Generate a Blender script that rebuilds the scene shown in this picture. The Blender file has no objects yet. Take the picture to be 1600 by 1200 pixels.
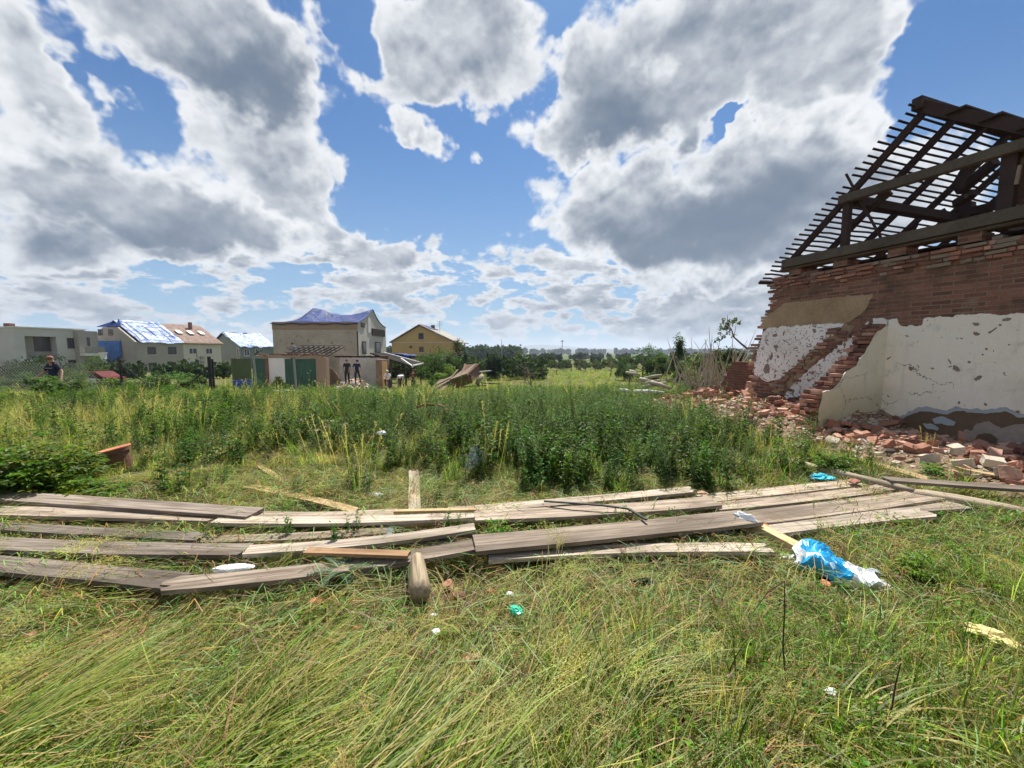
import bpy, math, random, colorsys
import numpy as np
from mathutils import Vector, Matrix, noise as mnoise
R = math.radians
S = bpy.context.scene
COL = S.collection
random.seed(7)
RNG = np.random.default_rng(11)

# ------------------------------------------------------------------ camera
F = 602.0                      # focal length in photo pixels (1600 wide)
CH = 1.6
PITCH = math.atan2(52.0, F)
cam_d = bpy.data.cameras.new('camera')
cam_d.sensor_width = 36.0
cam_d.lens = 36.0 * F / 1600.0
cam_d.clip_start = 0.05
cam_d.clip_end = 30000
cam = bpy.data.objects.new('camera', cam_d)
cam.location = (0, 0, CH)
cam.rotation_euler = (math.pi / 2 - PITCH, 0, 0)
COL.objects.link(cam)
S.camera = cam

def ray(px, py):
    cx, cy = (px - 800) / F, (600 - py) / F
    return Vector((cx, math.cos(PITCH) + cy * math.sin(PITCH), -math.sin(PITCH) + cy * math.cos(PITCH)))
def at_y(px, py, Y):
    d = ray(px, py); return Vector((0, 0, CH)) + d * (Y / d.y)
def at_z(px, py, z=0.0):
    d = ray(px, py); return Vector((0, 0, CH)) + d * ((z - CH) / d.z)
def azel(px, py):
    d = ray(px, py).normalized()
    return math.atan2(d.x, d.y), math.asin(d.z)

# ------------------------------------------------------------------ render / view
S.render.engine = 'CYCLES'
S.view_settings.view_transform = 'Standard'
S.view_settings.look = 'None'
S.view_settings.exposure = 0.85
S.view_settings.gamma = 1.0
S.cycles.use_denoising = True
S.cycles.max_bounces = 6
S.cycles.diffuse_bounces = 3
S.cycles.glossy_bounces = 2
S.cycles.transmission_bounces = 3
S.cycles.transparent_max_bounces = 6
S.cycles.volume_bounces = 0
S.cycles.use_adaptive_sampling = True
S.cycles.adaptive_threshold = 0.02
S.cycles.caustics_reflective = False
S.cycles.caustics_refractive = False

# ------------------------------------------------------------------ sun
SUN_EL, SUN_AZ = 58.0, 8.0     # azimuth measured to the right of +Y
sd = bpy.data.lights.new('sun', 'SUN')
sd.energy = 5.0
sd.angle = R(0.5)
sd.color = (1.0, 0.95, 0.87)
sun = bpy.data.objects.new('sun', sd)
sdir = Vector((math.sin(R(SUN_AZ)) * math.cos(R(SUN_EL)), math.cos(R(SUN_AZ)) * math.cos(R(SUN_EL)), math.sin(R(SUN_EL))))
sun.rotation_euler = sdir.to_track_quat('Z', 'Y').to_euler()
sun.location = (0, 0, 60)
COL.objects.link(sun)

# ------------------------------------------------------------------ node helpers
class NT:
    def __init__(s, tree): s.t = tree; s.n = tree.nodes; s.l = tree.links
    def link(s, a, b):
        s.l.new(a, b)
    def put(s, sock, v):
        if isinstance(v, bpy.types.NodeSocket): s.l.new(v, sock)
        elif v is not None:
            if hasattr(sock.default_value, '__len__') and not hasattr(v, '__len__'): v = [v] * len(sock.default_value)
            if hasattr(sock.default_value, '__len__') and len(sock.default_value) == 4 and len(v) == 3: v = (*v, 1)
            sock.default_value = v
    def math(s, op, a, b=None, c=None, clamp=False):
        n = s.n.new('ShaderNodeMath'); n.operation = op; n.use_clamp = clamp
        s.put(n.inputs[0], a)
        if b is not None: s.put(n.inputs[1], b)
        if c is not None: s.put(n.inputs[2], c)
        return n.outputs[0]
    def vmath(s, op, a, b=None, scale=None):
        n = s.n.new('ShaderNodeVectorMath'); n.operation = op
        s.put(n.inputs[0], a)
        if b is not None: s.put(n.inputs[1], b)
        if scale is not None: s.put(n.inputs['Scale'], scale)
        return n.outputs[0]
    def ramp(s, v, a, b, c=0.0, d=1.0, smooth=True):
        n = s.n.new('ShaderNodeMapRange'); n.interpolation_type = 'SMOOTHSTEP' if smooth else 'LINEAR'
        s.put(n.inputs['Value'], v); s.put(n.inputs['From Min'], a); s.put(n.inputs['From Max'], b)
        s.put(n.inputs['To Min'], c); s.put(n.inputs['To Max'], d)
        return n.outputs['Result']
    def mix(s, f, a, b, mode='MIX'):
        n = s.n.new('ShaderNodeMix'); n.data_type = 'RGBA'; n.blend_type = mode
        s.put(n.inputs['Factor'], f); s.put(n.inputs['A'], a) if False else None
        s.put(n.inputs[6], a); s.put(n.inputs[7], b)
        return n.outputs[2]
    def noise(s, vec, scale, detail=4, rough=0.55, dist=0.0, out='Fac', w=None):
        n = s.n.new('ShaderNodeTexNoise'); n.noise_dimensions = '3D'
        if vec is not None: s.put(n.inputs['Vector'], vec)
        s.put(n.inputs['Scale'], scale); n.inputs['Detail'].default_value = detail
        n.inputs['Roughness'].default_value = rough; n.inputs['Distortion'].default_value = dist
        return n.outputs['Fac'] if out == 'Fac' else n.outputs['Color']
    def mapping(s, vec, loc=(0, 0, 0), rot=(0, 0, 0), scale=(1, 1, 1), typ='POINT'):
        n = s.n.new('ShaderNodeMapping'); n.vector_type = typ
        s.put(n.inputs[0], vec); n.inputs['Location'].default_value = loc
        n.inputs['Rotation'].default_value = rot; n.inputs['Scale'].default_value = scale
        return n.outputs[0]
    def comb(s, x, y, z):
        n = s.n.new('ShaderNodeCombineXYZ'); s.put(n.inputs[0], x); s.put(n.inputs[1], y); s.put(n.inputs[2], z)
        return n.outputs[0]

# ------------------------------------------------------------------ sky with clouds (directions only, fixed to the world)
W = bpy.data.worlds.new('World'); S.world = W; W.use_nodes = True
w = NT(W.node_tree); w.n.clear()
wout = w.n.new('ShaderNodeOutputWorld'); bg = w.n.new('ShaderNodeBackground')
w.link(bg.outputs[0], wout.inputs[0])
sky = w.n.new('ShaderNodeTexSky'); sky.sky_type = 'NISHITA'; sky.sun_disc = False
sky.sun_elevation = R(SUN_EL); sky.sun_rotation = R(SUN_AZ)
sky.air_density = 1.0; sky.dust_density = 0.6; sky.ozone_density = 2.5; sky.altitude = 200
tc = w.n.new('ShaderNodeTexCoord'); dirv = tc.outputs['Generated']
sep = w.n.new('ShaderNodeSeparateXYZ'); w.link(dirv, sep.inputs[0])
az = w.math('ARCTAN2', sep.outputs[0], sep.outputs[1])
el = w.math('ARCSINE', sep.outputs[2])
ang = w.comb(az, el, 0.0)
warp = w.vmath('SUBTRACT', w.noise(dirv, 4.0, 3, 0.5, out='Color'), (0.5, 0.5, 0.5))
warp2 = w.vmath('SUBTRACT', w.noise(dirv, 14.0, 3, 0.6, out='Color'), (0.5, 0.5, 0.5))
angw = w.vmath('ADD', w.vmath('ADD', ang, w.vmath('SCALE', warp, scale=0.22)), w.vmath('SCALE', warp2, scale=0.13))
def blob(cx, cy, rx, ry, rot=0.0):
    a, e = azel(cx, cy)
    a1, e1 = azel(cx + rx, cy); a0, _ = azel(cx - rx, cy)
    _, e2 = azel(cx, cy - ry); _, e3 = azel(cx, cy + ry)
    n = w.n.new('ShaderNodeTexGradient'); n.gradient_type = 'SPHERICAL'
    w.link(w.mapping(angw, (a, e, 0), (0, 0, R(rot)), (abs(a1 - a0) / 2, abs(e2 - e3) / 2, 1), 'TEXTURE'), n.inputs[0])
    return n.outputs[1]
def blobs(lst, k=1.0):
    acc = None; lst = [(b[0], b[1], b[2] * k, b[3] * k, *b[4:]) for b in lst]
    for b in lst:
        g = blob(*b[:5]); wt = b[5] if len(b) > 5 else 1.0
        g = w.math('MULTIPLY', g, wt)
        acc = g if acc is None else w.math('ADD', acc, g)
    return acc
BACK = [ (30,50,130,110,0), (330,70,290,130,-8,1.3), (250,10,220,90,0), (420,120,130,90,-20,.8), (165,130,55,45,0,.7), (390,240,190,150,-30,1.2),
         (470,300,130,110,-50,.9), (60,190,140,110,0,1.0), (655,60,180,120,0,1.1), (585,130,110,75,-20,.9), (760,70,130,150,0,1.1),
         (700,150,110,50,0,.6), (668,222,70,42,-10,1.15), (752,243,36,26,0,.75), (786,272,60,22,0,.8), (620,297,14,10,0,.6),
         (1000,110,250,200,0,1.5), (1180,80,250,180,10,1.3), (870,170,110,150,0,.9), (1270,180,160,160,0,1.2), (1330,50,90,80,0,.8),
         (535,385,90,55,0,1.0), (645,388,110,60,0,1.15), (480,410,90,18,0,.7), (830,425,150,50,0,.8), (650,455,160,40,0,.6),
         (1010,490,320,70,0,.9), (1160,440,110,80,0,.8) ]
FRONT = [ (130,300,300,120,-6,1.35), (300,290,190,110,-20,.8), (400,345,150,70,0,.9), (110,280,150,45,0,.55), (80,385,190,50,0,.9), (290,392,80,22,0,.7),
          (1120,320,330,150,0,1.5), (950,330,150,105,0,.9), (1240,330,170,160,0,1.0), (1400,330,200,110,0,.7), (900,250,110,50,20,.5) ]
HOLES = [ (1172,196,50,18,8,1.0), (848,70,40,90,-8,.9), (560,40,100,70,-35,1.2), (845,150,60,70,-30,.7), (1480,90,170,130,0,1.3), (690,300,190,100,0,1.1), (240,180,60,60,25,.4), (90,120,50,40,0,.5), (905,230,50,24,30,.5) ]
hol = blobs(HOLES)
bk = w.math('SUBTRACT', w.math('MINIMUM', blobs(BACK, 0.90), 1.2), hol)
fr = w.math('SUBTRACT', w.math('MINIMUM', blobs(FRONT), 1.2), w.math('MULTIPLY', hol, 0.7))
band = w.math('MULTIPLY', w.ramp(el, R(0.5), R(3.0), 0, 1), w.ramp(el, R(9.0), R(18.0), 1.15, 0))
nv = w.mapping(dirv, scale=(1, 1, 1.25))
def billow(vec, sc, det):
    n = w.n.new('ShaderNodeTexVoronoi'); n.feature = 'F1'; n.voronoi_dimensions = '3D'; n.normalize = True
    w.link(vec, n.inputs['Vector']); n.inputs['Scale'].default_value = sc; n.inputs['Detail'].default_value = det
    n.inputs['Roughness'].default_value = 0.55; n.inputs['Lacunarity'].default_value = 2.3
    return w.math('SUBTRACT', 1.0, n.outputs['Distance'])
nvw = w.vmath('ADD', nv, w.vmath('SCALE', w.vmath('SUBTRACT', w.noise(nv, 18.0, 5, 0.6, out='Color'), (.5, .5, .5)), scale=0.045))
def puff(vec, vecw, det=8):
    return w.math('ADD', w.math('MULTIPLY', w.noise(vec, 6.0, det, 0.56), 0.62), w.math('MULTIPLY', w.math('SUBTRACT', billow(vecw, 9.0, 2), 0.32), 0.55))
fb = puff(nv, nvw)
off = (0.003, -0.006, 0.024)
fb2 = puff(w.vmath('ADD', nv, off), w.vmath('ADD', nvw, off), 6)
relief = w.math('SUBTRACT', fb, fb2)
fbs = w.noise(nv, 3.2, 3, 0.5)
fbh = w.noise(w.mapping(dirv, loc=(3, 1, 2), scale=(1, 1, 2.6)), 13.0, 8, 0.56, 0.1)
DARK = [ (350,125,200,80,5,1.3), (440,155,110,50,0,.6), (110,345,320,60,0,1.2), (340,345,180,80,0,1.0), (90,415,170,30,0,.8),
         (975,165,140,95,5,1.3), (1090,205,130,50,0,1.0), (1090,350,300,100,0,1.3), (1000,400,200,60,0,.7), (1250,310,200,110,0,.6), (1080,50,140,70,0,.5),
         (760,110,60,60,0,.35), (545,408,60,22,0,.6), (660,408,80,26,0,.6), (790,30,60,60,0,.3), (60,40,120,60,0,.3) ]
dk = w.ramp(w.math('ADD', blobs(DARK), w.math('MULTIPLY', w.math('SUBTRACT', fb, 0.5), 0.8)), -0.1, 1.5)
pn = w.math('MULTIPLY', w.math('SUBTRACT', fb, 0.5), 2.9)
def layer(d, dw):
    a = w.ramp(d, 0.22, 0.56)
    t_ = w.ramp(d, 0.34, 1.05)
    l_ = w.math('SUBTRACT', 0.95, w.math('MULTIPLY', t_, 0.62))
    l_ = w.math('ADD', l_, w.math('MULTIPLY', relief, w.math('SUBTRACT', 2.6, w.math('MULTIPLY', dk, 1.9))))
    l_ = w.math('SUBTRACT', l_, w.math('MULTIPLY', dk, w.math('MULTIPLY', t_, dw)))
    l_ = w.math('ADD', l_, w.math('MULTIPLY', w.math('SUBTRACT', fbs, 0.5), 0.3))
    return a, w.ramp(l_, -0.35, 1.12)
bd = w.math('ADD', w.math('ADD', w.math('MULTIPLY', bk, 0.9), pn), w.math('ADD', w.ramp(sep.outputs[1], 0.15, -0.25, 0, 0.35), w.math('MULTIPLY', band, w.math('ADD', 0.30, w.math('MULTIPLY', w.math('SUBTRACT', fbh, 0.5), 3.0)))))
a1, l1 = layer(bd, 0.60)
a2, l2 = layer(w.math('ADD', w.math('MULTIPLY', fr, 1.0), w.math('MULTIPLY', w.math('SUBTRACT', w.noise(nv, 6.9, 9, 0.55), 0.5), 1.8)), 0.56)
lo = w.math('MULTIPLY', w.ramp(el, R(14), R(2)), 0.25)
ccol1 = w.mix(w.math('SUBTRACT', l1, lo), (0.080, 0.110, 0.156), (0.505, 0.517, 0.53))
ccol2 = w.mix(w.math('SUBTRACT', l2, lo), (0.080, 0.110, 0.156), (0.505, 0.517, 0.53))
SKY_S = 0.058
skyc = w.vmath('MULTIPLY', sky.outputs[0], (SKY_S * 0.42, SKY_S * 0.72, SKY_S * 0.98))
skyc = w.mix(w.ramp(el, R(30), R(2), 0, 0.6), skyc, (0.205, 0.305, 0.395))
skyc = w.mix(a1, skyc, ccol1); alpha = a2; ccol = ccol2
final = w.mix(alpha, skyc, ccol)
w.link(final, bg.inputs[0]); bg.inputs[1].default_value = 1.0
W.cycles.sampling_method = 'MANUAL'; W.cycles.sample_map_resolution = 512

# ------------------------------------------------------------------ materials
MATS = {}
def principled(name):
    m = bpy.data.materials.new(name); m.use_nodes = True
    t = NT(m.node_tree); b = t.n['Principled BSDF']; return m, t, b
def simple(name, col, rough=0.8, var=0.25, scale=6.0, metal=0.0, bump=0.0, spec=0.3, fine=None):
    """base colour broken up by two scales of noise"""
    if name in MATS: return MATS[name]
    m, t, b = principled(name)
    tcn = t.n.new('ShaderNodeTexCoord').outputs['Object']
    n1 = t.noise(tcn, scale, 5, 0.6); n2 = t.noise(tcn, (fine or scale * 9), 3, 0.6)
    v = t.math('ADD', t.math('MULTIPLY', t.math('SUBTRACT', n1, 0.5), 2 * var), t.math('MULTIPLY', t.math('SUBTRACT', n2, 0.5), 1.2 * var))
    c = t.vmath('SCALE', tuple(col), scale=t.math('ADD', 1.0, v))
    t.link(c, b.inputs['Base Color'])
    b.inputs['Roughness'].default_value = rough; b.inputs['Metallic'].default_value = metal
    b.inputs['Specular IOR Level'].default_value = spec
    if bump:
        bp = t.n.new('ShaderNodeBump'); bp.inputs['Strength'].default_value = bump; bp.inputs['Distance'].default_value = 0.02
        t.link(t.math('ADD', n1, t.math('MULTIPLY', n2, 0.4)), bp.inputs['Height']); t.link(bp.outputs[0], b.inputs['Normal'])
    MATS[name] = m; return m
def leafmat(name, trans=0.45, rough=0.6, hue=0.01, dry=None):
    """two-sided leaf: colour from the mesh attribute 'Col', varied per copy"""
    m, t, b = principled(name)
    a = t.n.new('ShaderNodeAttribute'); a.attribute_name = 'Col'
    oi = t.n.new('ShaderNodeObjectInfo')
    hs = t.n.new('ShaderNodeHueSaturation')
    t.link(a.outputs['Color'], hs.inputs['Color'])
    t.put(hs.inputs['Hue'], t.math('ADD', 0.5 - hue, t.math('MULTIPLY', oi.outputs['Random'], 2 * hue)))
    t.put(hs.inputs['Value'], t.math('ADD', 0.75, t.math('MULTIPLY', t.math('FRACT', t.math('MULTIPLY', oi.outputs['Random'], 37.0)), 0.5)))
    t.link(hs.outputs[0], b.inputs['Base Color']); b.inputs['Roughness'].default_value = rough
    b.inputs['Specular IOR Level'].default_value = 0.2
    tr = t.n.new('ShaderNodeBsdfTranslucent')
    t.link(t.mix(1.0, hs.outputs[0], (1.75, 1.82, 0.78), 'MULTIPLY'), tr.inputs[0])
    mx = t.n.new('ShaderNodeMixShader'); mx.inputs[0].default_value = trans
    t.link(b.outputs[0], mx.inputs[1]); t.link(tr.outputs[0], mx.inputs[2])
    t.link(mx.outputs[0], t.n['Material Output'].inputs[0])
    MATS[name] = m; return m

# ------------------------------------------------------------------ object helpers
def tag(o, label=None, cat=None, group=None, kind=None):
    if label: o['label'] = label
    if cat: o['category'] = cat
    if group: o['group'] = group
    if kind: o['kind'] = kind
    return o
def empty(name, loc=(0, 0, 0), label=None, cat=None, group=None, rz=0.0):
    o = bpy.data.objects.new(name, None); COL.objects.link(o); o.location = loc; o.rotation_euler = (0, 0, rz)
    o.empty_display_size = 0.2
    o['ox'], o['oy'], o['oz'] = loc
    tag(o, label, cat, group); return o
class MB:
    def __init__(s): s.v = []; s.f = []; s.c = []; s.m = []; s.mi = 0
    def quad(s, pts):
        k = len(s.v); s.v += [tuple(p) for p in pts]; s.f.append(tuple(range(k, k + len(pts)))); s.m.append(s.mi); return s
    def box(s, c, size, rot=None):
        """c centre, size full extents, rot 3x3"""
        hx, hy, hz = size[0] / 2, size[1] / 2, size[2] / 2
        k = len(s.v); c = Vector(c)
        for dx, dy, dz in ((-1,-1,-1),(1,-1,-1),(1,1,-1),(-1,1,-1),(-1,-1,1),(1,-1,1),(1,1,1),(-1,1,1)):
            p = Vector((dx * hx, dy * hy, dz * hz)); p = rot @ p if rot else p
            s.v.append(tuple(c + p))
        for f in ((0,3,2,1),(4,5,6,7),(0,1,5,4),(1,2,6,5),(2,3,7,6),(3,0,4,7)): s.f.append(tuple(k + i for i in f)); s.m.append(s.mi)
        return s
    def beam(s, a, b, w_, h_, up=(0, 0, 1), jit=0.0):
        a, b = Vector(a), Vector(b); d = (b - a); L = d.length; d.normalize(); up = Vector(up)
        sd_ = d.cross(up)
        if sd_.length < 1e-4: sd_ = d.cross(Vector((1, 0, 0)))
        sd_.normalize(); u = sd_.cross(d).normalized()
        k = len(s.v)
        for p in (a, b):
            j = [random.uniform(-jit, jit) for _ in range(4)]
            for i, (x, y) in enumerate(((-1, -1), (1, -1), (1, 1), (-1, 1))):
                s.v.append(tuple(p + sd_ * (x * w_ / 2) + u * (y * h_ / 2) + d * j[i]))
        for f in ((0,3,2,1),(4,5,6,7),(0,1,5,4),(1,2,6,5),(2,3,7,6),(3,0,4,7)): s.f.append(tuple(k + i for i in f)); s.m.append(s.mi)
        return s
    def prism(s, poly, off):
        """poly: list of Vectors (planar), off: Vector extrusion"""
        k = len(s.v); n = len(poly); off = Vector(off)
        s.v += [tuple(p) for p in poly] + [tuple(Vector(p) + off) for p in poly]
        s.f.append(tuple(k + i for i in range(n))); s.m.append(s.mi)
        s.f.append(tuple(k + n + i for i in reversed(range(n)))); s.m.append(s.mi)
        for i in range(n):
            j = (i + 1) % n; s.f.append((k + i, k + n + i, k + n + j, k + j)); s.m.append(s.mi)
        return s
    def tube(s, pts, rad, seg=8, cap=True):
        pts = [Vector(p) for p in pts]; n = len(pts)
        if not hasattr(rad, '__len__'): rad = [rad] * n
        k = len(s.v); ref = Vector((0.13, 0.31, 0.94))
        for i, p in enumerate(pts):
            d = (pts[min(i + 1, n - 1)] - pts[max(i - 1, 0)]).normalized()
            a = d.cross(ref)
            if a.length < 0.05: a = d.cross(Vector((1, 0, 0)))
            a.normalize(); b = d.cross(a)
            for j in range(seg):
                t = 2 * math.pi * j / seg; s.v.append(tuple(p + (a * math.cos(t) + b * math.sin(t)) * rad[i]))
        for i in range(n - 1):
            for j in range(seg):
                j2 = (j + 1) % seg; s.f.append((k + i * seg + j, k + i * seg + j2, k + (i + 1) * seg + j2, k + (i + 1) * seg + j)); s.m.append(s.mi)
        if cap:
            s.f.append(tuple(k + j for j in reversed(range(seg)))); s.m.append(s.mi)
            s.f.append(tuple(k + (n - 1) * seg + j for j in range(seg))); s.m.append(s.mi)
        return s
    def lathe(s, prof, c=(0, 0, 0), seg=24, rot=None):
        k = len(s.v); c = Vector(c)
        for r_, z_ in prof:
            for j in range(seg):
                t = 2 * math.pi * j / seg; p = Vector((r_ * math.cos(t), r_ * math.sin(t), z_)); p = rot @ p if rot else p
                s.v.append(tuple(c + p))
        for i in range(len(prof) - 1):
            for j in range(seg):
                j2 = (j + 1) % seg; s.f.append((k + i * seg + j, k + i * seg + j2, k + (i + 1) * seg + j2, k + (i + 1) * seg + j)); s.m.append(s.mi)
        return s
    def build(s, name, mat, parent=None, smooth=False, bevel=0.0):
        me = bpy.data.meshes.new(name)
        org = Vector((0, 0, 0))
        if parent is not None: org = Vector((parent['ox'], parent['oy'], parent['oz']))
        me.from_pydata([tuple(Vector(v) - org) for v in s.v], [], s.f)
        for mt in (mat if isinstance(mat, (list, tuple)) else [mat]): me.materials.append(mt)
        if isinstance(mat, (list, tuple)): me.polygons.foreach_set('material_index', s.m)
        if smooth: me.polygons.foreach_set('use_smooth', [True] * len(me.polygons))
        me.update()
        o = bpy.data.objects.new(name, me); COL.objects.link(o)
        o['ox'], o['oy'], o['oz'] = org
        if parent is not None: o.parent = parent
        if bevel:
            bv = o.modifiers.new('bevel', 'BEVEL'); bv.width = bevel; bv.segments = 2; bv.limit_method = 'ANGLE'
        return o
def recalc(o):
    import bmesh
    bm = bmesh.new(); bm.from_mesh(o.data); bmesh.ops.recalc_face_normals(bm, faces=bm.faces); bm.to_mesh(o.data); bm.free()
def copy_tree(o, parent=None):
    c = o.copy(); COL.objects.link(c)
    if parent is not None: c.parent = parent
    for ch in list(o.children): copy_tree(ch, c)
    return c
def rag(poly, amp, step, seed=0, closed=True):
    """subdivide a 2-D outline and jitter it so that its edge reads as broken"""
    rr = random.Random(seed); out = []; n = len(poly)
    for i in range(n if closed else n - 1):
        a, b = poly[i], poly[(i + 1) % n]; L = math.hypot(b[0] - a[0], b[1] - a[1]); k = max(1, int(L / step))
        nx, ny = -(b[1] - a[1]) / (L + 1e-9), (b[0] - a[0]) / (L + 1e-9)
        for j in range(k):
            t = j / k; d = amp * (rr.uniform(-1, 1) * 0.6 + math.sin(rr.random() * 6.28) * 0.4) if (j or k == 1) else 0
            out.append((a[0] + (b[0] - a[0]) * t + nx * d, a[1] + (b[1] - a[1]) * t + ny * d))
    return out

# ------------------------------------------------------------------ terrain
def sm(x, a, b):
    t = np.clip((x - a) / (b - a), 0, 1); return t * t * (3 - 2 * t)
_PY = np.array([-60, 9, 14, 22, 30, 45, 70, 120, 250, 500, 1000, 2000, 9000], float)
_PZ = np.array([0, 0, -0.30, -1.05, -1.6, -1.8, -2.4, -3.0, -5.0, -8.0, -10, -12, -12], float)
def tz(x, y):
    x = np.asarray(x, float); y = np.asarray(y, float)
    z = np.interp(y, _PY, _PZ)
    z = z + 0.10 * sm(np.sin(x * 0.9 + 1.3) * np.cos(y * 0.7), 0, 1) * sm(y, 3.5, 7) * (1 - sm(y, 15, 60))
    z = z + 0.03 * np.sin(x * 2.1 + y * 1.7) * np.sin(y * 2.9 - x) + 0.02 * np.sin(x * 5.3) * np.sin(y * 4.7 + 1)
    # the ground by the ruined wall stays level a little longer
    near = sm(x, 4, 6.5) * (1 - sm(y, 13, 22)) * sm(y, 8, 10)
    z = z * (1 - near) + near * 0.0
    z = z + 22 * sm(y, 3200, 5200) * 0
    return z
def tzf(x, y): return float(tz(x, y))
gx = np.unique(np.concatenate([np.linspace(-14, 14, 141), np.linspace(-60, 60, 121), np.linspace(-400, 400, 81), np.linspace(-9000, 9000, 41)]))
gy = np.unique(np.concatenate([np.linspace(-3, 14, 86), np.linspace(-30, 60, 91), np.linspace(60, 400, 69), np.linspace(-200, 9000, 47)]))
GX, GY = np.meshgrid(gx, gy); GZ = tz(GX, GY)
nx_, ny_ = len(gx), len(gy)
idx = np.arange(nx_ * ny_).reshape(ny_, nx_)
fq = np.stack([idx[:-1, :-1], idx[:-1, 1:], idx[1:, 1:], idx[1:, :-1]], -1).reshape(-1, 4)
gm = bpy.data.meshes.new('ground'); gm.from_pydata(np.stack([GX, GY, GZ], -1).reshape(-1, 3).tolist(), [], fq.tolist())
gm.polygons.foreach_set('use_smooth', [True] * len(gm.polygons))
ground = bpy.data.objects.new('ground', gm); COL.objects.link(ground); tag(ground, kind='structure')
m, t, b = principled('ground_soil')
pos = t.n.new('ShaderNodeNewGeometry').outputs['Position']
n1 = t.noise(pos, 0.9, 5, 0.6); n2 = t.noise(pos, 9.0, 6, 0.7); n3 = t.noise(pos, 60.0, 4, 0.7); n4 = t.noise(pos, 0.02, 4, 0.5)
soil = t.mix(t.ramp(n3, 0.35, 0.7), (0.045, 0.032, 0.020), (0.16, 0.115, 0.065))
straw = t.mix(t.ramp(n3, 0.3, 0.65), (0.13, 0.10, 0.045), (0.34, 0.27, 0.13))
c = t.mix(t.ramp(n2, 0.42, 0.62), soil, straw)
c = t.mix(t.math('MULTIPLY', t.ramp(n1, 0.42, 0.6), 0.6), c, (0.060, 0.085, 0.025))
sy = t.n.new('ShaderNodeSeparateXYZ'); t.link(pos, sy.inputs[0])
field = t.mix(t.ramp(n4, 0.45, 0.52), (0.12, 0.13, 0.045), (0.06, 0.095, 0.03))
fieldn = t.mix(t.ramp(t.noise(t.mapping(pos, scale=(1, .3, 1)), 0.35, 4, 0.6), 0.4, 0.6), (0.13, 0.125, 0.045), (0.075, 0.105, 0.03))
far = t.mix(t.ramp(sy.outputs[1], 150, 260), fieldn, field)
c = t.mix(t.ramp(sy.outputs[1], 30, 50), c, far)
t.link(c, b.inputs['Base Color']); b.inputs['Roughness'].default_value = 1.0; b.inputs['Specular IOR Level'].default_value = 0.05
bp = t.n.new('ShaderNodeBump'); bp.inputs['Strength'].default_value = 0.9; bp.inputs['Distance'].default_value = 0.03
t.link(t.math('ADD', n2, t.math('MULTIPLY', n3, 0.5)), bp.inputs['Height']); t.link(bp.outputs[0], b.inputs['Normal'])
gm.materials.append(m)
# ================================================================== the ruined brick house on the right
def brickmat(name, c1, c2, mortar, sx=0.27, sy=0.078, msize=0.010, var=0.35, dirt=(0.10, 0.07, 0.05), dirt_amt=0.35, wallaxes=None):
    m, t, b = principled(name)
    pos = t.n.new('ShaderNodeNewGeometry').outputs['Position']
    sp = t.n.new('ShaderNodeSeparateXYZ'); t.link(pos, sp.inputs[0])
    ax = wallaxes or (0.305, -0.952)
    along = t.math('ADD', t.math('MULTIPLY', sp.outputs[0], ax[0]), t.math('MULTIPLY', sp.outputs[1], ax[1]))
    nz = t.noise(pos, 1.2, 3, 0.5)
    v = t.comb(t.math('ADD', along, 50.0), t.math('ADD', sp.outputs[2], t.math('MULTIPLY', nz, 0.03)), 0.0)
    br = t.n.new('ShaderNodeTexBrick'); t.link(v, br.inputs['Vector']); br.offset = 0.5
    br.inputs['Scale'].default_value = 1.0; br.inputs['Brick Width'].default_value = sx; br.inputs['Row Height'].default_value = sy
    br.inputs['Mortar Size'].default_value = msize; br.inputs['Mortar Smooth'].default_value = 0.3; br.inputs['Bias'].default_value = 0.0
    t.put(br.inputs['Color1'], c1); t.put(br.inputs['Color2'], c2); t.put(br.inputs['Mortar'], mortar)
    n1 = t.noise(pos, 2.2, 5, 0.6); n2 = t.noise(pos, 34, 5, 0.7)
    c = t.mix(t.math('MULTIPLY', t.ramp(n1, 0.45, 0.68), dirt_amt), br.outputs['Color'], dirt)
    c = t.mix(t.ramp(t.noise(pos, 3.1, 4, .6), 0.60, 0.72, 0, 0.5), c, (0.36, 0.28, 0.19))
    c = t.vmath('SCALE', c, scale=t.math('ADD', 1 - var * .8, t.math('MULTIPLY', n2, var * 1.6)))
    t.link(c, b.inputs['Base Color']); b.inputs['Roughness'].default_value = 0.95; b.inputs['Specular IOR Level'].default_value = 0.1
    bp = t.n.new('ShaderNodeBump'); bp.inputs['Strength'].default_value = 1.0; bp.inputs['Distance'].default_value = 0.02
    t.link(t.math('ADD', t.math('MULTIPLY', br.outputs['Fac'], -1.0), t.math('MULTIPLY', n2, 0.8)), bp.inputs['Height']); t.link(bp.outputs[0], b.inputs['Normal'])
    MATS[name] = m; return m
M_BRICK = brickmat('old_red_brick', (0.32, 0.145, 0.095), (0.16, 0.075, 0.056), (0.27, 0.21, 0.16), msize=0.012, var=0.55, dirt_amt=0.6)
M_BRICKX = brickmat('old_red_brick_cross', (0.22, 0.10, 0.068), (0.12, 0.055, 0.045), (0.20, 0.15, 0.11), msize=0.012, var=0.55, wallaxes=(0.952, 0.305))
M_LOOSE = simple('broken_brick_red', (0.31, 0.150, 0.100), 0.95, 0.35, 3.0, bump=0.5, fine=30)
M_LOOSE2 = simple('broken_brick_pale', (0.46, 0.27, 0.19), 0.95, 0.35, 3.0, bump=0.5, fine=30)
M_LOOSE3 = simple('broken_brick_dark', (0.19, 0.095, 0.07), 0.95, 0.35, 3.0, bump=0.5, fine=30)
M_MORT = simple('lime_mortar_lump', (0.24, 0.19, 0.14), 0.95, 0.3, 4.0, bump=0.6, fine=30)
M_TAN = simple('tan_mud_render', (0.34, 0.245, 0.15), 0.97, 0.6, 1.8, bump=1.0, fine=22)
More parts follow.
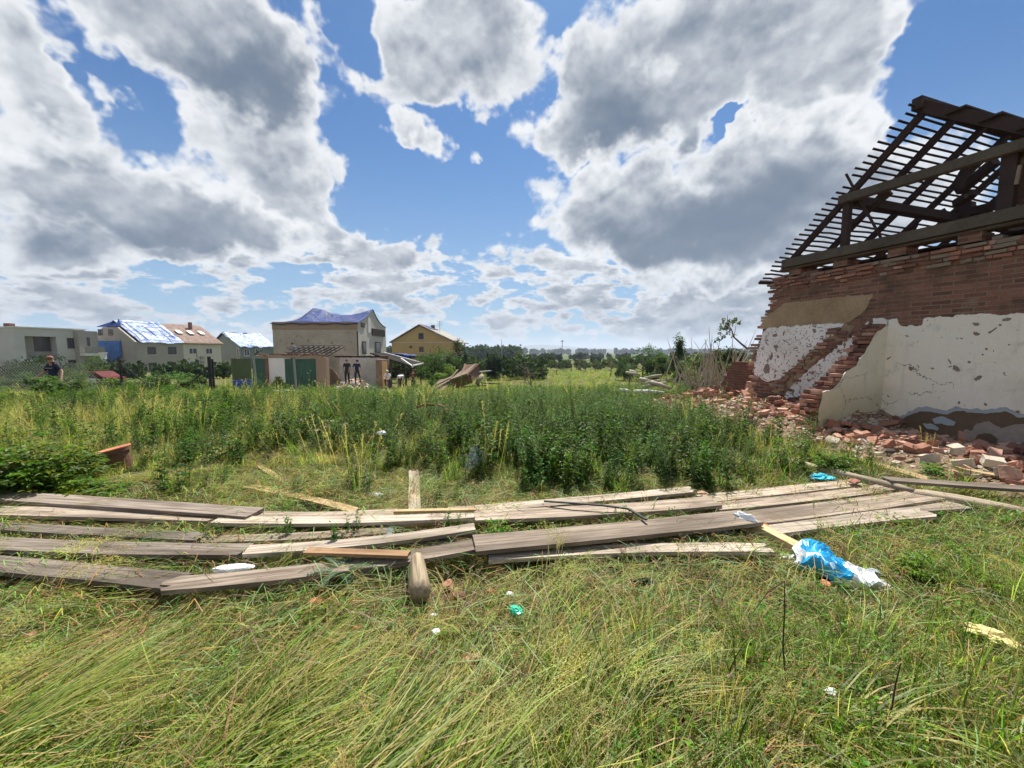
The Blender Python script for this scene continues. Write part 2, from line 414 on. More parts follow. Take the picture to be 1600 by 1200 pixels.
M_DAMP = simple('damp_brown_render', (0.16, 0.105, 0.065), 0.95, 0.4, 1.6, bump=0.8, fine=18)
M_BLUEGREY = simple('blue_grey_limewash', (0.40, 0.43, 0.44), 0.9, 0.2, 3.0, bump=0.3)
M_PINKGREY = simple('pale_pinkish_render', (0.36, 0.28, 0.23), 0.95, 0.35, 1.4, bump=0.6, fine=16)
def plastermat(name, col, stain, pit=0.64, pitscale=7.0, pitcol=(0.28, 0.18, 0.11), stain_lo=0.5, grad=None):
    m, t, b = principled(name)
    pos = t.n.new('ShaderNodeNewGeometry').outputs['Position']
    n1 = t.noise(pos, 0.8, 5, 0.6); n2 = t.noise(pos, pitscale, 3, 0.5, 0.6); n3 = t.noise(pos, 45, 4, 0.6); n4 = t.noise(pos, pitscale * 2.6, 2, 0.5)
    c = t.mix(t.ramp(n1, stain_lo, 0.72, 0, 0.8), col, stain)
    sp = t.n.new('ShaderNodeSeparateXYZ'); t.link(pos, sp.inputs[0])
    if grad: c = t.mix(t.ramp(t.math('ADD', sp.outputs[2], t.math('MULTIPLY', n1, 0.8)), 1.7, 0.5, 0, 0.85), c, grad)
    drip = t.noise(t.mapping(pos, scale=(9, 9, 0.7)), 1.0, 4, 0.6)
    c = t.mix(t.ramp(drip, 0.55, 0.75, 0, 0.3), c, tuple(x * 0.6 for x in col))
    p = t.math('MAXIMUM', t.ramp(n2, pit, pit + 0.02), t.ramp(n4, pit + 0.045, pit + 0.06))
    cv = t.n.new('ShaderNodeTexVoronoi'); cv.feature = 'DISTANCE_TO_EDGE'; cv.inputs['Scale'].default_value = 0.75
    t.link(t.vmath('ADD', pos, t.vmath('SCALE', t.noise(pos, 3.0, 4, .7, out='Color'), scale=0.35)), cv.inputs['Vector'])
    crk = t.math('MULTIPLY', t.ramp(cv.outputs['Distance'], 0.006, 0.001), t.ramp(t.noise(pos, 0.9, 2), .5, .56))
    c = t.mix(t.math('MULTIPLY', crk, .8), c, (0.14, 0.10, 0.07))
    c = t.mix(t.ramp(t.noise(pos, 2.4, 6, .7), .56, .72, 0, .45), c, (0.34, 0.30, 0.24))
    c = t.mix(p, c, pitcol)
    c = t.vmath('SCALE', c, scale=t.math('ADD', 0.9, t.math('MULTIPLY', n3, 0.2)))
    t.link(c, b.inputs['Base Color']); b.inputs['Roughness'].default_value = 0.9; b.inputs['Specular IOR Level'].default_value = 0.15
    bp = t.n.new('ShaderNodeBump'); bp.inputs['Strength'].default_value = 0.8; bp.inputs['Distance'].default_value = 0.015
    t.link(t.math('ADD', t.math('MULTIPLY', p, -1.5), t.math('ADD', n3, t.math('MULTIPLY', n1, 1.5))), bp.inputs['Height']); t.link(bp.outputs[0], b.inputs['Normal'])
    MATS[name] = m; return m
M_WHITE = plastermat('white_lime_plaster', (0.86, 0.79, 0.67), (0.70, 0.62, 0.49), 0.69, 6.0)
M_WHITEPIT = plastermat('white_pitted_plaster', (0.86, 0.83, 0.78), (0.66, 0.62, 0.55), 0.605, 11.0)
M_CREAM = plastermat('cream_plaster', (0.74, 0.70, 0.57), (0.55, 0.49, 0.36), 0.745, 6.0, grad=(0.42, 0.37, 0.20))
def woodmat(name, col, dark, rough=0.85, axis=0, ring=1.0, spec=0.2):
    """weathered timber: streaks along the object's own X axis"""
    m, t, b = principled(name)
    tcn = t.n.new('ShaderNodeTexCoord').outputs['Object']
    oi = t.n.new('ShaderNodeObjectInfo').outputs['Random']
    sc = [38, 38, 38]; sc[axis] = 1.4
    v = t.vmath('ADD', t.mapping(tcn, scale=tuple(sc)), t.vmath('SCALE', (17.0, 31.0, 23.0), scale=oi))
    g = t.noise(v, 1.0, 5, 0.65, 0.4)
    sc2 = [5, 5, 5]; sc2[axis] = 0.8
    g2 = t.noise(t.vmath('ADD', t.mapping(tcn, scale=tuple(sc2)), t.vmath('SCALE', (7.0, 3.0, 9.0), scale=oi)), 1.0, 4, 0.6)
    c = t.mix(t.ramp(g, 0.30, 0.66), dark, col)
    c = t.mix(t.ramp(g2, 0.40, 0.70, 0, 0.7), c, tuple(x * 0.5 for x in dark))
    mud = t.noise(t.vmath('ADD', t.mapping(tcn, scale=(2.2, 2.2, 2.2)), t.vmath('SCALE', (5.0, 8.0, 2.0), scale=oi)), 1.0, 6, 0.7)
    c = t.mix(t.ramp(mud, 0.55, 0.68, 0, 0.7), c, (0.13, 0.095, 0.06))
    kn = t.n.new('ShaderNodeTexVoronoi'); t.link(t.mapping(tcn, scale=tuple([3.0 if i == axis else 7.0 for i in range(3)])), kn.inputs['Vector'])
    c = t.mix(t.ramp(kn.outputs['Distance'], 0.10, 0.05), c, tuple(x * 0.4 for x in dark))
    c = t.vmath('SCALE', c, scale=t.math('ADD', 0.72, t.math('MULTIPLY', oi, 0.5)))
    t.link(c, b.inputs['Base Color']); b.inputs['Roughness'].default_value = rough; b.inputs['Specular IOR Level'].default_value = spec
    bp = t.n.new('ShaderNodeBump'); bp.inputs['Strength'].default_value = 0.7; bp.inputs['Distance'].default_value = 0.006
    t.link(g, bp.inputs['Height']); t.link(bp.outputs[0], b.inputs['Normal'])
    MATS[name] = m; return m
M_OLDWOOD = simple('dark_roof_timber', (0.050, 0.030, 0.026), 0.85, 0.4, 3.0, bump=0.4, fine=25)
M_BATTEN = simple('roof_batten_timber', (0.035, 0.022, 0.021), 0.85, 0.4, 3.0)
M_GREYBEAM = simple('weathered_grey_timber', (0.10, 0.078, 0.058), 0.9, 0.55, 2.0, bump=0.5, fine=26)

TV = Vector((0.3048, -0.9524, 0)); NV = Vector((-0.9524, -0.3048, 0)); ZV = Vector((0, 0, 1))
W0 = Vector((6.37, 10.5, 0))
def wp(px, py, off=0.0):
    """photo pixel -> (s, h) on the wall face"""
    d = ray(px, py); o = Vector((0, 0, CH)); p0 = W0 + NV * off
    k = (p0 - o).dot(NV) / d.dot(NV); p = o + d * k
    return ((p - p0).dot(TV), p.z)
def W3(s_, h, off=0.0): return W0 + TV * s_ + NV * off + ZV * h
zz = lambda zx, zy: (1130 + zx / 3.404, 380 + zy / 3.404)
def zp(pts, off=0.0): return [wp(*zz(*p), off) for p in pts]
house = empty('ruined_brick_house', (8.0, 7.0, 0), 'ruined brick house with torn-off plaster and a bare tile-less roof frame', 'house')
apex = wp(1440, 160); eave = wp(1213, 421); topL = wp(1218, 436); topR = wp(1600, 404)
print('apex', apex, 'eave', eave, 'top', topL, topR, 'base', wp(1165, 640), wp(1600, 712))
SMAX = 8.6
HT = topL[1]                     # top of the brick
# --- wall core with a ragged far end
edge_px = [(1212, 440), (1203, 462), (1196, 486), (1186, 512), (1178, 534), (1170, 556), (1172, 575), (1168, 600), (1166, 640)]
edge = [wp(*p) for p in edge_px]
edge.sort(key=lambda p: -p[1])
edge_h = np.array([p[1] for p in edge][::-1]); edge_s = np.array([p[0] for p in edge][::-1])
def s_edge(h): return float(np.interp(h, edge_h, edge_s))
TH = 0.42
rr = random.Random(3)
mb = MB()
h = -0.4; prof = []
while h < HT - 0.001:
    h2 = min(h + 0.078, HT); e = s_edge((h + h2) / 2) + 0.12 + rr.uniform(-0.05, 0.10)
    prof += [(e, h), (e, h2)]; h = h2
poly = prof + [(SMAX, HT), (SMAX, -0.4)]
mb.prism([W3(a, b_) for a, b_ in poly], NV * -TH)
wallo = mb.build('gable_wall', M_BRICK, house); recalc(wallo)
# broken courses sticking out at the ragged end and along the top ledge: every course ends in brick ends
mb = MB(); h = 0.0
while h < HT:
    for off in (0.0, -0.14, -0.28):
        e = s_edge(h) + rr.uniform(-0.10, 0.10) + (0.05 if off else 0)
        if rr.random() < 0.8:
            L = 0.30; mb.mi = rr.choice((0, 0, 1, 2, 3))
            rot = Matrix((TV, NV, ZV)).transposed() @ Matrix.Rotation(rr.uniform(-.06, .06), 3, 'Z') @ Matrix.Rotation(rr.uniform(-.04, .04), 3, 'Y')
            mb.box(W3(e + L / 2, h + 0.034, off - 0.07 + 0.006), (L, 0.13, 0.062), rot)
    h += 0.078
# ledge of loosened, mortar-crusted bricks under the eaves
for row in range(4):
    s_ = 0.5 + rr.random() * .2
    hh = HT - 0.04 - row * 0.078
    while s_ < SMAX:
        L = rr.choice((0.12, 0.13, 0.25, 0.07, 0.2)); out = (0.01, 0.03, 0.015, 0.0)[row] + rr.uniform(-0.02, 0.045)
        if rr.random() < 0.82:
            mb.mi = rr.choices((0, 1, 2, 3), (3, 1, 4, 4))[0]
            rot = Matrix((TV, NV, ZV)).transposed() @ Matrix.Rotation(rr.uniform(-.08, .08), 3, 'Z') @ Matrix.Rotation(rr.uniform(-.05, .05), 3, 'Y')
            mb.box(W3(s_ + L / 2, hh + rr.uniform(-.008, .008), out - 0.05), (L, 0.12, rr.uniform(.045, .064)), rot)
        s_ += L + 0.012
rowcap = [0.5]
s_ = 0.3
while s_ < SMAX:   # uneven last course
    L = rr.choice((0.12, 0.25, 0.14))
    if rr.random() < 0.22:
        mb.mi = rr.choices((0, 1, 2, 3), (2, 1, 4, 4))[0]
        rot = Matrix((TV, NV, ZV)).transposed() @ Matrix.Rotation(rr.uniform(-.2, .2), 3, 'Z') @ Matrix.Rotation(rr.uniform(-.08, .08), 3, 'Y')
        mb.box(W3(s_ + L / 2, HT + 0.033, rr.uniform(-.08, .04) - 0.05), (L, 0.14, 0.062), rot)
    s_ += L + 0.02
mb.build('broken_brick_courses', [M_LOOSE, M_LOOSE2, M_LOOSE3, M_MORT], house, bevel=0.004)
# --- coats of plaster and render: real layers 12-30 mm thick with broken outlines
def coat(name, outline, off, thick, mat, amp=0.03, step=0.07, seed=1, label=None):
    pts = rag(zp(outline, off + thick), amp, step, seed)
    # two passes for a finer crumble
    pts = rag(pts, amp * 0.35, step * 0.35, seed + 50)
    mb = MB(); mb.prism([W3(a, b_, off + thick) for a, b_ in pts], NV * -(thick + 0.003))
    o = mb.build(name, mat, house); recalc(o)
    if label: o['label'] = label
    return o
coat('tan_render', [(238,385),(330,318),(560,292),(795,268),(770,330),(735,375),(690,405),(640,432),(430,440),(195,455),(210,420)], 0, 0.014, M_TAN, seed=2)
coat('render_scar', [(655,425),(600,470),(560,500),(440,600),(380,660),(305,722),(240,745),(262,790),(330,810),(400,745),(470,650),(530,590),(600,540),(650,500),(700,440)], 0, 0.010, M_TAN, seed=3)
coat('white_plaster', [(240,450),(430,436),(640,427),(600,475),(500,548),(400,638),(300,722),(235,738),(165,700),(165,640),(188,560),(205,490)], 0, 0.028, M_WHITEPIT, seed=4, label='white plaster patch full of small pits')
coat('white_plaster', [(772,415),(775,470),(740,520),(720,560),(660,620),(600,680),(540,740),(500,800),(460,870),(450,960),(385,905),(375,838),(315,828),(340,785),(400,720),(480,650),(560,592),(640,512),(720,470)], 0, 0.028, M_WHITEPIT, seed=5, label='white plaster strip between the two broken brick edges')
coat('white_plaster', [(795,400),(920,400),(945,440),(1050,437),(1065,403),(1180,392),(1280,380),(1440,378),(1600,373),(2300,330),(2300,980),(1600,905),(1560,902),(1500,872),(1380,888),(1240,872),(1190,892),(1060,872),(985,892),(930,932),(870,922),(862,955),(828,990)], 0, 0.030, M_WHITE, seed=6, label='large white plaster area of the room wall')
coat('blue_grey_undercoat', [(800,860),(960,840),(1600,850),(2300,900),(2300,1020),(1600,925),(1560,925),(1500,893),(1380,905),(1240,895),(1190,912),(1060,893),(990,915),(940,955),(880,945),(872,985),(828,1015)], 0, 0.022, M_BLUEGREY, seed=7)
coat('damp_render', [(800,860),(1200,840),(2300,880),(2300,1500),(1600,1300),(828,1120)], 0, 0.014, M_DAMP, seed=8)
coat('pale_render', [(1225,1045),(1290,985),(1330,1000),(1345,960),(1410,945),(1480,985),(1600,960),(2300,1040),(2300,1300),(1600,1130),(1420,1100),(1460,1040),(1390,1010),(1300,1060)], 0, 0.024, M_PINKGREY, seed=9)
coat('blue_grey_patch', [(1110,935),(1160,920),(1200,935),(1235,950),(1225,970),(1180,965),(1130,958)], 0, 0.020, M_BLUEGREY, 0.02, 0.05, seed=10)
coat('blue_grey_patch', [(1060,960),(1100,958),(1150,985),(1140,998),(1080,985)], 0, 0.020, M_BLUEGREY, 0.02, 0.05, seed=12)
M_GREYSCAR = simple('grey_brown_scar', (0.26, 0.20, 0.17), 0.95, 0.4, 8.0)
for k, (zx, zy, a_, b_, an) in enumerate([(1240,668,22,12,35),(1355,718,24,11,-35),(1345,430,18,10,10),(1510,405,26,9,-10),(1400,563,9,6,0),(1308,632,10,7,0),(880,612,14,4,-30),
                                        (275,490,14,9,-20),(280,550,16,10,10),(255,605,8,22,20),(232,670,16,26,0),(485,465,9,14,0),(660,885,6,10,0),(750,835,6,5,0),(1495,690,5,5,0),(1380,592,6,5,0),(1255,848,7,8,0),(1395,858,9,7,40)]):
    ca, sa = math.cos(R(an)), math.sin(R(an)); n_ = 14; q = random.Random(k)
    ring = [(zx + (math.cos(t_) * a_ * ca - math.sin(t_) * b_ * sa) * q.uniform(.7, 1.25), zy + (math.cos(t_) * a_ * sa + math.sin(t_) * b_ * ca) * q.uniform(.7, 1.25)) for t_ in [2 * math.pi * i / n_ for i in range(n_)]]
    if zx > 700 and zx < 843: continue
    mb = MB(); mb.prism([W3(a, b2, 0.0335) for a, b2 in zp(ring, 0.032)], NV * -0.003)
    o = mb.build('plaster_scar', M_GREYSCAR, house); recalc(o)
mb = MB(); q = random.Random(77)
path = [zz(660, 445), zz(610, 500), zz(560, 545), zz(500, 590), zz(440, 650), zz(370, 715), zz(310, 770), zz(270, 800)]
pp = [wp(*p_) for p_ in path]
for j in range(len(pp) - 1):
    (s1, h1), (s2, h2) = pp[j], pp[j + 1]; nn = int(math.hypot(s2 - s1, h2 - h1) / 0.05)
    for i in range(nn):
        f_ = i / nn; ss, hh = s1 + (s2 - s1) * f_, round((h1 + (h2 - h1) * f_) / 0.078) * 0.078 + 0.036
        for e_ in (-0.1, 0.09):
            mb.mi = q.choices((0, 1, 2, 3), (3, 1, 4, 2))[0]
            rot = Matrix((TV, NV, ZV)).transposed() @ Matrix.Rotation(q.uniform(-.15, .15), 3, 'Z') @ Matrix.Rotation(q.uniform(-.1, .1), 3, 'Y')
            if q.random() < .6: mb.box(W3(ss + e_ + q.uniform(-.08, .08), hh + (0 if e_ < 0 else 0.078 * q.choice((-1, 0, 1))), q.uniform(-.02, .03)), (q.choice((.12, .2, .25)), 0.08, 0.058), rot)
mb.build('torn_out_brick_scar', [M_LOOSE, M_LOOSE2, M_LOOSE3, M_MORT], house, bevel=0.004)
# --- the cross wall stub with its stepped broken edge, and the cream plaster on its near face
sc_ = wp(*zz(845, 800))[0]
C0 = W3(sc_, 0, 0.0)
def cp(px, py, off=0.0):
    d = ray(px, py); o = Vector((0, 0, CH)); p0 = C0 + TV * off
    k = (p0 - o).dot(TV) / d.dot(TV); p = o + d * k
    return ((p - p0).dot(NV), p.z)
stub_px = [(832,440),(812,475),(790,500),(770,545),(742,590),(715,602),(702,648),(668,664),(632,692),(604,745),(560,775),(520,782),(512,850),(500,900),(500,960),(498,1010)]
st = [cp(*zz(*p)) for p in stub_px]
sh = np.array([p[1] for p in st][::-1]); sr_ = np.array([p[0] for p in st][::-1])
def r_edge(h): return float(np.interp(h, sh, sr_))
print('stub', st[0], st[-1])
ST = 0.30
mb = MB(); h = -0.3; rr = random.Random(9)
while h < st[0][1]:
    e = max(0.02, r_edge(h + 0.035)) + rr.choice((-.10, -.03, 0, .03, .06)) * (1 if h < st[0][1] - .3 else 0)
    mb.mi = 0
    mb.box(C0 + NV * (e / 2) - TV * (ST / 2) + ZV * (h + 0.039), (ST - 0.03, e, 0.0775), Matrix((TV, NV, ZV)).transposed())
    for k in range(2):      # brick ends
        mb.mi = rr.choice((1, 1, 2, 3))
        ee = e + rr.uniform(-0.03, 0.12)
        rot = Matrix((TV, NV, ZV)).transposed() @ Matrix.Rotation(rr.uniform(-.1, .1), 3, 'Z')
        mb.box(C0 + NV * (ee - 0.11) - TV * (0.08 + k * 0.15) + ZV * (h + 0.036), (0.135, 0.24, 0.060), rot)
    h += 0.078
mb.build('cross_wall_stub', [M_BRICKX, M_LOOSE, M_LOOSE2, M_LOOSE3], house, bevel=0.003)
inner = [(845,404),(838,440),(824,470),(805,505),(784,540),(755,590),(726,612),(716,650),(672,675),(642,700),(614,752),(572,784),(532,792),(524,850),(512,900),(512,960),(500,1150),(845,1150)]
pts = rag(rag([((0.028 if p[0] > 836 else cp(*zz(*p), 0.02)[0]), cp(*zz(*p), 0.02)[1]) for p in inner], 0.025, 0.08, 4), 0.010, 0.03, 8)
mb = MB(); mb.prism([C0 + TV * 0.022 + NV * (0.031 if a < 0.06 else a) + ZV * b_ for a, b_ in pts], TV * -0.022)
o = mb.build('cream_plaster', M_CREAM, house); recalc(o)
# --- far side wall, floor deck and the low broken wall beyond
mb = MB()
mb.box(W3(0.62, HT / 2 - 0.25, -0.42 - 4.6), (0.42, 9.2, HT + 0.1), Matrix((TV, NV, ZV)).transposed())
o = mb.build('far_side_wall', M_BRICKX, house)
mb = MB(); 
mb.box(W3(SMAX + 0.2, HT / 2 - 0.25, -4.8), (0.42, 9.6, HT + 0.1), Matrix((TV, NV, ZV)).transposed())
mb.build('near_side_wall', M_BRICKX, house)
mb = MB(); mb.box(W3(SMAX / 2 + 0.3, HT / 2, -9.4), (SMAX, 0.3, HT + .3), Matrix((TV, NV, ZV)).transposed()); mb.build('rear_wall', M_BRICK, house)
mb = MB(); mb.box(W3(SMAX / 2 + 0.3, HT + 0.17, -5.0), (SMAX - 0.4, 8.9, 0.04), Matrix((TV, NV, ZV)).transposed())
mb.build('attic_floor', M_OLDWOOD, house)
a_ = at_y(1136, 577, 12.6); b2 = at_y(1172, 568, 11.6)
mb = MB(); rr = random.Random(21)
dv = (Vector((b2.x, b2.y, 0)) - Vector((a_.x, a_.y, 0))); Lw = dv.length + .5; dv.normalize()
h = -0.3; top = a_.z
while h < top + 0.25:
    e0 = 0.0 if h < top - 0.5 else (h - top + 0.5) * 0.55; e0 += rr.uniform(-.06, .06)
    if e0 < Lw: mb.box(Vector((a_.x, a_.y, 0)) + dv * ((e0 + Lw) / 2) + ZV * (h + 0.039), (Lw - e0, 0.3, 0.077), Matrix((dv, dv.cross(ZV), ZV)).transposed())
    h += 0.078
mb.build('low_end_wall', brickmat('old_red_brick_end', (0.27, 0.10, 0.065), (0.19, 0.07, 0.05), (0.24, 0.18, 0.13), wallaxes=(dv.x, dv.y)), house)
# --- wall plate, joist blocks with dark gaps, tie beam
s0 = wp(1225, 433)[0]
for k in range(9):
    sx_ = s0 + 0.25 + k * 0.97
    if sx_ < SMAX: wpl = MB(); wpl.box(W3(sx_, HT + 0.105, -0.19), (0.28, 0.36, 0.15), Matrix((TV, NV, ZV)).transposed()); wpl.build('joist_bearing', M_BRICK, house)
mb = MB(); mb.beam(W3(s0 - 0.10, HT + 0.205, -0.13), W3(SMAX, HT + 0.205, -0.13), 0.30, 0.045); mb.build('wall_plate', M_GREYBEAM, house)
# tie beam lying over the wall plate
tb0 = wp(1226, 428, 0.06); tb1 = wp(1600, 364, 0.06)
bh = HT + 0.205 + 0.03
mb = MB(); mb.beam(W3(s0 - 0.02, bh + 0.10, 0.0), W3(SMAX, bh + 0.10, 0.0), 0.17, 0.19); mb.build('tie_beam', M_GREYBEAM, house)
# --- roof frame
er, hr = apex; ee, he = eave
slope = Vector((0, 0, 0))
RD = -NV                                     # along the ridge, away from the gable
def roofpt(t_, d, dn=0.0):
    """t 0 at the eave, 1 at the ridge; d metres along the ridge; dn metres under the slope"""
    s_ = ee + (er - ee) * t_; h_ = he + (hr - he) * t_
    L = math.hypot(er - ee, hr - he); nx2, nz2 = -(hr - he) / L, (er - ee) / L
    return W3(s_ - nx2 * dn, h_ - nz2 * dn, -d)
SL = math.hypot(er - ee, hr - he)
for k in range(11):
    mb = MB(); d = 0.08 + k * 0.9
    q = random.Random(k)
    t0_ = 0.02 if k not in (4, 6) else (-0.02)
    mb.beam(roofpt(t0_, d, 0.10), roofpt(1.0, d + q.uniform(-.03, .03), 0.10), 0.085, 0.11, up=(roofpt(0, d) - roofpt(0, d, 1.0)))
    mb.build('rafter', M_OLDWOOD, house)
gaps = {9, 14, 22, 29}
nb = 33; q = random.Random(5)
for k in range(nb):
    t_ = -0.11 + (k / (nb - 1)) * 1.09
    dn = 0.0 if t_ >= 0 else 0.0
    d0 = -0.20 + q.uniform(-.07, .05)
    ws, hs_ = 0.038, 0.026
    if t_ < -0.08: ws, hs_ = 0.09, 0.05
    segs = [(d0, 9.2)]
    if k in (12, 16): segs = [(d0, 2.0), (2.9, 9.2)]
    if 7 <= k <= 13 and k != 12: segs = [(d0, 3.35 + q.uniform(-.4, .3)), (4.55 + q.uniform(-.4, .4), 9.2)]
    if k == 21: segs = [(d0 + 0.95, 9.2)]
    if t_ < 0: segs = [(d0, 1.6)]
    for u, v_ in segs:
        mb = MB()
        a3, b3 = roofpt(t_, u, 0.015), roofpt(t_, v_, 0.015)
        n_ = 8; prev = a3
        for j in range(1, n_ + 1):
            p = a3.lerp(b3, j / n_) + Vector((0, 0, q.uniform(-.018, .018))); mb.beam(prev, p, ws, hs_, up=(roofpt(0, 0) - roofpt(0, 0, 1.0))); prev = p
        mb.build('batten', M_BATTEN, house)
# near slope: verge rafter, a strip of old boarding and the ridge beam
tanp = (hr - he) / (er - ee)
def nearpt(u, d, dn=0.0): return W3(er + u, hr - u * tanp * 0.86 - dn, -d)
mb = MB(); mb.beam(nearpt(-0.04, 0.05, 0.06), nearpt(5.2, 0.05, 0.06), 0.12, 0.17, up=(0, 0, 1)); mb.build('verge_rafter', M_OLDWOOD, house)
mb = MB(); mb.beam(W3(er - 0.02, hr - 0.02, 0.1), W3(er - 0.02, hr - 0.02, -9.2), 0.14, 0.20); mb.build('ridge_beam', M_OLDWOOD, house)
for k in range(6):
    mb = MB(); u = 0.5 + k * 0.42
    mb.beam(nearpt(u, -0.10, 0.02), nearpt(u, 3.2 - k * 0.3, 0.02), 0.27, 0.03, up=(nearpt(0, 0) - nearpt(0, 0, 1))); mb.build('roof_board', M_OLDWOOD, house)
# collar, gable post, inner posts, purlin, braces
cA = wp(1318, 312); cB = wp(1580, 233)
hc = (cA[1] + cB[1]) / 2
print('collar', cA, cB)
mb = MB(); mb.beam(W3(cA[0] - 0.05, cA[1], 0.02), W3(cB[0] + 0.3, cB[1], 0.02), 0.14, 0.16); mb.build('collar_beam', M_GREYBEAM, house)
def post(px, pybot, pytop, d, w_=0.16, name='post', mat=None):
    """upright standing d metres inside the gable"""
    p = wp(px, (pybot + pytop) / 2, -d); tp = wp(px, pytop, -d)[1]
    mb = MB(); mb.beam(W3(p[0], HT + 0.2, -d), W3(p[0], tp, -d), w_, w_, up=NV); return mb.build(name, mat or M_OLDWOOD, house)
post(1322, 410, 306, 0.05, 0.12)
post(1508, 400, 318, 3.7, 0.20)
post(1576, 370, 226, 0.10, 0.17, mat=M_OLDWOOD)
pa = wp(1338, 312, -0.4); pb = wp(1560, 328, -4.5)
mb = MB(); mb.beam(W3(wp(1335, 314, -0.15)[0], wp(1335, 314, -0.15)[1], -0.15), W3(wp(1335, 314, -0.15)[0] - 0.02, wp(1335, 314, -0.15)[1], -9.0), 0.15, 0.17); mb.build('purlin', M_OLDWOOD, house)
ps = wp(1508, 330, -3.7)[0]
mb = MB(); mb.beam(W3(ps, HT + 1.45, -3.7), W3(ps + 4.0, HT + 1.45, -3.7), 0.15, 0.17); mb.build('collar_beam', M_OLDWOOD, house)
def strut(p1, d1, p2, d2, w_=0.11, mat=None, name='brace'):
    a = wp(*p1, -d1); b_ = wp(*p2, -d2); mb = MB()
    mb.beam(W3(a[0], a[1], -d1), W3(b_[0], b_[1], -d2), w_, w_ * .9); return mb.build(name, mat or M_OLDWOOD, house)
strut((1470, 328), 3.4, (1506, 372), 3.7); strut((1552, 322), 3.7, (1512, 362), 3.7)
strut((1322, 272), 0.0, (1392, 400), 0.35, 0.05, name='loose_batten'); strut((1330, 352), 0.3, (1392, 300), 0.3, 0.09)
strut((1522, 300), 2.6, (1494, 318), 2.8, 0.15, name='fallen_timber'); strut((1498, 300), 2.4, (1556, 252), 2.2, 0.16, name='fallen_timber')
strut((1432, 352), 1.6, (1412, 382), 1.7, 0.05, name='splintered_batten'); strut((1494, 292), 1.9, (1512, 262), 1.9, 0.14, name='fallen_timber')
strut((1408, 378), 1.5, (1418, 362), 1.5, 0.04, name='splintered_batten')
strut((1594, 258), -0.12, (1588, 288), -0.12, 0.04, M_MORT, 'hanging_splinter')
# brick chimney breast standing in the gable on the right
chm = MB(); cs0 = wp(1583, 300)[0]
hcap = wp(1600, 225)[1]
chm.box(W3(cs0 + 0.55, HT + 0.2 + (hcap - HT - 0.2) / 2, -0.42), (1.1, 0.6, hcap - HT - 0.2), Matrix((TV, NV, ZV)).transposed())
chm.build('chimney_breast', brickmat('sooty_brick', (0.12, 0.05, 0.035), (0.08, 0.04, 0.03), (0.07, 0.05, 0.04)), house)
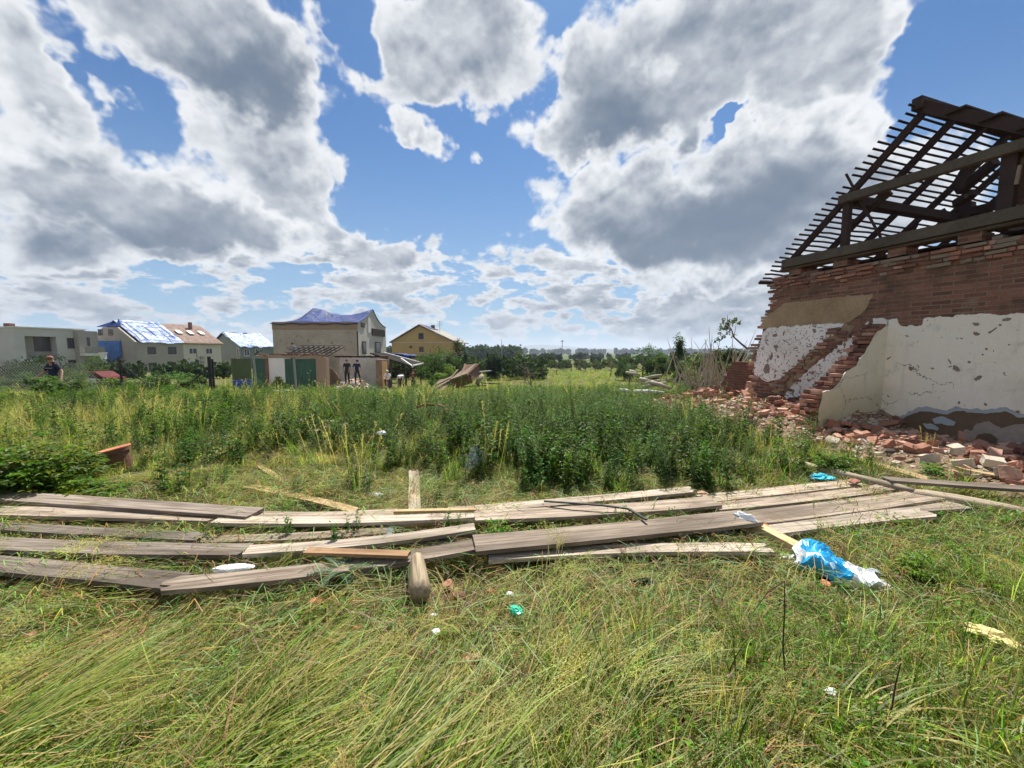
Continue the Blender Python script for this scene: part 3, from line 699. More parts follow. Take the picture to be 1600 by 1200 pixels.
# ================================================================== planks and timbers on the ground
M_PLANK = woodmat('weathered_board', (0.42, 0.345, 0.27), (0.17, 0.125, 0.09))
M_PLANKW = woodmat('pale_weathered_board', (0.53, 0.455, 0.365), (0.24, 0.185, 0.14))
M_PLANKG = woodmat('grey_brown_board', (0.31, 0.26, 0.21), (0.11, 0.082, 0.063))
M_PLANKO = woodmat('fresh_orange_board', (0.46, 0.29, 0.16), (0.27, 0.155, 0.08))
M_PLANKY = woodmat('fresh_yellow_board', (0.66, 0.50, 0.27), (0.40, 0.28, 0.14))
M_LOG = woodmat('debarked_log', (0.42, 0.34, 0.24), (0.17, 0.13, 0.10))
M_LOGL = woodmat('pale_log', (0.50, 0.41, 0.27), (0.24, 0.18, 0.12))
PLANK_SEGS = []
def plank(pts, width, mat, label, zs=0.08, thick=0.028, cat='plank', name='plank', seed=0, broken=(0, 0), round_=False, tilt=0.0, group='planks strewn across the grass'):
    """pts: photo pixels of the centre line; zs: height of the top above datum at each point. Built in the plank's own frame (X along)."""
    q = random.Random(seed)
    if not hasattr(zs, '__len__'): zs = [zs] * len(pts)
    P = [at_z(px, py, z_) for (px, py), z_ in zip(pts, zs)]
    org = P[0].copy(); d = (P[-1] - P[0]); L = d.length; rz = math.atan2(d.y, d.x)
    rot = Matrix.Rotation(-rz, 3, 'Z')
    # resample with a smooth curve
    loc = [rot @ (p - org) for p in P]
    n = max(8, int(L / 0.12)); xs = np.array([p.x for p in loc]); order = np.argsort(xs)
    xs = xs[order]; ys = np.array([p.y for p in loc])[order]; zz_ = np.array([p.z for p in loc])[order]
    if len(xs) > 2:
        fx = np.linspace(xs[0], xs[-1], n + 1); deg = min(len(xs) - 1, 2)
        fy = np.polyval(np.polyfit(xs, ys, deg), fx); fz = np.polyval(np.polyfit(xs, zz_, deg), fx)
    else:
        fx = np.linspace(xs[0], xs[-1], n + 1); fy = np.interp(fx, xs, ys); fz = np.interp(fx, xs, zz_)
    me_v, me_f = [], []
    ph = q.uniform(0, 6)
    def rows(i):
        return (fx[i], fy[i], fz[i])
    if round_:
        seg = 12; r0 = width / 2
        for i in range(n + 1):
            x, y, z_ = rows(i); r_ = r0 * (1 + 0.08 * math.sin(i * 0.6 + ph)) * (0.8 if i in (0, n) else 1)
            for j in range(seg):
                a = 2 * math.pi * j / seg; rj = r_ * (1 + 0.06 * math.sin(3 * a + ph))
                me_v.append((x, y + math.cos(a) * rj, z_ - r0 + math.sin(a) * rj))
        for i in range(n):
            for j in range(seg):
                j2 = (j + 1) % seg; me_f.append((i * seg + j, i * seg + j2, (i + 1) * seg + j2, (i + 1) * seg + j))
        me_f.append(tuple(reversed(range(seg)))); me_f.append(tuple(n * seg + j for j in range(seg)))
    else:
        K = 7; ends = [[q.uniform(-1, 1) for _ in range(K)] for _ in range(2)]
        for i in range(n + 1):
            x, y, z_ = rows(i)
            wv = width / 2 * (1 + 0.02 * math.sin(i * 0.7 + ph)); tw = tilt + 0.012 * math.sin(i * 0.25 + ph)
            for j in range(K):
                f_ = j / (K - 1) * 2 - 1
                xx = x
                if i == 0: xx = x - ends[0][j] * (0.06 * broken[0] if broken[0] else 0.004)
                if i == n: xx = x + ends[1][j] * (0.06 * broken[1] if broken[1] else 0.004)
                cup = -0.02 * width * 4 * (1 - f_ * f_) * 0.25
                me_v.append((xx, y + f_ * wv, z_ + cup + f_ * wv * tw)); 
            for j in range(K):
                f_ = j / (K - 1) * 2 - 1
                xx = me_v[-K + 0][0] if False else me_v[i * 2 * K + j][0]
                me_v.append((xx, y + f_ * wv, z_ - thick - 0.02 * width * (1 - f_ * f_) + f_ * wv * tw))
        for i in range(n):
            a = i * 2 * K; b_ = (i + 1) * 2 * K
            for j in range(K - 1):
                me_f.append((a + j, b_ + j, b_ + j + 1, a + j + 1)); me_f.append((a + K + j, a + K + j + 1, b_ + K + j + 1, b_ + K + j))
            me_f.append((a, a + K, b_ + K, b_)); me_f.append((a + K - 1, b_ + K - 1, b_ + 2 * K - 1, a + 2 * K - 1))
        for a in (0, n * 2 * K):
            for j in range(K - 1): me_f.append((a + j, a + j + 1, a + K + j + 1, a + K + j) if a == 0 else (a + j, a + K + j, a + K + j + 1, a + j + 1))
    me = bpy.data.meshes.new(name); me.from_pydata(me_v, [], me_f); me.materials.append(mat); me.update()
    o = bpy.data.objects.new(name, me); COL.objects.link(o); o.location = org; o.rotation_euler = (0, 0, rz)
    if round_: me.polygons.foreach_set('use_smooth', [True] * len(me.polygons))
    tag(o, label, cat, group)
    for i in range(n): 
        wa = Matrix.Rotation(rz, 3, 'Z') @ Vector((fx[i], fy[i], 0)) + org; wb = Matrix.Rotation(rz, 3, 'Z') @ Vector((fx[i + 1], fy[i + 1], 0)) + org
        PLANK_SEGS.append((wa.x, wa.y, wb.x, wb.y, width / 2))
    return o
PL = [
 # left row, from the back to the front
 ([(-90,768),(150,783),(399,800)], .20, 'G', .16, 'dark grey board, rearmost of the boards coming from the left edge', (0,0)),
 ([(-90,795),(150,801),(338,807)], .19, 'P', .13, 'grey board second from the back on the left, butting against a paler board', (0,0)),
 ([(399,803),(520,804.5),(618,799)], .15, 'P', .12, 'brown-grey board joining the end of the rearmost left board', (0,0)),
 ([(338,810.5),(520,812),(744,803)], .14, 'W', .14, 'bright pale narrow board in the middle of the back row', (0,0)),
 ([(-90,816),(100,827),(316,838)], .13, 'G', .12, 'narrow dark board, third from the back at the left edge', (0,0)),
 ([(316,841),(450,838),(621,826)], .12, 'P', .10, 'thin grey board curving up behind the long white board', (0,1)),
 ([(-90,842),(162,855),(384,857.5)], .17, 'G', .14, 'long grey board, fourth from the back at the left edge', (0,0)),
 ([(384,858.5),(560,846),(742,822)], .13, 'W', .15, 'whitish board slanting up over the joint of the middle boards', (0,0)),
 ([(-60,862),(60,865),(140,867)], .09, 'Y', .06, 'short yellowish new lath between two grey boards at the left edge', (0,1)),
 ([(-90,872),(130,892),(277,907)], .17, 'G', .13, 'grey board nearest the viewer at the left edge, ending in grass', (0,1)),
 ([(262,911),(420,899),(582,876),(741,850)], .16, 'P', .14, 'long bowed board sweeping up from the grass to the log stub', (1,0)),
 ([(478,859),(639,864)], .075, 'O', .19, 'orange new lath lying across the long bowed board', (0,0)),
 ([(741,848),(900,834),(1040,820),(1174,806)], .255, 'P', .17, 'very wide long grey board in the middle of the platform', (0,0)),
 ([(613,815.5),(743,808.5)], .10, 'Y', .11, 'tan board end showing just under the pale narrow board', (0,0)),
 ([(616,797.5),(744,794.5)], .05, 'Y', .16, 'thin yellowish lath lying on top of the back row joint', (0,0)),
 ([(620,850),(741,846)], .10, 'W', .09, 'short pale board tucked between white board and bowed board', (0,0)),
 ([(640,838),(742,829)], .11, 'P', .11, 'short grey board partly covered by the slanting whitish board', (0,0)),
 ([(742,804.5),(920,797),(1117,782)], .22, 'P', .15, 'wide brown-grey board in front of the rearmost board on the platform', (0,0)),
 ([(700,798),(880,783),(1080,764)], .16, 'W', .13, 'pale rearmost board of the platform with a pointed end', (0,1)),
 ([(764,868),(960,859),(1120,852),(1215,857)], .13, 'W', .11, 'pale splintered board at the front edge of the platform', (0,2)),
 ([(770,858),(960,851),(1130,845)], .10, 'G', .07, 'dark board lying low behind the splintered front board', (0,1)),
 ([(1098,779),(1342,753)], .19, 'P', .12, 'rearmost board on the platform end towards the brick rubble', (0,0)),
 ([(1114,791),(1250,778),(1390,760)], .17, 'P', .12, 'grey board second from the rubble side of the platform', (0,0)),
 ([(1150,811),(1300,793),(1452,772)], .25, 'P', .13, 'wide board beside the white plastic, third from the rubble side', (0,0)),
 ([(1192,827),(1320,811),(1446,799)], .20, 'W', .12, 'pale board at the front edge near the blue sack', (0,1)),
 ([(1420,792),(1500,787)], .21, 'W', .11, 'short board end farthest out on the platform', (0,0)),
 ([(1384,747),(1480,754),(1640,764)], .15, 'G', .20, 'grey board resting on the pole, running out beside the brick rubble', (0,0)),
 ([(390,759),(470,775),(556,797)], .11, 'Y', .10, 'light tan lath lying diagonally behind the back row', (1,0)),
 ([(400,723),(448,755)], .07, 'Y', .08, 'short pale split stick in the dry grass behind the boards', (1,1)),
 ([(646,735),(648,796)], .115, 'P', .10, 'plank lying end-on, running straight back into the weeds', (1,0)),
 ([(1322,712),(1390,730),(1450,748)], .17, 'Y', .11, 'dusty tan board half buried in front of the brick rubble', (1,1)),
 ([(1480,722),(1560,742),(1640,752)], .14, 'Y', .12, 'dusty board with plaster crumbs at the wall end of the rubble', (1,0)),
]
MM = {'P': M_PLANK, 'W': M_PLANKW, 'G': M_PLANKG, 'O': M_PLANKO, 'Y': M_PLANKY}
for i, (pts, wd, mk, z_, lab, br_) in enumerate(PL):
    plank(pts, wd, MM[mk], lab, z_, 0.03 if wd > .08 else .022, seed=i, broken=br_)
plank([(1160,806),(1257,856)], .10, M_PLANKY, 'short square timber lying under the platform by the white plastic', [.14, .11], .10, 'timber', 'square_timber', 50, (0, 1))
plank([(1222,714),(1310,734),(1389,751),(1430,764)], .10, M_LOG, 'grey debarked pole lying across the grass behind the platform', [.16, .16, .19, .16], .1, 'pole', 'wooden_pole', 51, (0, 0), True)
plank([(1424,762),(1510,776),(1640,800)], .13, M_LOG, 'thick round pole lying over the ends of the platform boards', [.17, .16, .13], .1, 'pole', 'wooden_pole', 52, (0, 0), True)
plank([(651,860),(653,883),(657,914)], .13, M_LOGL, 'round log stub poking out from under the bowed board', [.17, .17, .16], .1, 'log', 'log_stub', 53, (0, 0), True)
# ================================================================== rubble by the wall: a low heap and loose bricks on it
def rub_h(x, y):
    """height of the rubble heap over the ground at x, y"""
    s_ = (Vector((x, y, 0)) - W0).dot(TV); o_ = (Vector((x, y, 0)) - W0).dot(NV)
    if s_ < -2.3 or s_ > 8.8 or o_ < -0.3: return 0
    reach = 3.0 + 0.3 * math.sin(s_ * 1.3) + (0.5 if s_ < 2.5 else 0) - max(0, s_ - 5.6) * 0.3
    f_ = max(0.0, 1 - o_ / reach)
    e_ = min(1, max(0, (s_ + 2.3) / 1.0))
    return e_ * ((0.34 if s_ < sc_ + .1 else max(.07, .34 - (s_ - sc_) * .6)) * f_ ** 0.7 + 0.05 * (f_ > 0) * (1 + math.sin(x * 7) * math.cos(y * 6)) * min(1, f_ * 4))
M_RUB, t, b = principled('crushed_brick_and_mortar')
pos = t.n.new('ShaderNodeNewGeometry').outputs['Position']
vo = t.n.new('ShaderNodeTexVoronoi'); t.link(pos, vo.inputs['Vector']); vo.inputs['Scale'].default_value = 26
c = t.mix(t.ramp(t.noise(vo.outputs['Color'], 3, 1), 0.4, 0.6), (0.30, 0.17, 0.11), (0.42, 0.36, 0.27))
c = t.mix(t.ramp(t.noise(pos, 50, 4, .7), .4, .65), c, (0.16, 0.12, 0.08))
t.link(c, b.inputs['Base Color']); b.inputs['Roughness'].default_value = 1; b.inputs['Specular IOR Level'].default_value = .05
bp = t.n.new('ShaderNodeBump'); bp.inputs['Strength'].default_value = 1; bp.inputs['Distance'].default_value = .03
t.link(t.math('ADD', t.math('MULTIPLY', vo.outputs['Distance'], -1.2), t.noise(pos, 60, 4, .7)), bp.inputs['Height']); t.link(bp.outputs[0], b.inputs['Normal'])
# heap surface + small shards in one object of stuff
def prot(kind, q, sz=(0.25, 0.12, 0.065)):
    """brick / half brick / chunk outline: bevelled box with a broken end"""
    import bmesh
    bm = bmesh.new(); bmesh.ops.create_cube(bm, size=1)
    L = sz[0] * (1 if kind == 'whole' else q.uniform(.35, .7)); 
    for v in bm.verts: v.co = Vector((v.co.x * L, v.co.y * sz[1], v.co.z * sz[2]))
    bmesh.ops.subdivide_edges(bm, edges=bm.edges, cuts=2, use_grid_fill=True)
    for v in bm.verts:
        j = 0.0025 if kind == 'whole' else 0.005
        if kind != 'whole' and v.co.x > L * .2: j = 0.016
        if kind == 'chunk': j = 0.018
        v.co += Vector([q.uniform(-j, j) for _ in range(3)])
    bmesh.ops.bevel(bm, geom=[e for e in bm.edges if len(e.link_faces) == 2 and e.calc_face_angle(0) > 0.9], offset=0.004, segments=1, affect='EDGES')
    me = bpy.data.meshes.new('brick'); bm.to_mesh(me); bm.free(); return me
q = random.Random(4)
BR = []
for kind, mt in (('whole', M_LOOSE), ('whole', M_LOOSE2), ('half', M_LOOSE), ('half', M_LOOSE2), ('half', M_LOOSE), ('chunk', M_LOOSE3), ('half', M_LOOSE2), ('whole', M_LOOSE)):
    me = prot(kind, q); me.materials.append(mt); BR.append(me)
M_CH = simple('grey_cream_plaster_lump', (0.44, 0.38, 0.30), .95, .3, 5, bump=.6, fine=30)
CH_ = []
for k in range(3):
    me = prot('block', q, (0.24, 0.16, 0.10)); me.materials.append(M_CH); CH_.append(me)
mbs = MB(); NG = 90
ss = np.linspace(-2.2, 9.0, 150); oo = np.linspace(-0.05, 3.9, 62); k0 = 0
for s_ in ss:
    for o_ in oo:
        p = W0 + TV * s_ + NV * o_; hh = rub_h(p.x, p.y)
        if hh > 0.02: hh += mnoise.noise(Vector((p.x * 6, p.y * 6, 0))) * 0.05
        mbs.v.append((p.x, p.y, tzf(p.x, p.y) + hh - (0.03 if hh <= 0.02 else 0)))
for i in range(len(ss) - 1):
    for j in range(len(oo) - 1):
        a = i * len(oo) + j; mbs.f.append((a, a + len(oo), a + len(oo) + 1, a + 1)); mbs.m.append(0)
for k in range(5200):      # crushed shards
    s_ = q.uniform(-1.7, 8.6); o_ = abs(q.gauss(0, 1.35)) + .0
    p = W0 + TV * s_ + NV * o_; hh = rub_h(p.x, p.y)
    if hh <= 0 and q.random() < .85 or o_ < 0.02: continue
    sz = q.choice((.02, .03, .04, .05, .08)); mbs.mi = q.choice((0, 1, 2, 2, 3))
    mbs.box((p.x, p.y, tzf(p.x, p.y) + hh + sz * .15), (sz * q.uniform(.7, 1.6), sz, sz * q.uniform(.3, .7)), Matrix.Rotation(q.uniform(0, 6), 3, 'Z') @ Matrix.Rotation(q.uniform(-.6, .6), 3, 'X'))
rub = mbs.build('rubble', [M_RUB, M_LOOSE2, M_CH, M_LOOSE], None); tag(rub, 'crushed brick and mortar rubble spilling from the foot of the wall', None, None, 'stuff')
n_b = 0; placed = []
LABB = 'loose red brick lying in the rubble heap along the ruined wall'
tries = 0
while n_b < 285 and tries < 6000:
    tries += 1
    s_ = q.uniform(-2.0, 7.6); o_ = 0.12 + abs(q.gauss(0, 1.35)) + (.25 if s_ > sc_ + .4 else 0)
    p = W0 + TV * s_ + NV * o_; hh = rub_h(p.x, p.y)
    if hh <= 0.015: continue
    # the cross wall stands here
    if sc_ - 0.42 < s_ < sc_ + 0.12 and o_ < r_edge(0.3) + 0.05: continue
    if p.x / p.y > 1.5: continue
    lvl = sum(1 for (x, y) in placed if (x - p.x) ** 2 + (y - p.y) ** 2 < 0.13 ** 2)
    if lvl > (2 if s_ < sc_ else 1): continue
    me = q.choice(BR); o = bpy.data.objects.new('brick', me); COL.objects.link(o)
    o.location = (p.x, p.y, tzf(p.x, p.y) + hh + 0.02 + 0.06 * lvl)
    o.rotation_euler = (q.gauss(0, .28) + q.choice((0, 0, 0, 1.57)), q.gauss(0, .25), q.uniform(0, 6.28))
    tag(o, LABB, 'brick', 'loose bricks in the rubble along the wall'); placed.append((p.x, p.y)); n_b += 1; o.scale = (q.uniform(1.0, 1.3),) * 3
for k, (px, py, z_, lab) in enumerate([(1495,702,.25,'grey plaster-crusted stone lump in front of the damp wall foot'), (1552,722,.22,'cream plaster block with a broken corner near the wall'), (1572,738,.18,'large pale cream block beside the grey board'), (1452,716,.16,'flat mortar slab in the middle of the brick rubble'),
        (1250,700,.2,'rough pale boulder of mortar at the weed end of the rubble'), (1300,690,.2,'square mortar-covered block on the rubble left of the stub'), (1505,725,.14,'upright broken tile slab leaning on pale blocks')]):
    p = at_z(px, py, z_); o = bpy.data.objects.new('plaster_block', CH_[k % 3]); COL.objects.link(o); o.location = p; o.scale = (q.uniform(.9, 1.2),) * 3
    o.rotation_euler = (q.uniform(-.4, .4), q.uniform(-.4, .4), q.uniform(0, 6)); tag(o, lab, 'rubble block')
for k, (px, py, z_, lab) in enumerate([(1440,690,.14,'red brick perched on top of the rubble against the brown wall foot'), (1458,702,.13,'bright red brick standing on end in the rubble'), (1531,696,.12,'dark red brick at the left of the row of three by the wall'), (1545,701,.11,'red brick in the middle of the row of three by the wall'), (1565,708,.10,'red brick at the near end of the row of three by the wall')]):
    p = at_z(px, py, z_); o = bpy.data.objects.new('brick', BR[(0, 1, 7, 0, 1)[k]]); COL.objects.link(o); o.location = p
    o.rotation_euler = (0.1, .1, (.4, 1.2, 1.0, 1.1, .9)[k]); tag(o, lab, 'brick')
# ================================================================== the village behind
def stucco(name, col, v=0.18): return simple(name, col, 0.95, v, 0.7, bump=0.15, fine=8)
M_STA = stucco('grey_white_stucco', (0.50, 0.48, 0.45)); M_STB = stucco('greyish_tan_stucco', (0.34, 0.31, 0.27)); M_STC = stucco('cream_stucco', (0.56, 0.51, 0.42))
M_STD = stucco('beige_cracked_stucco', (0.38, 0.335, 0.27), 0.4); M_STD2 = stucco('brown_beige_stucco', (0.30, 0.22, 0.15)); M_STE = stucco('ochre_stucco', (0.50, 0.33, 0.14))
M_STG = stucco('dark_green_grey_stucco', (0.17, 0.20, 0.19)); M_STW = stucco('white_stucco', (0.68, 0.66, 0.62))
M_GLASS = simple('dark_window_glass', (0.03, 0.035, 0.04), 0.15, 0.3, 1.0, spec=0.6); M_FRAMEW = simple('white_window_frame', (0.7, 0.7, 0.68), 0.6, 0.1); M_FRAMEB = simple('brown_window_frame', (0.10, 0.06, 0.04), 0.7, 0.1)
M_GREEN = simple('dark_green_painted_metal', (0.035, 0.10, 0.065), 0.5, 0.35, 1.5, bump=0.2); M_GREEN2 = simple('olive_green_painted_metal', (0.07, 0.10, 0.04), 0.6, 0.35, 1.5)
M_DARKIN = simple('unlit_room', (0.02, 0.018, 0.016), 1, 0.2); M_METAL = simple('black_painted_steel', (0.02, 0.02, 0.022), 0.5, 0.2); M_ASBEST = simple('weathered_concrete', (0.30, 0.28, 0.25), 0.95, 0.3, 2.0, bump=.3)
def tarpmat(name, col, col2, rough=0.32):
    m, t, b = principled(name)
    pos = t.n.new('ShaderNodeNewGeometry').outputs['Position']
    n1 = t.noise(t.mapping(pos, scale=(1, 1, 1)), 0.9, 4, 0.6, 1.2); n2 = t.noise(t.mapping(pos, rot=(0.3, .2, .6), scale=(1, 5, 1)), 1.1, 4, 0.6, .5)
    t.link(t.mix(t.ramp(t.math('ADD', t.math('MULTIPLY', n1, .5), t.math('MULTIPLY', n2, .5)), 0.46, 0.60), col, col2), b.inputs['Base Color'])
    b.inputs['Roughness'].default_value = rough + .12; b.inputs['Specular IOR Level'].default_value = 0.3
    bp = t.n.new('ShaderNodeBump'); bp.inputs['Strength'].default_value = 1.0; bp.inputs['Distance'].default_value = 0.25
    t.link(t.math('ADD', n1, n2), bp.inputs['Height']); t.link(bp.outputs[0], b.inputs['Normal']); return m
M_TARP = tarpmat('blue_tarpaulin', (0.003, 0.022, 0.13), (0.008, 0.050, 0.26), 0.45); M_TARPL = tarpmat('glare_paled_tarpaulin', (0.52, 0.60, 0.78), (0.10, 0.18, 0.52), 0.45)  # sun glare is put into the pale sheeting's whitish blue
M_TARPB = tarpmat('bright_blue_tarpaulin', (0.01, 0.12, 0.42), (0.015, 0.17, 0.50))
M_TILE, t, b = principled('brown_roof_tiles')
pos = t.n.new('ShaderNodeNewGeometry').outputs['Position']
c = t.mix(t.ramp(t.noise(pos, 1.5, 5, .7), .4, .62), (0.17, 0.105, 0.08), (0.27, 0.20, 0.16))
wv = t.n.new('ShaderNodeTexWave'); wv.bands_direction = 'Z'; t.link(pos, wv.inputs[0]); wv.inputs['Scale'].default_value = 1.6
c = t.mix(t.math('MULTIPLY', wv.outputs[1], .35), c, (0.10, 0.05, 0.035)); t.link(c, b.inputs['Base Color']); b.inputs['Roughness'].default_value = .9
Z3 = Vector((0, 0, 1))
class Frame:
    """upright building frame: C near corner on the ground, u along the facade, v into the building"""
    def __init__(s, px, Y, theta, zg=None):
        c = at_y(px, 560, Y); s.z0 = tzf(c.x, c.y) if zg is None else zg
        s.C = Vector((c.x, c.y, 0)); th = R(theta); s.e = Vector((math.cos(th), math.sin(th), 0)); s.g = Vector((-math.sin(th), math.cos(th), 0))
    def P(s, u, v, z): return s.C + s.e * u + s.g * v + Z3 * z
    def hit(s, px, py, face='F', off=0.0):
        d = ray(px, py); o = Vector((0, 0, CH)); n = s.g if face == 'F' else s.e; p0 = s.C + n * off
        k = (p0 - o).dot(n) / d.dot(n); p = o + d * k - s.C
        return (p.dot(s.e) if face == 'F' else p.dot(s.g)), p.z
    def quadpts(s, x0, y0, x1, y1, face):
        a, z1 = s.hit(x0, y0, face); b_, z2 = s.hit(x1, y1, face)
        if a > b_: a, b_ = b_, a
        return a, b_, min(z1, z2), max(z1, z2)
    def slab(s, mb, face, a, b_, z1, z2, out0, out1):
        """box on a face between out0 and out1 metres outside it"""
        if face == 'F': c = s.P((a + b_) / 2, -(out0 + out1) / 2, (z1 + z2) / 2); sz = (b_ - a, abs(out1 - out0), z2 - z1)
        else: c = s.P(-(out0 + out1) / 2, (a + b_) / 2, (z1 + z2) / 2); sz = (abs(out1 - out0), b_ - a, z2 - z1)
        mb.box(c, sz, Matrix((s.e, s.g, Z3)).transposed()); return mb
    def window(s, parent, px, face='F', frame=None, sill=True, name='window'):
        a, b_, z1, z2 = s.quadpts(*px, face); f = min(0.07, (b_ - a) * .1)
        mb = MB()
        for r_ in ((a, a + f, z1, z2), (b_ - f, b_, z1, z2), (a + f, b_ - f, z1, z1 + f), (a + f, b_ - f, z2 - f, z2)): s.slab(mb, face, *r_, 0.0, 0.05)
        if b_ - a > 0.9: s.slab(mb, face, (a + b_) / 2 - f / 2, (a + b_) / 2 + f / 2, z1 + f, z2 - f, 0.0, 0.045)
        w_ = mb.build(name, frame or M_FRAMEB, parent)
        mb = MB(); s.slab(mb, face, a + f * .5, b_ - f * .5, z1 + f * .5, z2 - f * .5, 0.004, 0.03)
        pn_ = mb.build('pane', M_GLASS, None); pn_.parent = w_; org = Vector((parent['ox'], parent['oy'], parent['oz']))
        for v_ in pn_.data.vertices: v_.co -= org
        if sill: mb = MB(); s.slab(mb, face, a - .08, b_ + .08, z1 - .07, z1, 0.0, 0.14); sl = mb.build('sill', M_STW, None); sl.parent = w_; 
        if sill:
            for v_ in sl.data.vertices: v_.co -= org
        return w_
def wallbox(fr, u0, u1, v0, v1, z0, z1, name, mat, parent):
    mb = MB(); mb.box(fr.P((u0 + u1) / 2, (v0 + v1) / 2, (z0 + z1) / 2), (u1 - u0, v1 - v0, z1 - z0), Matrix((fr.e, fr.g, Z3)).transposed()); return mb.build(name, mat, parent)
def gable(fr, u, v0, v1, zb, zt, th, name, mat, parent, hip=0.0):
    mb = MB(); vm = (v0 + v1) / 2
    pts = [fr.P(u, v0, zb), fr.P(u, v1, zb)] + ([fr.P(u, vm, zt)] if not hip else [fr.P(u, vm + (v1 - vm) * hip, zt - (zt - zb) * hip), fr.P(u, vm - (vm - v0) * hip, zt - (zt - zb) * hip)])
    mb.prism(pts, fr.e * th); return mb.build(name, mat, parent)
def roofslab(fr, u0, u1, va, za, vb, zb, th, name, mat, parent, sag=0.0, wr=0.0, nu=24, nv=10, seed=0, lift=0.0):
    """a slope from (va,za) to (vb,zb) as a thick, slightly uneven sheet"""
    mb = MB(); 
    for layer_ in (0, 1):
        for i in range(nu + 1):
            for j in range(nv + 1):
                f_, g_ = i / nu, j / nv
                p = fr.P(u0 + (u1 - u0) * f_, va + (vb - va) * g_, za + (zb - za) * g_ + lift - sag * math.sin(math.pi * f_) * (1 if sag else 0) - layer_ * th)
                if wr: p.z += wr * mnoise.noise(p * 0.8 + Vector((seed, 0, 0))) + wr * .5 * mnoise.noise(p * 2.6)
                mb.v.append(tuple(p))
    K = (nu + 1) * (nv + 1)
    for i in range(nu):
        for j in range(nv):
            a = i * (nv + 1) + j; q4 = (a, a + nv + 1, a + nv + 2, a + 1); mb.f.append(q4); mb.m.append(0); mb.f.append(tuple(K + k for k in reversed(q4))); mb.m.append(0)
    ring = [i * (nv + 1) for i in range(nu + 1)] + [nu * (nv + 1) + j for j in range(1, nv + 1)] + [i * (nv + 1) + nv for i in range(nu - 1, -1, -1)] + [j for j in range(nv - 1, 0, -1)]
    for i in range(len(ring)): a, b_ = ring[i], ring[(i + 1) % len(ring)]; mb.f.append((a, b_, K + b_, K + a)); mb.m.append(0)
    o = mb.build(name, mat, parent, smooth=bool(wr)); recalc(o); return o
# ---- A: flat-roofed house at the left
fa = Frame(25, 60, 75); zt = fa.hit(60, 513)[1]
A = empty('flat_roofed_house', fa.P(0, 0, 0), 'pale flat-roofed two-storey house with a recessed balcony behind the hedge', 'house')
LA = fa.hit(133, 520)[0]
lo = fa.quadpts(38, 525, 90, 552, 'F')
wallbox(fa, 0, lo[0], 0, 9, fa.z0 - 1, zt, 'wall', M_STA, A); wallbox(fa, lo[1], LA, 0, 9, fa.z0 - 1, zt, 'wall', M_STA, A)
wallbox(fa, lo[0], lo[1], 0, 9, fa.z0 - 1, lo[2] - .9, 'wall', M_STA, A); wallbox(fa, lo[0], lo[1], 0, 9, lo[3], zt, 'wall', M_STA, A); wallbox(fa, lo[0], lo[1], 1.6, 9, lo[2] - .9, lo[3], 'balcony_back_wall', M_STB, A)
wallbox(fa, -0.15, LA + .15, -0.25, 9.2, zt, zt + .18, 'roof', M_STW, A)
mb = MB(); n_ = 14
for k in range(n_ + 1): u = lo[0] + .03 + (lo[1] - lo[0] - .06) * k / n_; mb.beam(fa.P(u, .05, lo[2] - .9), fa.P(u, .05, lo[2] + .1), .04, .04, up=fa.g)
mb.beam(fa.P(lo[0], .05, lo[2] + .1), fa.P(lo[1], .05, lo[2] + .1), .07, .07); mb.build('balcony_railing', M_ASBEST, A)
ffr = Frame(25, 60, 75); ffr.C = fa.P(0, 1.55, 0); ffr.z0 = fa.z0
ffr.window(A, (52, 526, 82, 549), name='balcony_door', sill=False)
fa.window(A, (104, 528, 120, 545)); fa.window(A, (106, 562, 122, 576))
fl = Frame(-60, 66, 8); A2 = empty('grey_row_house', fl.P(0, 0, 0), 'darker grey house end with one white-framed window at the left edge', 'house')
wallbox(fl, 0, fl.hit(27, 520)[0], 0, 8, fl.z0 - 1, fl.hit(10, 513)[1], 'wall', M_STB, A2); fl.window(A2, (-8, 527, 5, 546), frame=M_FRAMEW)
wallbox(fl, -.1, fl.hit(27, 520)[0] + .1, -.2, 8, fl.hit(10, 513)[1], fl.hit(10, 512)[1] + .1, 'roof', M_STB, A2)
mb = MB(); p = at_y(3, 512, 66); mb.box((p.x, p.y + 1, p.z + .2), (1.0, .8, 1.2)); mb.build('chimney', M_LOOSE3, A2)
# ---- B: long house, blue sheeting on the near half of its roof
fb_ = Frame(213, 70, 75); g = 12.3; ze = fb_.hit(213, 534)[1]
pm = fb_.P(0, g / 2, 0); zr = at_y(178, 499.5, pm.y).z
split = fb_.hit(286, 540)[0]; LB = fb_.hit(345, 540)[0]
B1 = empty('tarpaulin_roofed_house', fb_.P(0, 0, 0), 'grey-tan house with blue sheeting, paled by painted glare, over its roof and a torn-open gable', 'house')
wallbox(fb_, 0, split, 0, g, fb_.z0 - 1, ze, 'wall', M_STB, B1); gable(fb_, 0, 0, g, ze, zr - .15, .3, 'gable_wall', M_STB, B1, hip=.3); 
roofslab(fb_, 0.6, split, -.5, ze - .1, g / 2, zr, .1, 'roof_tarpaulin', M_TARPL, B1, wr=.22, seed=1)
roofslab(fb_, 0.6, split, g + .5, ze - .1, g / 2, zr, .1, 'roof_tarpaulin', M_TARP, B1, wr=.22, seed=2)
M_STRAP = simple('dark_blue_strap', (0.03, 0.05, 0.16), .6, .2)
def onroof(u, f_): p = fb_.P(u, -.5 + (g / 2 + .5) * f_, ze - .1 + (zr - ze + .1) * f_ + .12); p.z += .22 * mnoise.noise(p * 0.8 + Vector((1, 0, 0))); return p
q = random.Random(12)
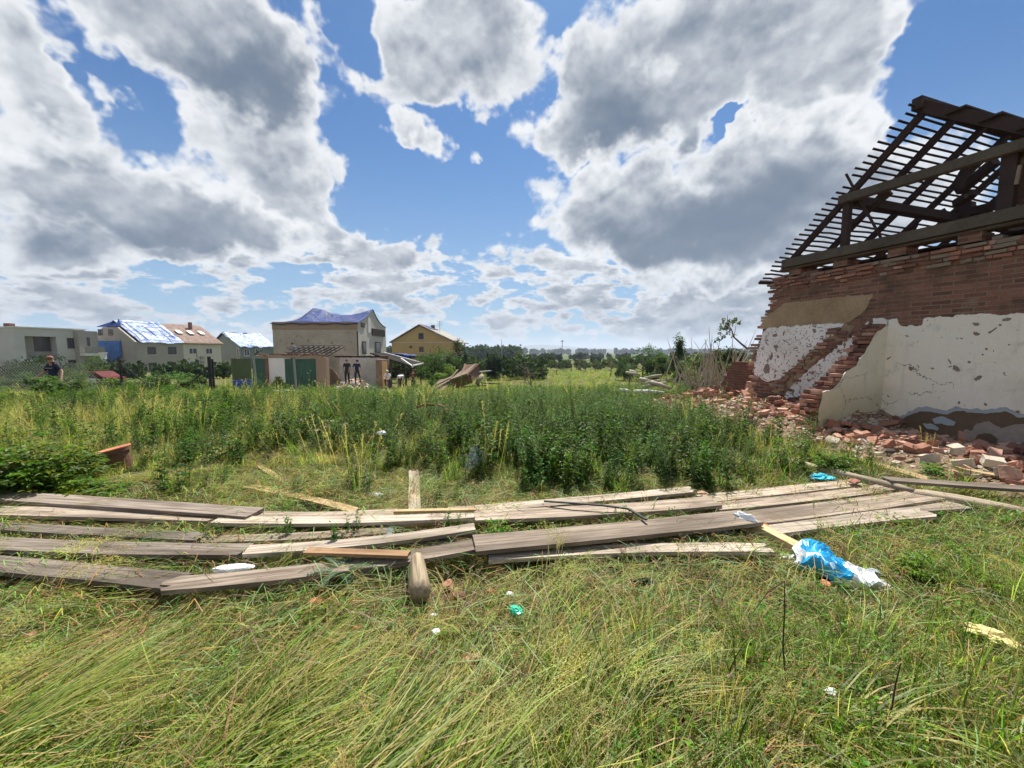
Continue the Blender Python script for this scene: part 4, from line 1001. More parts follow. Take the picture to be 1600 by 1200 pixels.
for (u0_, f0_, u1_, f1_) in [(1.0, .05, 1.2, .97), (2.2, .08, 2.1, .9), (.9, .9, split - .1, .93), (1.2, .1, split - .1, .07), (3.2, .75, 7.0, .7), (4.4, .3, 4.2, .8), (6.0, .1, 6.2, .6), (2.4, .5, 5.6, .46), (7.2, .2, 7.0, .95), (5.2, .3, 8.4, .28)]:
    mb = MB(); n_ = 10; pr = onroof(u0_, f0_)
    for k in range(1, n_ + 1): pn = onroof(u0_ + (u1_ - u0_) * k / n_, f0_ + (f1_ - f0_) * k / n_); mb.beam(pr, pn, .09, .05); pr = pn
    mb.build('strap', M_STRAP, B1)
mb = MB()   # half-hip end in plain blue
hz = ze + (zr - ze) * .68
mb.prism([fb_.P(-.15, g * .24, hz), fb_.P(-.15, g * .76, hz), fb_.P(1.5, g / 2, zr + .1)], Z3 * .12); o = mb.build('hip_tarpaulin', M_TARP, B1); recalc(o)
a_, b2, z1, z2 = fb_.quadpts(149, 533, 193, 567, 'G')
mb = MB(); nU, nV = 16, 10
for i in range(nU + 1):
    for j in range(nV + 1):
        f_, g_ = i / nU, j / nV; low = z1 + (0.9 + .35 * math.sin(f_ * 23)) * (1 if f_ < .35 else 0) * (1 - f_ / .35 * .7 if f_ < .35 else 0)
        p = fb_.P(-.08 - .12 * math.sin(f_ * 9 + g_ * 2) * (1 - g_) - .08, a_ + (b2 - a_) * f_, low + (z2 - low) * g_); mb.v.append(tuple(p))
for i in range(nU):
    for j in range(nV): a = i * (nV + 1) + j; mb.f.append((a, a + nV + 1, a + nV + 2, a + 1)); mb.m.append(0)
o = mb.build('hanging_tarpaulin', M_TARPB, B1, smooth=True); sl = o.modifiers.new('thick', 'SOLIDIFY'); sl.thickness = .02
mb = MB(); a3, b3, z13, z23 = fb_.quadpts(180, 545, 194, 567, 'G'); fb_.slab(mb, 'G', a3, b3, z13, z23, 0, .04); mb.build('torn_wall_patch', M_STD2, B1)
fb_.window(B1, (153, 514.5, 161, 524), 'G', sill=False); fb_.window(B1, (169, 515, 177, 524), 'G', sill=False)
for q4 in ((230, 542, 244, 554), (262, 542, 276, 554), (232, 567, 246, 580), (263, 566, 276, 579)): fb_.window(B1, q4)
mb = MB(); mb.beam(fb_.P(.15, -.08, ze - .1), fb_.P(.15, -.08, fb_.z0), .12, .12, up=fb_.g); mb.build('downpipe', M_STB, B1)
B2 = empty('tile_roofed_house', fb_.P(split, 0, 0), 'cream house half with a brown tiled roof and three roof windows', 'house')
wallbox(fb_, split + .01, LB, 0.02, g - .02, fb_.z0 - 1, ze, 'wall', M_STC, B2)
roofslab(fb_, split, LB + .3, -.5, ze - .1, g / 2, zr - .1, .14, 'roof', M_TILE, B2, wr=.05, seed=4); roofslab(fb_, split, LB + .3, g + .5, ze - .1, g / 2, zr - .1, .14, 'roof', M_TILE, B2, wr=.05, seed=5)
gable(fb_, LB - .3, 0, g, ze, zr - .25, .28, 'gable_wall', M_STC, B2)
for q4 in ((295, 544, 307, 553), (321, 544, 332, 553), (296, 565, 307, 574)): fb_.window(B2, q4, frame=M_FRAMEW)
for k, (px, py) in enumerate(((279, 519.5), (297, 520.5), (314, 521))):
    # skylight on the slope: find the point on the roof plane
    n_ = (fb_.P(0, g / 2, zr) - fb_.P(0, -.5, ze)).cross(fb_.e).normalized(); o_ = Vector((0, 0, CH)); d = ray(px, py); kk = (fb_.P(0, -.5, ze) - o_).dot(n_) / d.dot(n_); p = o_ + d * kk
    sd_ = (fb_.P(0, g / 2, zr) - fb_.P(0, -.5, ze)).normalized(); mb = MB(); mb.box(p + n_ * (-.15 if n_.z < 0 else .15), (.9, 1.3, .14), Matrix((fb_.e, sd_, fb_.e.cross(sd_))).transposed()); mb.build('skylight', M_FRAMEW, B2)
mb = MB(); p = at_y(297, 508, fb_.P(LB * .8, g / 2, 0).y); mb.box((p.x, p.y, p.z - .2), (.5, .5, 1.6)); mb.build('chimney', M_LOOSE3, B2)
for px, py in ((315, 559), (315, 566)): 
    a, z_ = fb_.hit(px, py); mb = MB(); fb_.slab(mb, 'F', a - .4, a + .4, z_ - .28, z_ + .28, 0, .3); mb.build('air_conditioner', M_ASBEST, B2)
mb = MB(); p = fb_.P(fb_.hit(301, 560)[0], -1.2, 0); mb.tube([(p.x, p.y, tzf(p.x, p.y) - .3), (p.x, p.y, at_y(301, 545, p.y).z)], .05, 6); o = mb.build('utility_pole', M_METAL, None); tag(o, 'thin dark pole standing in front of the cream house half', 'pole')
# ---- balcony and garden wall between A and B
fc = Frame(133, 66, 75); Bc = empty('balcony_annex', fc.P(0, 0, 0), 'small annex with a balcony between the flat-roofed house and the gable', 'annex')
wallbox(fc, 0, fc.hit(161, 540)[0], 1.2, 5, fc.z0 - 1, fc.hit(140, 517)[1], 'wall', M_STB, Bc); wallbox(fc, 0, fc.hit(163, 552)[0], -.2, 1.2, fc.hit(140, 556)[1], fc.hit(140, 552)[1], 'balcony_slab', M_STW, Bc)
wallbox(fc, 0, fc.hit(163, 552)[0], -.2, -.1, fc.hit(140, 552)[1], fc.hit(140, 542)[1], 'balcony_panel', M_ASBEST, Bc)
fc.window(Bc, (135, 527, 141, 541), sill=False)
mb = MB(); p = at_y(161, 552, 50); mb.box((p.x, p.y, p.z / 2 - 1.2), (.45, .45, p.z + 2.4)); mb.box((p.x, p.y, p.z + .05), (.6, .6, .1)); o = mb.build('gate_pillar', M_STW, None); tag(o, 'white capped gate pillar in front of the blue hanging sheet', 'pillar')
# ---- C: small grey-green house with sheeting
fd = Frame(377, 90, 75); g = 9.2; ze = fd.hit(378, 541)[1]; LC = fd.hit(430, 541)[0]; zr = at_y(350, 519.5, fd.P(0, g / 2, 0).y).z
Cc = empty('grey_green_house', fd.P(0, 0, 0), 'dark grey-green house with shiny blue sheeting on its roof, pale with painted glare', 'house')
wallbox(fd, 0, LC, 0, g, fd.z0 - 1, ze, 'wall', M_STG, Cc); gable(fd, 0, 0, g, ze, zr - .1, .3, 'gable_wall', M_STG, Cc)
roofslab(fd, -.6, LC, -.6, ze - .1, g / 2, zr, .1, 'roof_tarpaulin', M_TARPL, Cc, wr=.35, seed=7); roofslab(fd, -.6, LC, g + .6, ze - .1, g / 2, zr, .1, 'roof_tarpaulin', M_TARP, Cc, wr=.3, seed=8)
for q4 in ((381, 545, 390, 556), (399, 545, 406, 555)): fd.window(Cc, q4, frame=M_FRAMEW)
fd.window(Cc, (370, 544, 374, 560), 'G', frame=M_FRAMEW); fd.window(Cc, (352, 564, 360, 575), 'G', frame=M_FRAMEW)
# ---- D: the beige house under the sagging blue sheet
fe = Frame(428, 38, 0); LD = fe.hit(558, 505)[0]; ze = fe.hit(490, 503)[1]; gD = 8.4
D = empty('beige_house', fe.P(0, 0, 0), 'beige two-storey house whose roof is a sagging dark blue tarpaulin', 'house')
wallbox(fe, 0, LD, 0, gD, fe.z0 - 1, fe.hit(490, 515)[1], 'wall', M_STD, D); wallbox(fe, -.02, LD + .02, -.03, gD + .02, fe.hit(490, 515)[1], ze, 'upper_wall_band', M_STD2, D)
prof = [(428, 500), (440, 497.5), (447, 497), (452, 488), (460, 480.5), (466, 480.5), (480, 484), (495, 489), (510, 491), (525, 491), (545, 487), (562, 482)]
Yr = 38 + 3.6; PX = [(p[0]) for p in prof]
us = [at_y(px, py, Yr) for px, py in prof]
mb = MB(); nU = 60; nV = 16; u_all = np.linspace(fe.C.x - .15, fe.C.x + LD + .12, nU + 1)
rx_ = np.array([p.x for p in us]); rz_ = np.array([p.z for p in us])
def tarpz(X, f_):
    zr_ = float(np.interp(X * Yr / 38 * .985, rx_, rz_)); g_ = 1 - abs(f_ - .5) * 2; ex = 1.15 if f_ < .5 else 2.1
    return ze + .02 + (zr_ - ze - .02) * g_ ** ex - .12 * math.sin(math.pi * g_) * (f_ < .5)
for i, X in enumerate(u_all):
    for j in range(nV + 1):
        f_ = j / nV; g_ = 1 - abs(f_ - .5) * 2; Y = 38 - .12 + f_ * (gD + .2); z_ = tarpz(X, f_)
        z_ += (.07 * math.sin((X + (Y - 38) * .6) * 3.1) * g_ * (1 - g_) * 2 + .05 * mnoise.noise(Vector((X * 1.5, Y * .6, 0))) * (g_ > .05)) * min(1, (nU - i) / 4)
        if j == 0: z_ -= .22 + .05 * math.sin(X * 3)
        mb.v.append((X, Y - (.03 if j == 0 else 0), z_))
for i in range(nU):
    for j in range(nV): a = i * (nV + 1) + j; mb.f.append((a, a + nV + 1, a + nV + 2, a + 1)); mb.m.append(0)
o = mb.build('roof_tarpaulin', M_TARP, D, smooth=True); sl = o.modifiers.new('thick', 'SOLIDIFY'); sl.thickness = .03
def endhit(px, py):
    d = ray(px, py); k = (fe.C.x + LD) / d.x; return d.y * k, CH + d.z * k
X1 = fe.C.x + LD
gp = [(38 + .02 + f_ * gD, tarpz(X1, f_) - .04) for f_ in np.linspace(0, 1, 24)] + [(38 + .02 + gD, fe.z0 - 1), (38.02, fe.z0 - 1)]
mb = MB(); mb.prism([Vector((X1 + .03, *p)) for p in gp], Vector((-.3, 0, 0))); o = mb.build('end_wall', M_STC, D); recalc(o)
def endbox(x0, y0, x1, y1, name, mat, t_=.06):
    a, z1 = endhit(x0, y0); b_, z2 = endhit(x1, y1); mb = MB(); mb.box((X1 + .03 + t_ / 2, (a + b_) / 2, (z1 + z2) / 2), (t_, abs(b_ - a), abs(z2 - z1))); return mb.build(name, mat, D)
endbox(563, 504, 569, 512, 'window', M_FRAMEB); endbox(565, 533, 571.5, 553, 'window', M_FRAMEB); endbox(566, 535.5, 570.5, 551.5, 'pane', M_GLASS, .075); endbox(585, 534, 594, 552, 'window', M_FRAMEB); endbox(586.5, 536, 592.5, 550.5, 'pane', M_GLASS, .075)
endbox(580, 513, 600, 526, 'wooden_loggia', M_OLDWOOD, .12); endbox(556.8, 517, 558.6, 556, 'downpipe', M_METAL, .1)
endbox(574, 496, 578, 520, 'white_plaster_strip', M_STW, .045)
fe.window(D, (506, 544, 516.5, 554.5), sill=False)
q = random.Random(17)
for k in range(26):
    px, py = q.uniform(435, 552), q.uniform(517, 548); u, z_ = fe.hit(px, py); r0 = q.choice((.05, .07, .1, .16)); ring = [fe.P(u + math.cos(a) * r0 * q.uniform(.6, 1.4), -.006, z_ + math.sin(a) * r0 * q.uniform(.6, 1.3)) for a in [i * .785 for i in range(8)]]
    mb = MB(); mb.prism(ring, fe.g * .004); o = mb.build('plaster_scar', M_STD2, D); recalc(o)
# ---- E: ochre gable
ff = Frame(612.5, 65, 0); gE = ff.hit(710, 540)[0]; ze = ff.hit(612, 534)[1]; zr = ff.hit(655.6, 508)[1]; um = ff.hit(655.6, 520)[0]
E = empty('ochre_house', ff.P(0, 0, 0), 'ochre gabled house with a damaged roof, a chimney and a scrap of blue sheet', 'house')
wallbox(ff, 0, gE, 0, 10, ff.z0 - 1, ze, 'wall', M_STE, E)
mb = MB(); mb.prism([ff.P(0, 0, ze), ff.P(gE, 0, ze), ff.P(um, 0, zr - .12)], ff.g * .3); o = mb.build('gable_wall', M_STE, E); recalc(o)
for sgn, (ue, uu) in (('l', (-.3, um)), ('r', (gE + .4, um))):
    mb = MB(); A4 = [ff.P(ue, -.35, ze - .2), ff.P(uu, -.35, zr), ff.P(uu + .9, 10, zr), ff.P(ue + .9, 10, ze - .2)]
    mb.prism(A4, Z3 * .16); o = mb.build('roof', M_TILE if sgn == 'l' else M_ASBEST, E); recalc(o)
mb = MB(); mb.prism([ff.P(um, .6, zr + .19), ff.P(um + 1.7, .6, zr - .55), ff.P(um + 2.2, 5.5, zr - .55), ff.P(um + .5, 5.5, zr + .19)], Z3 * .05); o = mb.build('blue_sheet', M_TARP, E); recalc(o)
mb = MB(); p = at_y(676.5, 513, 69); mb.box((p.x, p.y, p.z - .1), (.6, .6, 1.3)); mb.build('chimney', M_LOOSE3, E)
mb = MB(); p = at_y(687, 502, 70); mb.tube([(p.x, p.y, p.z - 2.6), (p.x, p.y, p.z)], .035, 6)
for k in range(4): mb.beam((p.x - .45, p.y, p.z - .05 - k * .25), (p.x + .45, p.y, p.z - .05 - k * .25), .03, .03)
mb.build('antenna', M_METAL, E)
wallbox(ff, -.05, gE + .05, -.05, -.002, ff.hit(650, 535.5)[1], ff.hit(650, 534.5)[1], 'string_course', M_STC, E)
ff.window(E, (654, 520.5, 662, 530.5)); ff.window(E, (655, 541.5, 662, 550.5)); ff.window(E, (640, 540, 644, 544), sill=False, name='vent_window')
wallbox(ff, gE * .55, gE + 1.5, -1.5, -.06, ff.z0 - 1, ff.hit(650, 553)[1], 'grey_extension', M_ASBEST, E)
M_GREYD = simple('grey_rotten_timber', (0.10, 0.085, 0.07), .95, .3)
# ---- F: garage row in front
fg = Frame(363, 30, 0); zt = fg.hit(430, 560)[1]; G_ = empty('garage_row', fg.P(0, 0, 0), 'roofless garage row with green doors and a crumbling white wall', 'garage')
def gx_(px): return fg.hit(px, 580)[0]
z0 = fg.z0 - .4
wallbox(fg, gx_(416), gx_(420), -.1, .3, z0, zt, 'brick_pier', M_LOOSE3, G_); wallbox(fg, gx_(420), gx_(445), 0, .3, z0, zt, 'wall', M_STW, G_)
wallbox(fg, gx_(495), gx_(511), -.1, .4, z0, zt + .05, 'brick_pier', M_STD2, G_)
wallbox(fg, gx_(363), gx_(511), 3.8, 4.1, z0, zt + .3, 'back_wall', M_STD, G_)
wallbox(fg, gx_(398), gx_(505), -.05, .25, zt + .05, fg.hit(430, 555.5)[1], 'lintel', M_STD2, G_)
def corr(u0, u1, name, mat, zt_, parent, v=.1, nl=2):
    mb = MB(); n_ = max(6, int((u1 - u0) / .12))
    for k in range(n_):
        a, b_ = u0 + (u1 - u0) * k / n_, u0 + (u1 - u0) * (k + 1) / n_; mb.box(fg.P((a + b_) / 2, v - (.015 if k % 2 else 0), (z0 + zt_) / 2), (b_ - a, .05, zt_ - z0))
    return mb.build(name, mat, parent)
corr(gx_(363), gx_(393), 'garage_door', M_GREEN2, zt, G_, -.02); corr(gx_(393.5), gx_(416), 'garage_door', M_GREEN, zt - .02, G_)
corr(gx_(445), gx_(470), 'garage_door', M_GREEN, zt - .05, G_); corr(gx_(470.5), gx_(495), 'garage_door', M_GREEN, zt - .05, G_)
# broken white wall behind the two people, plaster fallen off to bare stone at lower left
wallbox(fg, gx_(511), gx_(590), 2.2, 2.5, z0, zt + .05, 'broken_white_wall', simple('peeling_white_wall', (0.46, 0.43, 0.38), .95, .45, 1.2, bump=.5), G_)
mb = MB(); fgC = fg.C; fg.C = fg.P(0, 2.19, 0); pts = rag([fg.hit(*p) for p in ((511, 571), (519, 576), (527, 585), (533, 594), (541, 606), (511, 615))], .05, .2, 3); mb.prism([fg.P(a, 0, b_) for a, b_ in pts], fg.g * -.06); fg.C = fgC
M_BRB = brickmat('pale_brick_field', (0.30, 0.20, 0.14), (0.23, 0.15, 0.11), (0.33, 0.27, 0.21), wallaxes=(1, 0)); o = mb.build('bare_brick_patch', M_BRB, G_); recalc(o)
wallbox(fg, gx_(588), gx_(598), -.1, 2.3, z0, zt - .1, 'brick_pier', M_BRB, G_); wallbox(fg, gx_(598), gx_(605), -.15, -.05, z0, zt - .25, 'ochre_panel', M_STE, G_)
mb = MB(); q = random.Random(5)
for k in range(46): u = gx_(505) + (gx_(592) - gx_(505)) * k / 46; mb.box(fg.P(u, 2.35, zt + .07 + q.uniform(0, .06)), (.28, .3, .1), Matrix.Rotation(q.uniform(-.2, .2), 3, 'Y'))
mb.build('broken_wall_top', M_LOOSE3, G_)
mb = MB(); q = random.Random(23); u = gx_(398)
while u < gx_(508): w_ = q.uniform(.12, .4); mb.box(fg.P(u + w_ / 2, .1 + q.uniform(-.1, .1), fg.hit(430, 555.5)[1] + q.uniform(.0, .12)), (w_, .3, q.uniform(.06, .14)), Matrix.Rotation(q.uniform(-.15, .15), 3, 'Y')); u += w_ * q.choice((1, 1, 1.8))
mb.build('broken_lintel_edge', M_LOOSE3, G_)
for k in range(9):
    mb = MB(); u = gx_(428) + (gx_(500) - gx_(428)) * k / 8; mb.beam(fg.P(u, 1.2, zt + .15), fg.P(u + .2, 4.1, zt + .95 + q.uniform(-.05, .05)), .1, .12); mb.build('rafter', M_GREYD, G_)
for k in range(5): mb = MB(); mb.beam(fg.P(gx_(426) - .1, 1.2 + k * .7, zt + .27 + k * .19), fg.P(gx_(503), 1.2 + k * .7, zt + .27 + k * .19), .06, .05); mb.build('batten', M_GREYD, G_)
# lean-to on the right of the garage
fh = Frame(590, 33, 0); Hh = empty('lean_to_shed', fh.P(0, 0, 0), 'open lean-to shed with a dark sloping roof right of the garage row', 'shed')
q0 = [at_y(578, 553, 32.5), at_y(645, 574, 31), at_y(662, 570, 35), at_y(600, 553, 36.5)]
mb = MB(); mb.prism(q0, Z3 * .1); o = mb.build('roof', simple('dark_bitumen_sheet', (0.04, 0.037, 0.035), 1.0, .3, spec=0.0), Hh); recalc(o)
mb = MB(); mb.beam(q0[1] + Z3 * .05, q0[0] + Z3 * .05 + Vector((2.6, 0, -.45)), .1, .14); mb.beam(q0[1] + Z3 * .14, q0[2] + Z3 * .14, .1, .1); mb.build('eaves_board', M_STW, Hh)
mb = MB(); mb.beam(q0[2] + Z3 * .15, q0[3] + Z3 * .15, .12, .05); mb.build('white_flashing', M_STW, Hh)
for px, Y in ((608, 31.6), (622, 32), (634, 31.8), (646, 33), (657, 34.5)):
    p = at_y(px, 574, Y); mb = MB(); mb.beam((p.x, Y, tzf(p.x, Y) - .2), (p.x, Y, p.z - .02), .12, .12, up=(0, 1, 0)); mb.build('post', M_OLDWOOD, Hh)
mb = MB(); p = at_y(618, 556, 40)
for i in range(13):
    for j in range(5): mb.v.append((p.x - 1.6 + i * .27, p.y + j * .5, p.z + .25 - abs(i - 6) * .035 + .1 * mnoise.noise(Vector((i * .7, j, 3)))))
for i in range(12):
    for j in range(4): a = i * 5 + j; mb.f.append((a, a + 5, a + 6, a + 1)); mb.m.append(0)
o = mb.build('blue_tarpaulin', M_TARP, None, smooth=True); sl = o.modifiers.new('thick', 'SOLIDIFY'); sl.thickness = .3; tag(o, 'blue sheet folded over the low roof beside the beige house', 'tarpaulin')
# ---- fence posts, barrel, wooden wreck, heaps
def pos_at(px, Y): p = at_y(px, 560, Y); return p.x, Y, tzf(p.x, Y)
def postthing(px, pytop, Y, r_, lab, braces=()):
    x, y, z_ = pos_at(px, Y); e_ = empty('fence_post', (x, y, z_), lab, 'fence post', 'posts of the old wire fence')
    mb = MB(); mb.tube([(x, y, z_ - .2), (x, y, at_y(px, pytop, Y).z)], r_, 8); mb.build('post', M_METAL, e_)
    for (bx, by, pxt, pyt) in braces:
        mb = MB(); a = at_y(bx, by, Y + .3); mb.tube([(a.x, a.y, a.z), tuple(at_y(pxt, pyt, Y + .05))], .03, 6); mb.build('brace', M_METAL, e_)
postthing(187, 562, 17, .05, 'black fence post with a long slanting brace left of the bushes', ((242, 611, 189, 568),))
postthing(326.5, 557, 17.5, .07, 'thick black fence post standing right behind the wooden boards', ((290, 606, 325, 574),)); postthing(331.5, 561, 17.7, .045, 'thin black fence post paired with the thick one')
for px, pt, Y, lab in ((396, 554, 19.5, 'speckled fence post in front of the green garage doors'), (459, 560, 22, 'pale mottled post in front of the second garage door')):
    x, y, z_ = pos_at(px, Y); mb = MB(); mb.tube([(x, y, z_ - .2), (x + .05, y, z_ + .8), (x, y, at_y(px, pt, Y).z)], .055, 8); o = mb.build('fence_post', M_ASBEST, None); tag(o, lab, 'fence post', 'posts of the old wire fence')
mb = MB(); x, y, z_ = pos_at(396, 19.5); p = at_y(396, 556, 19.5); mb.tube([tuple(p), tuple(at_y(404, 549, 19.7)), tuple(at_y(410, 546, 20))], .035, 6); o = mb.build('bent_fence_wire', M_METAL, None); tag(o, 'bent dark rod curling off the top of the speckled post', 'rod')
# wire mesh fence at the left
mb = MB(); Yf = 17
xa, xb = at_y(-90, 560, Yf).x, at_y(187, 560, Yf).x; zt_ = at_y(100, 567, Yf).z; zb_ = tzf(xa, Yf)
mb.beam((xa, Yf, zt_), (xb, Yf, zt_), .012, .012)
for k in range(int((xb - xa) / .14) + 8):
    x0 = xa + k * .14 - 1
    for sg in (1, -1):
        x1 = x0 + sg * (zt_ - zb_); a0, a1 = x0, x1; za, zb2 = zb_, zt_
        if min(a0, a1) < xa or max(a0, a1) > xb: continue
        mb.beam((a0, Yf, za), (a1, Yf, zb2), .006, .006)
o = mb.build('wire_fence', simple('grey_fence_wire', (.18, .18, .17), .6, .1), None); tag(o, 'sagging chain-link fence running behind the standing person at the left', 'fence')
# barrel
x, y, z_ = pos_at(377, 25); mb = MB(); br_ = .5; zt_ = at_y(377, 594, 25).z; hb = max(.5, zt_ - z_ + .05)
mb.lathe([(br_ * .9, 0), (br_, .05), (br_ * .97, hb * .5), (br_ * 1.0, hb * .97), (br_ * 1.03, hb), (br_ * .95, hb), (br_ * .93, hb * .9), (0, hb * .88)], (x, y, z_ - .05), 24); mb.lathe([(0, 0), (br_ * .9, 0)], (x, y, z_ - .05), 24)
o = mb.build('water_tub', simple('blue_plastic', (0.015, 0.05, 0.28), .45, .2), None, smooth=False); tag(o, 'dark blue plastic tub in front of the olive green garage door', 'tub')
# wooden wreck: a tipped wooden container with a slatted lid
M_WRK = simple('raw_brown_plywood', (0.13, 0.08, 0.035), .85, .35, 1.5, bump=.3); M_WRK2 = simple('pinkish_board', (0.20, 0.115, 0.08), .85, .3, 1.5); M_WRK3 = simple('grey_slat_wood', (0.18, 0.135, 0.09), .9, .5, 2.5, bump=.3)
Yw = 17.5; wr = empty('broken_wooden_crate', at_y(725, 612, Yw), 'tipped broken wooden crate with a slatted side lying in the meadow', 'crate')
def wz(zx, zy, dY=0.0): return at_y(560 + zx / 5.333, 480 + zy / 5.333, Yw + dY)
def panel(name, pts, mat, th=.04):
    mb = MB(); n_ = (pts[1] - pts[0]).cross(pts[2] - pts[0]).normalized(); mb.prism(pts, n_ * th); o = mb.build(name, mat, wr); recalc(o); return o
panel('front_board', [wz(760, 612, -.3), wz(935, 560, -.6), wz(945, 632, -.5), wz(780, 690, -.2)], M_WRK)
panel('side_board', [wz(908, 560, -.65), wz(1003, 468, .6), wz(1012, 560, .6), wz(932, 628, -.6)], M_WRK2)
panel('base_board', [wz(762, 610, -.25), wz(905, 560, -.6), wz(990, 470, .62), wz(880, 520, .9)], M_WRK3)
for k in range(6): f_ = k / 6; mb = MB(); mb.beam(wz(855 - f_ * 10 + f_ * 60, 560 - f_ * 10, .1 + f_ * .2), wz(892 + f_ * 90, 482 - f_ * 8, .7), .09, .03); mb.build('slat', M_WRK2, wr)
mb = MB(); mb.beam(wz(868, 575, -.1), wz(890, 478, .75), .08, .1); mb.build('corner_batten', M_WRK2, wr); mb = MB(); mb.beam(wz(768, 600, .1), wz(830, 525, .9), .07, .09); mb.build('corner_batten', M_WRK3, wr)
for k in range(9):
    f_ = k / 9; a = wz(590 + f_ * 125, 712 - f_ * 20, -.2); b_ = wz(690 + f_ * 90, 605 - f_ * 15, .9); mb = MB(); mb.beam(a, b_, .13, .025, up=(0, -.3, 1)); mb.build('lid_slat', M_WRK3, wr)
for k, (p1, p2) in enumerate((((640, 650, 0), (800, 570, .8)), ((1020, 630, .6), (1180, 640, .6)), ((1015, 685, .3), (1130, 690, .3)), ((850, 665, .2), (1060, 650, .8)), ((680, 735, -.4), (815, 738, -.3)), ((960, 545, .8), (1100, 530, 2.5)))):
    a, b_ = wz(*p1), wz(*p2); mb = MB(); mb.beam(a, b_, .16, .05); o = mb.build('scrap_board', (M_WRK3, M_OLDWOOD, M_OLDWOOD, M_WRK, M_STW, M_ASBEST)[k], None)
    tag(o, ('dark board leaning behind the crate lid', 'dark timber reaching right from the tipped crate', 'thin dark board low at the right of the crate', 'brown board under the tipped crate', 'white board lying in front of the tipped crate', 'grey board behind the crate pointing at the meadow')[k], 'board', 'boards around the tipped crate')
x, y, z_ = pos_at(748, 17.9); mb = MB(); mb.tube([tuple(wz(990, 640, .3)), tuple(wz(1012, 590, .5)), tuple(wz(1030, 575, 1.2))], [.10, .12, .10], 10); o = mb.build('cut_log', M_LOG, None, smooth=True); tag(o, 'thick cut log wedged behind the tipped crate', 'log')
# bricks and white debris by the garage and fence
mb = MB(); q = random.Random(8)
for k in range(2600):
    px = q.choice((q.gauss(548, 22), q.uniform(395, 600), q.gauss(352, 10), q.uniform(590, 680), q.uniform(330, 480))); Y = q.uniform(22, 28.5) if px < 510 else q.uniform(26, 31)
    x = at_y(px, 560, Y).x; hh = 1.15 * math.exp(-((px - 552) / 26) ** 2) * (1 - abs(Y - 29.5) / 3 if abs(Y - 29.5) < 3 else 0)
    s_ = q.choice((.08, .12, .18, .25)); mb.mi = q.choice((0, 0, 1, 2)); mb.box((x, Y, tzf(x, Y) + max(0, hh) * q.random() + .05), (s_ * q.uniform(1, 2), s_, s_ * .5), Matrix.Rotation(q.uniform(0, 6), 3, 'Z') @ Matrix.Rotation(q.uniform(-.7, .7), 3, 'X'))
o = mb.build('debris', [M_CH, M_STW, M_LOOSE2], None); tag(o, 'white plaster and brick debris in front of the garages', None, None, 'stuff')
for k, (p1, p2, Y) in enumerate((((335, 609), (392, 615), 21), ((336, 607), (362, 609), 23), ((440, 612), (452, 605), 23), ((418, 609), (436, 615), 22), ((240, 603), (320, 612), 19), ((425, 611), (445, 615), 21))):
    a, b_ = at_y(*p1, Y), at_y(*p2, Y - .5); a.z = tzf(a.x, a.y) + .35; b_.z = tzf(b_.x, b_.y) + .35; mb = MB(); mb.beam(a, b_, .22, .05); o = mb.build('scrap_board', (M_PLANKY, M_PLANKY, M_STW, M_STW, M_PLANKY, M_STW)[k], None)
    tag(o, ('long yellowish board on the ground by the paired fence posts', 'short yellowish board behind the paired fence posts', 'white board tilted against debris by the second garage door', 'white board lying by the speckled post', 'long pale board in the weeds left of the paired posts', 'short white board before the blue tub debris')[k], 'board', 'boards lying before the garages')
# car half hidden behind the person at the left
xc, yc, zc = pos_at(146, 33); car = empty('parked_car', (xc, yc, zc), 'small red car with a white panel half hidden by weeds at the left', 'car')
M_RED = simple('red_car_paint', (0.10, 0.008, 0.010), .6, .1, spec=.1); M_TYRE = simple('black_rubber', (.02, .02, .02), .9, .1)
prof_ = [(-2.0, .35), (-2.02, .75), (-1.9, .95), (-1.2, 1.02), (-.55, 1.45), (.75, 1.48), (1.45, 1.05), (1.95, .92), (2.0, .35)]
mb = MB(); mb.prism([Vector((xc + a, yc - .8, zc + b_)) for a, b_ in prof_], Vector((0, 1.6, 0))); o = mb.build('body', M_RED, car, bevel=.06); recalc(o)
mb = MB(); mb.prism([Vector((xc + a, yc - .815, zc + b_)) for a, b_ in ((-1.05, 1.03), (-.5, 1.38), (.7, 1.41), (1.25, 1.05))], Vector((0, 1.63, 0))); o = mb.build('window', M_GLASS, car); recalc(o)
mb = MB(); mb.box((xc + .5, yc - .815, zc + .75), (.9, .03, .35)); mb.build('white_panel', M_FRAMEW, car)
for a in (-1.25, 1.25):
    for b_ in (-.78, .78):
        mb = MB(); mb.lathe([(0, -.1), (.31, -.1), (.33, -.06), (.33, .06), (.31, .1), (0, .1)], (xc + a, yc + b_, zc + .33), 20, Matrix.Rotation(math.pi / 2, 3, 'X')); mb.build('wheel', M_TYRE, car)
for a in (-2.0,): mb = MB(); mb.box((xc + a, yc - .5, zc + .75), (.06, .3, .15)); mb.build('headlight', M_FRAMEW, car); mb = MB(); mb.box((xc + a, yc + .5, zc + .75), (.06, .3, .15)); mb.build('headlight', M_FRAMEW, car)
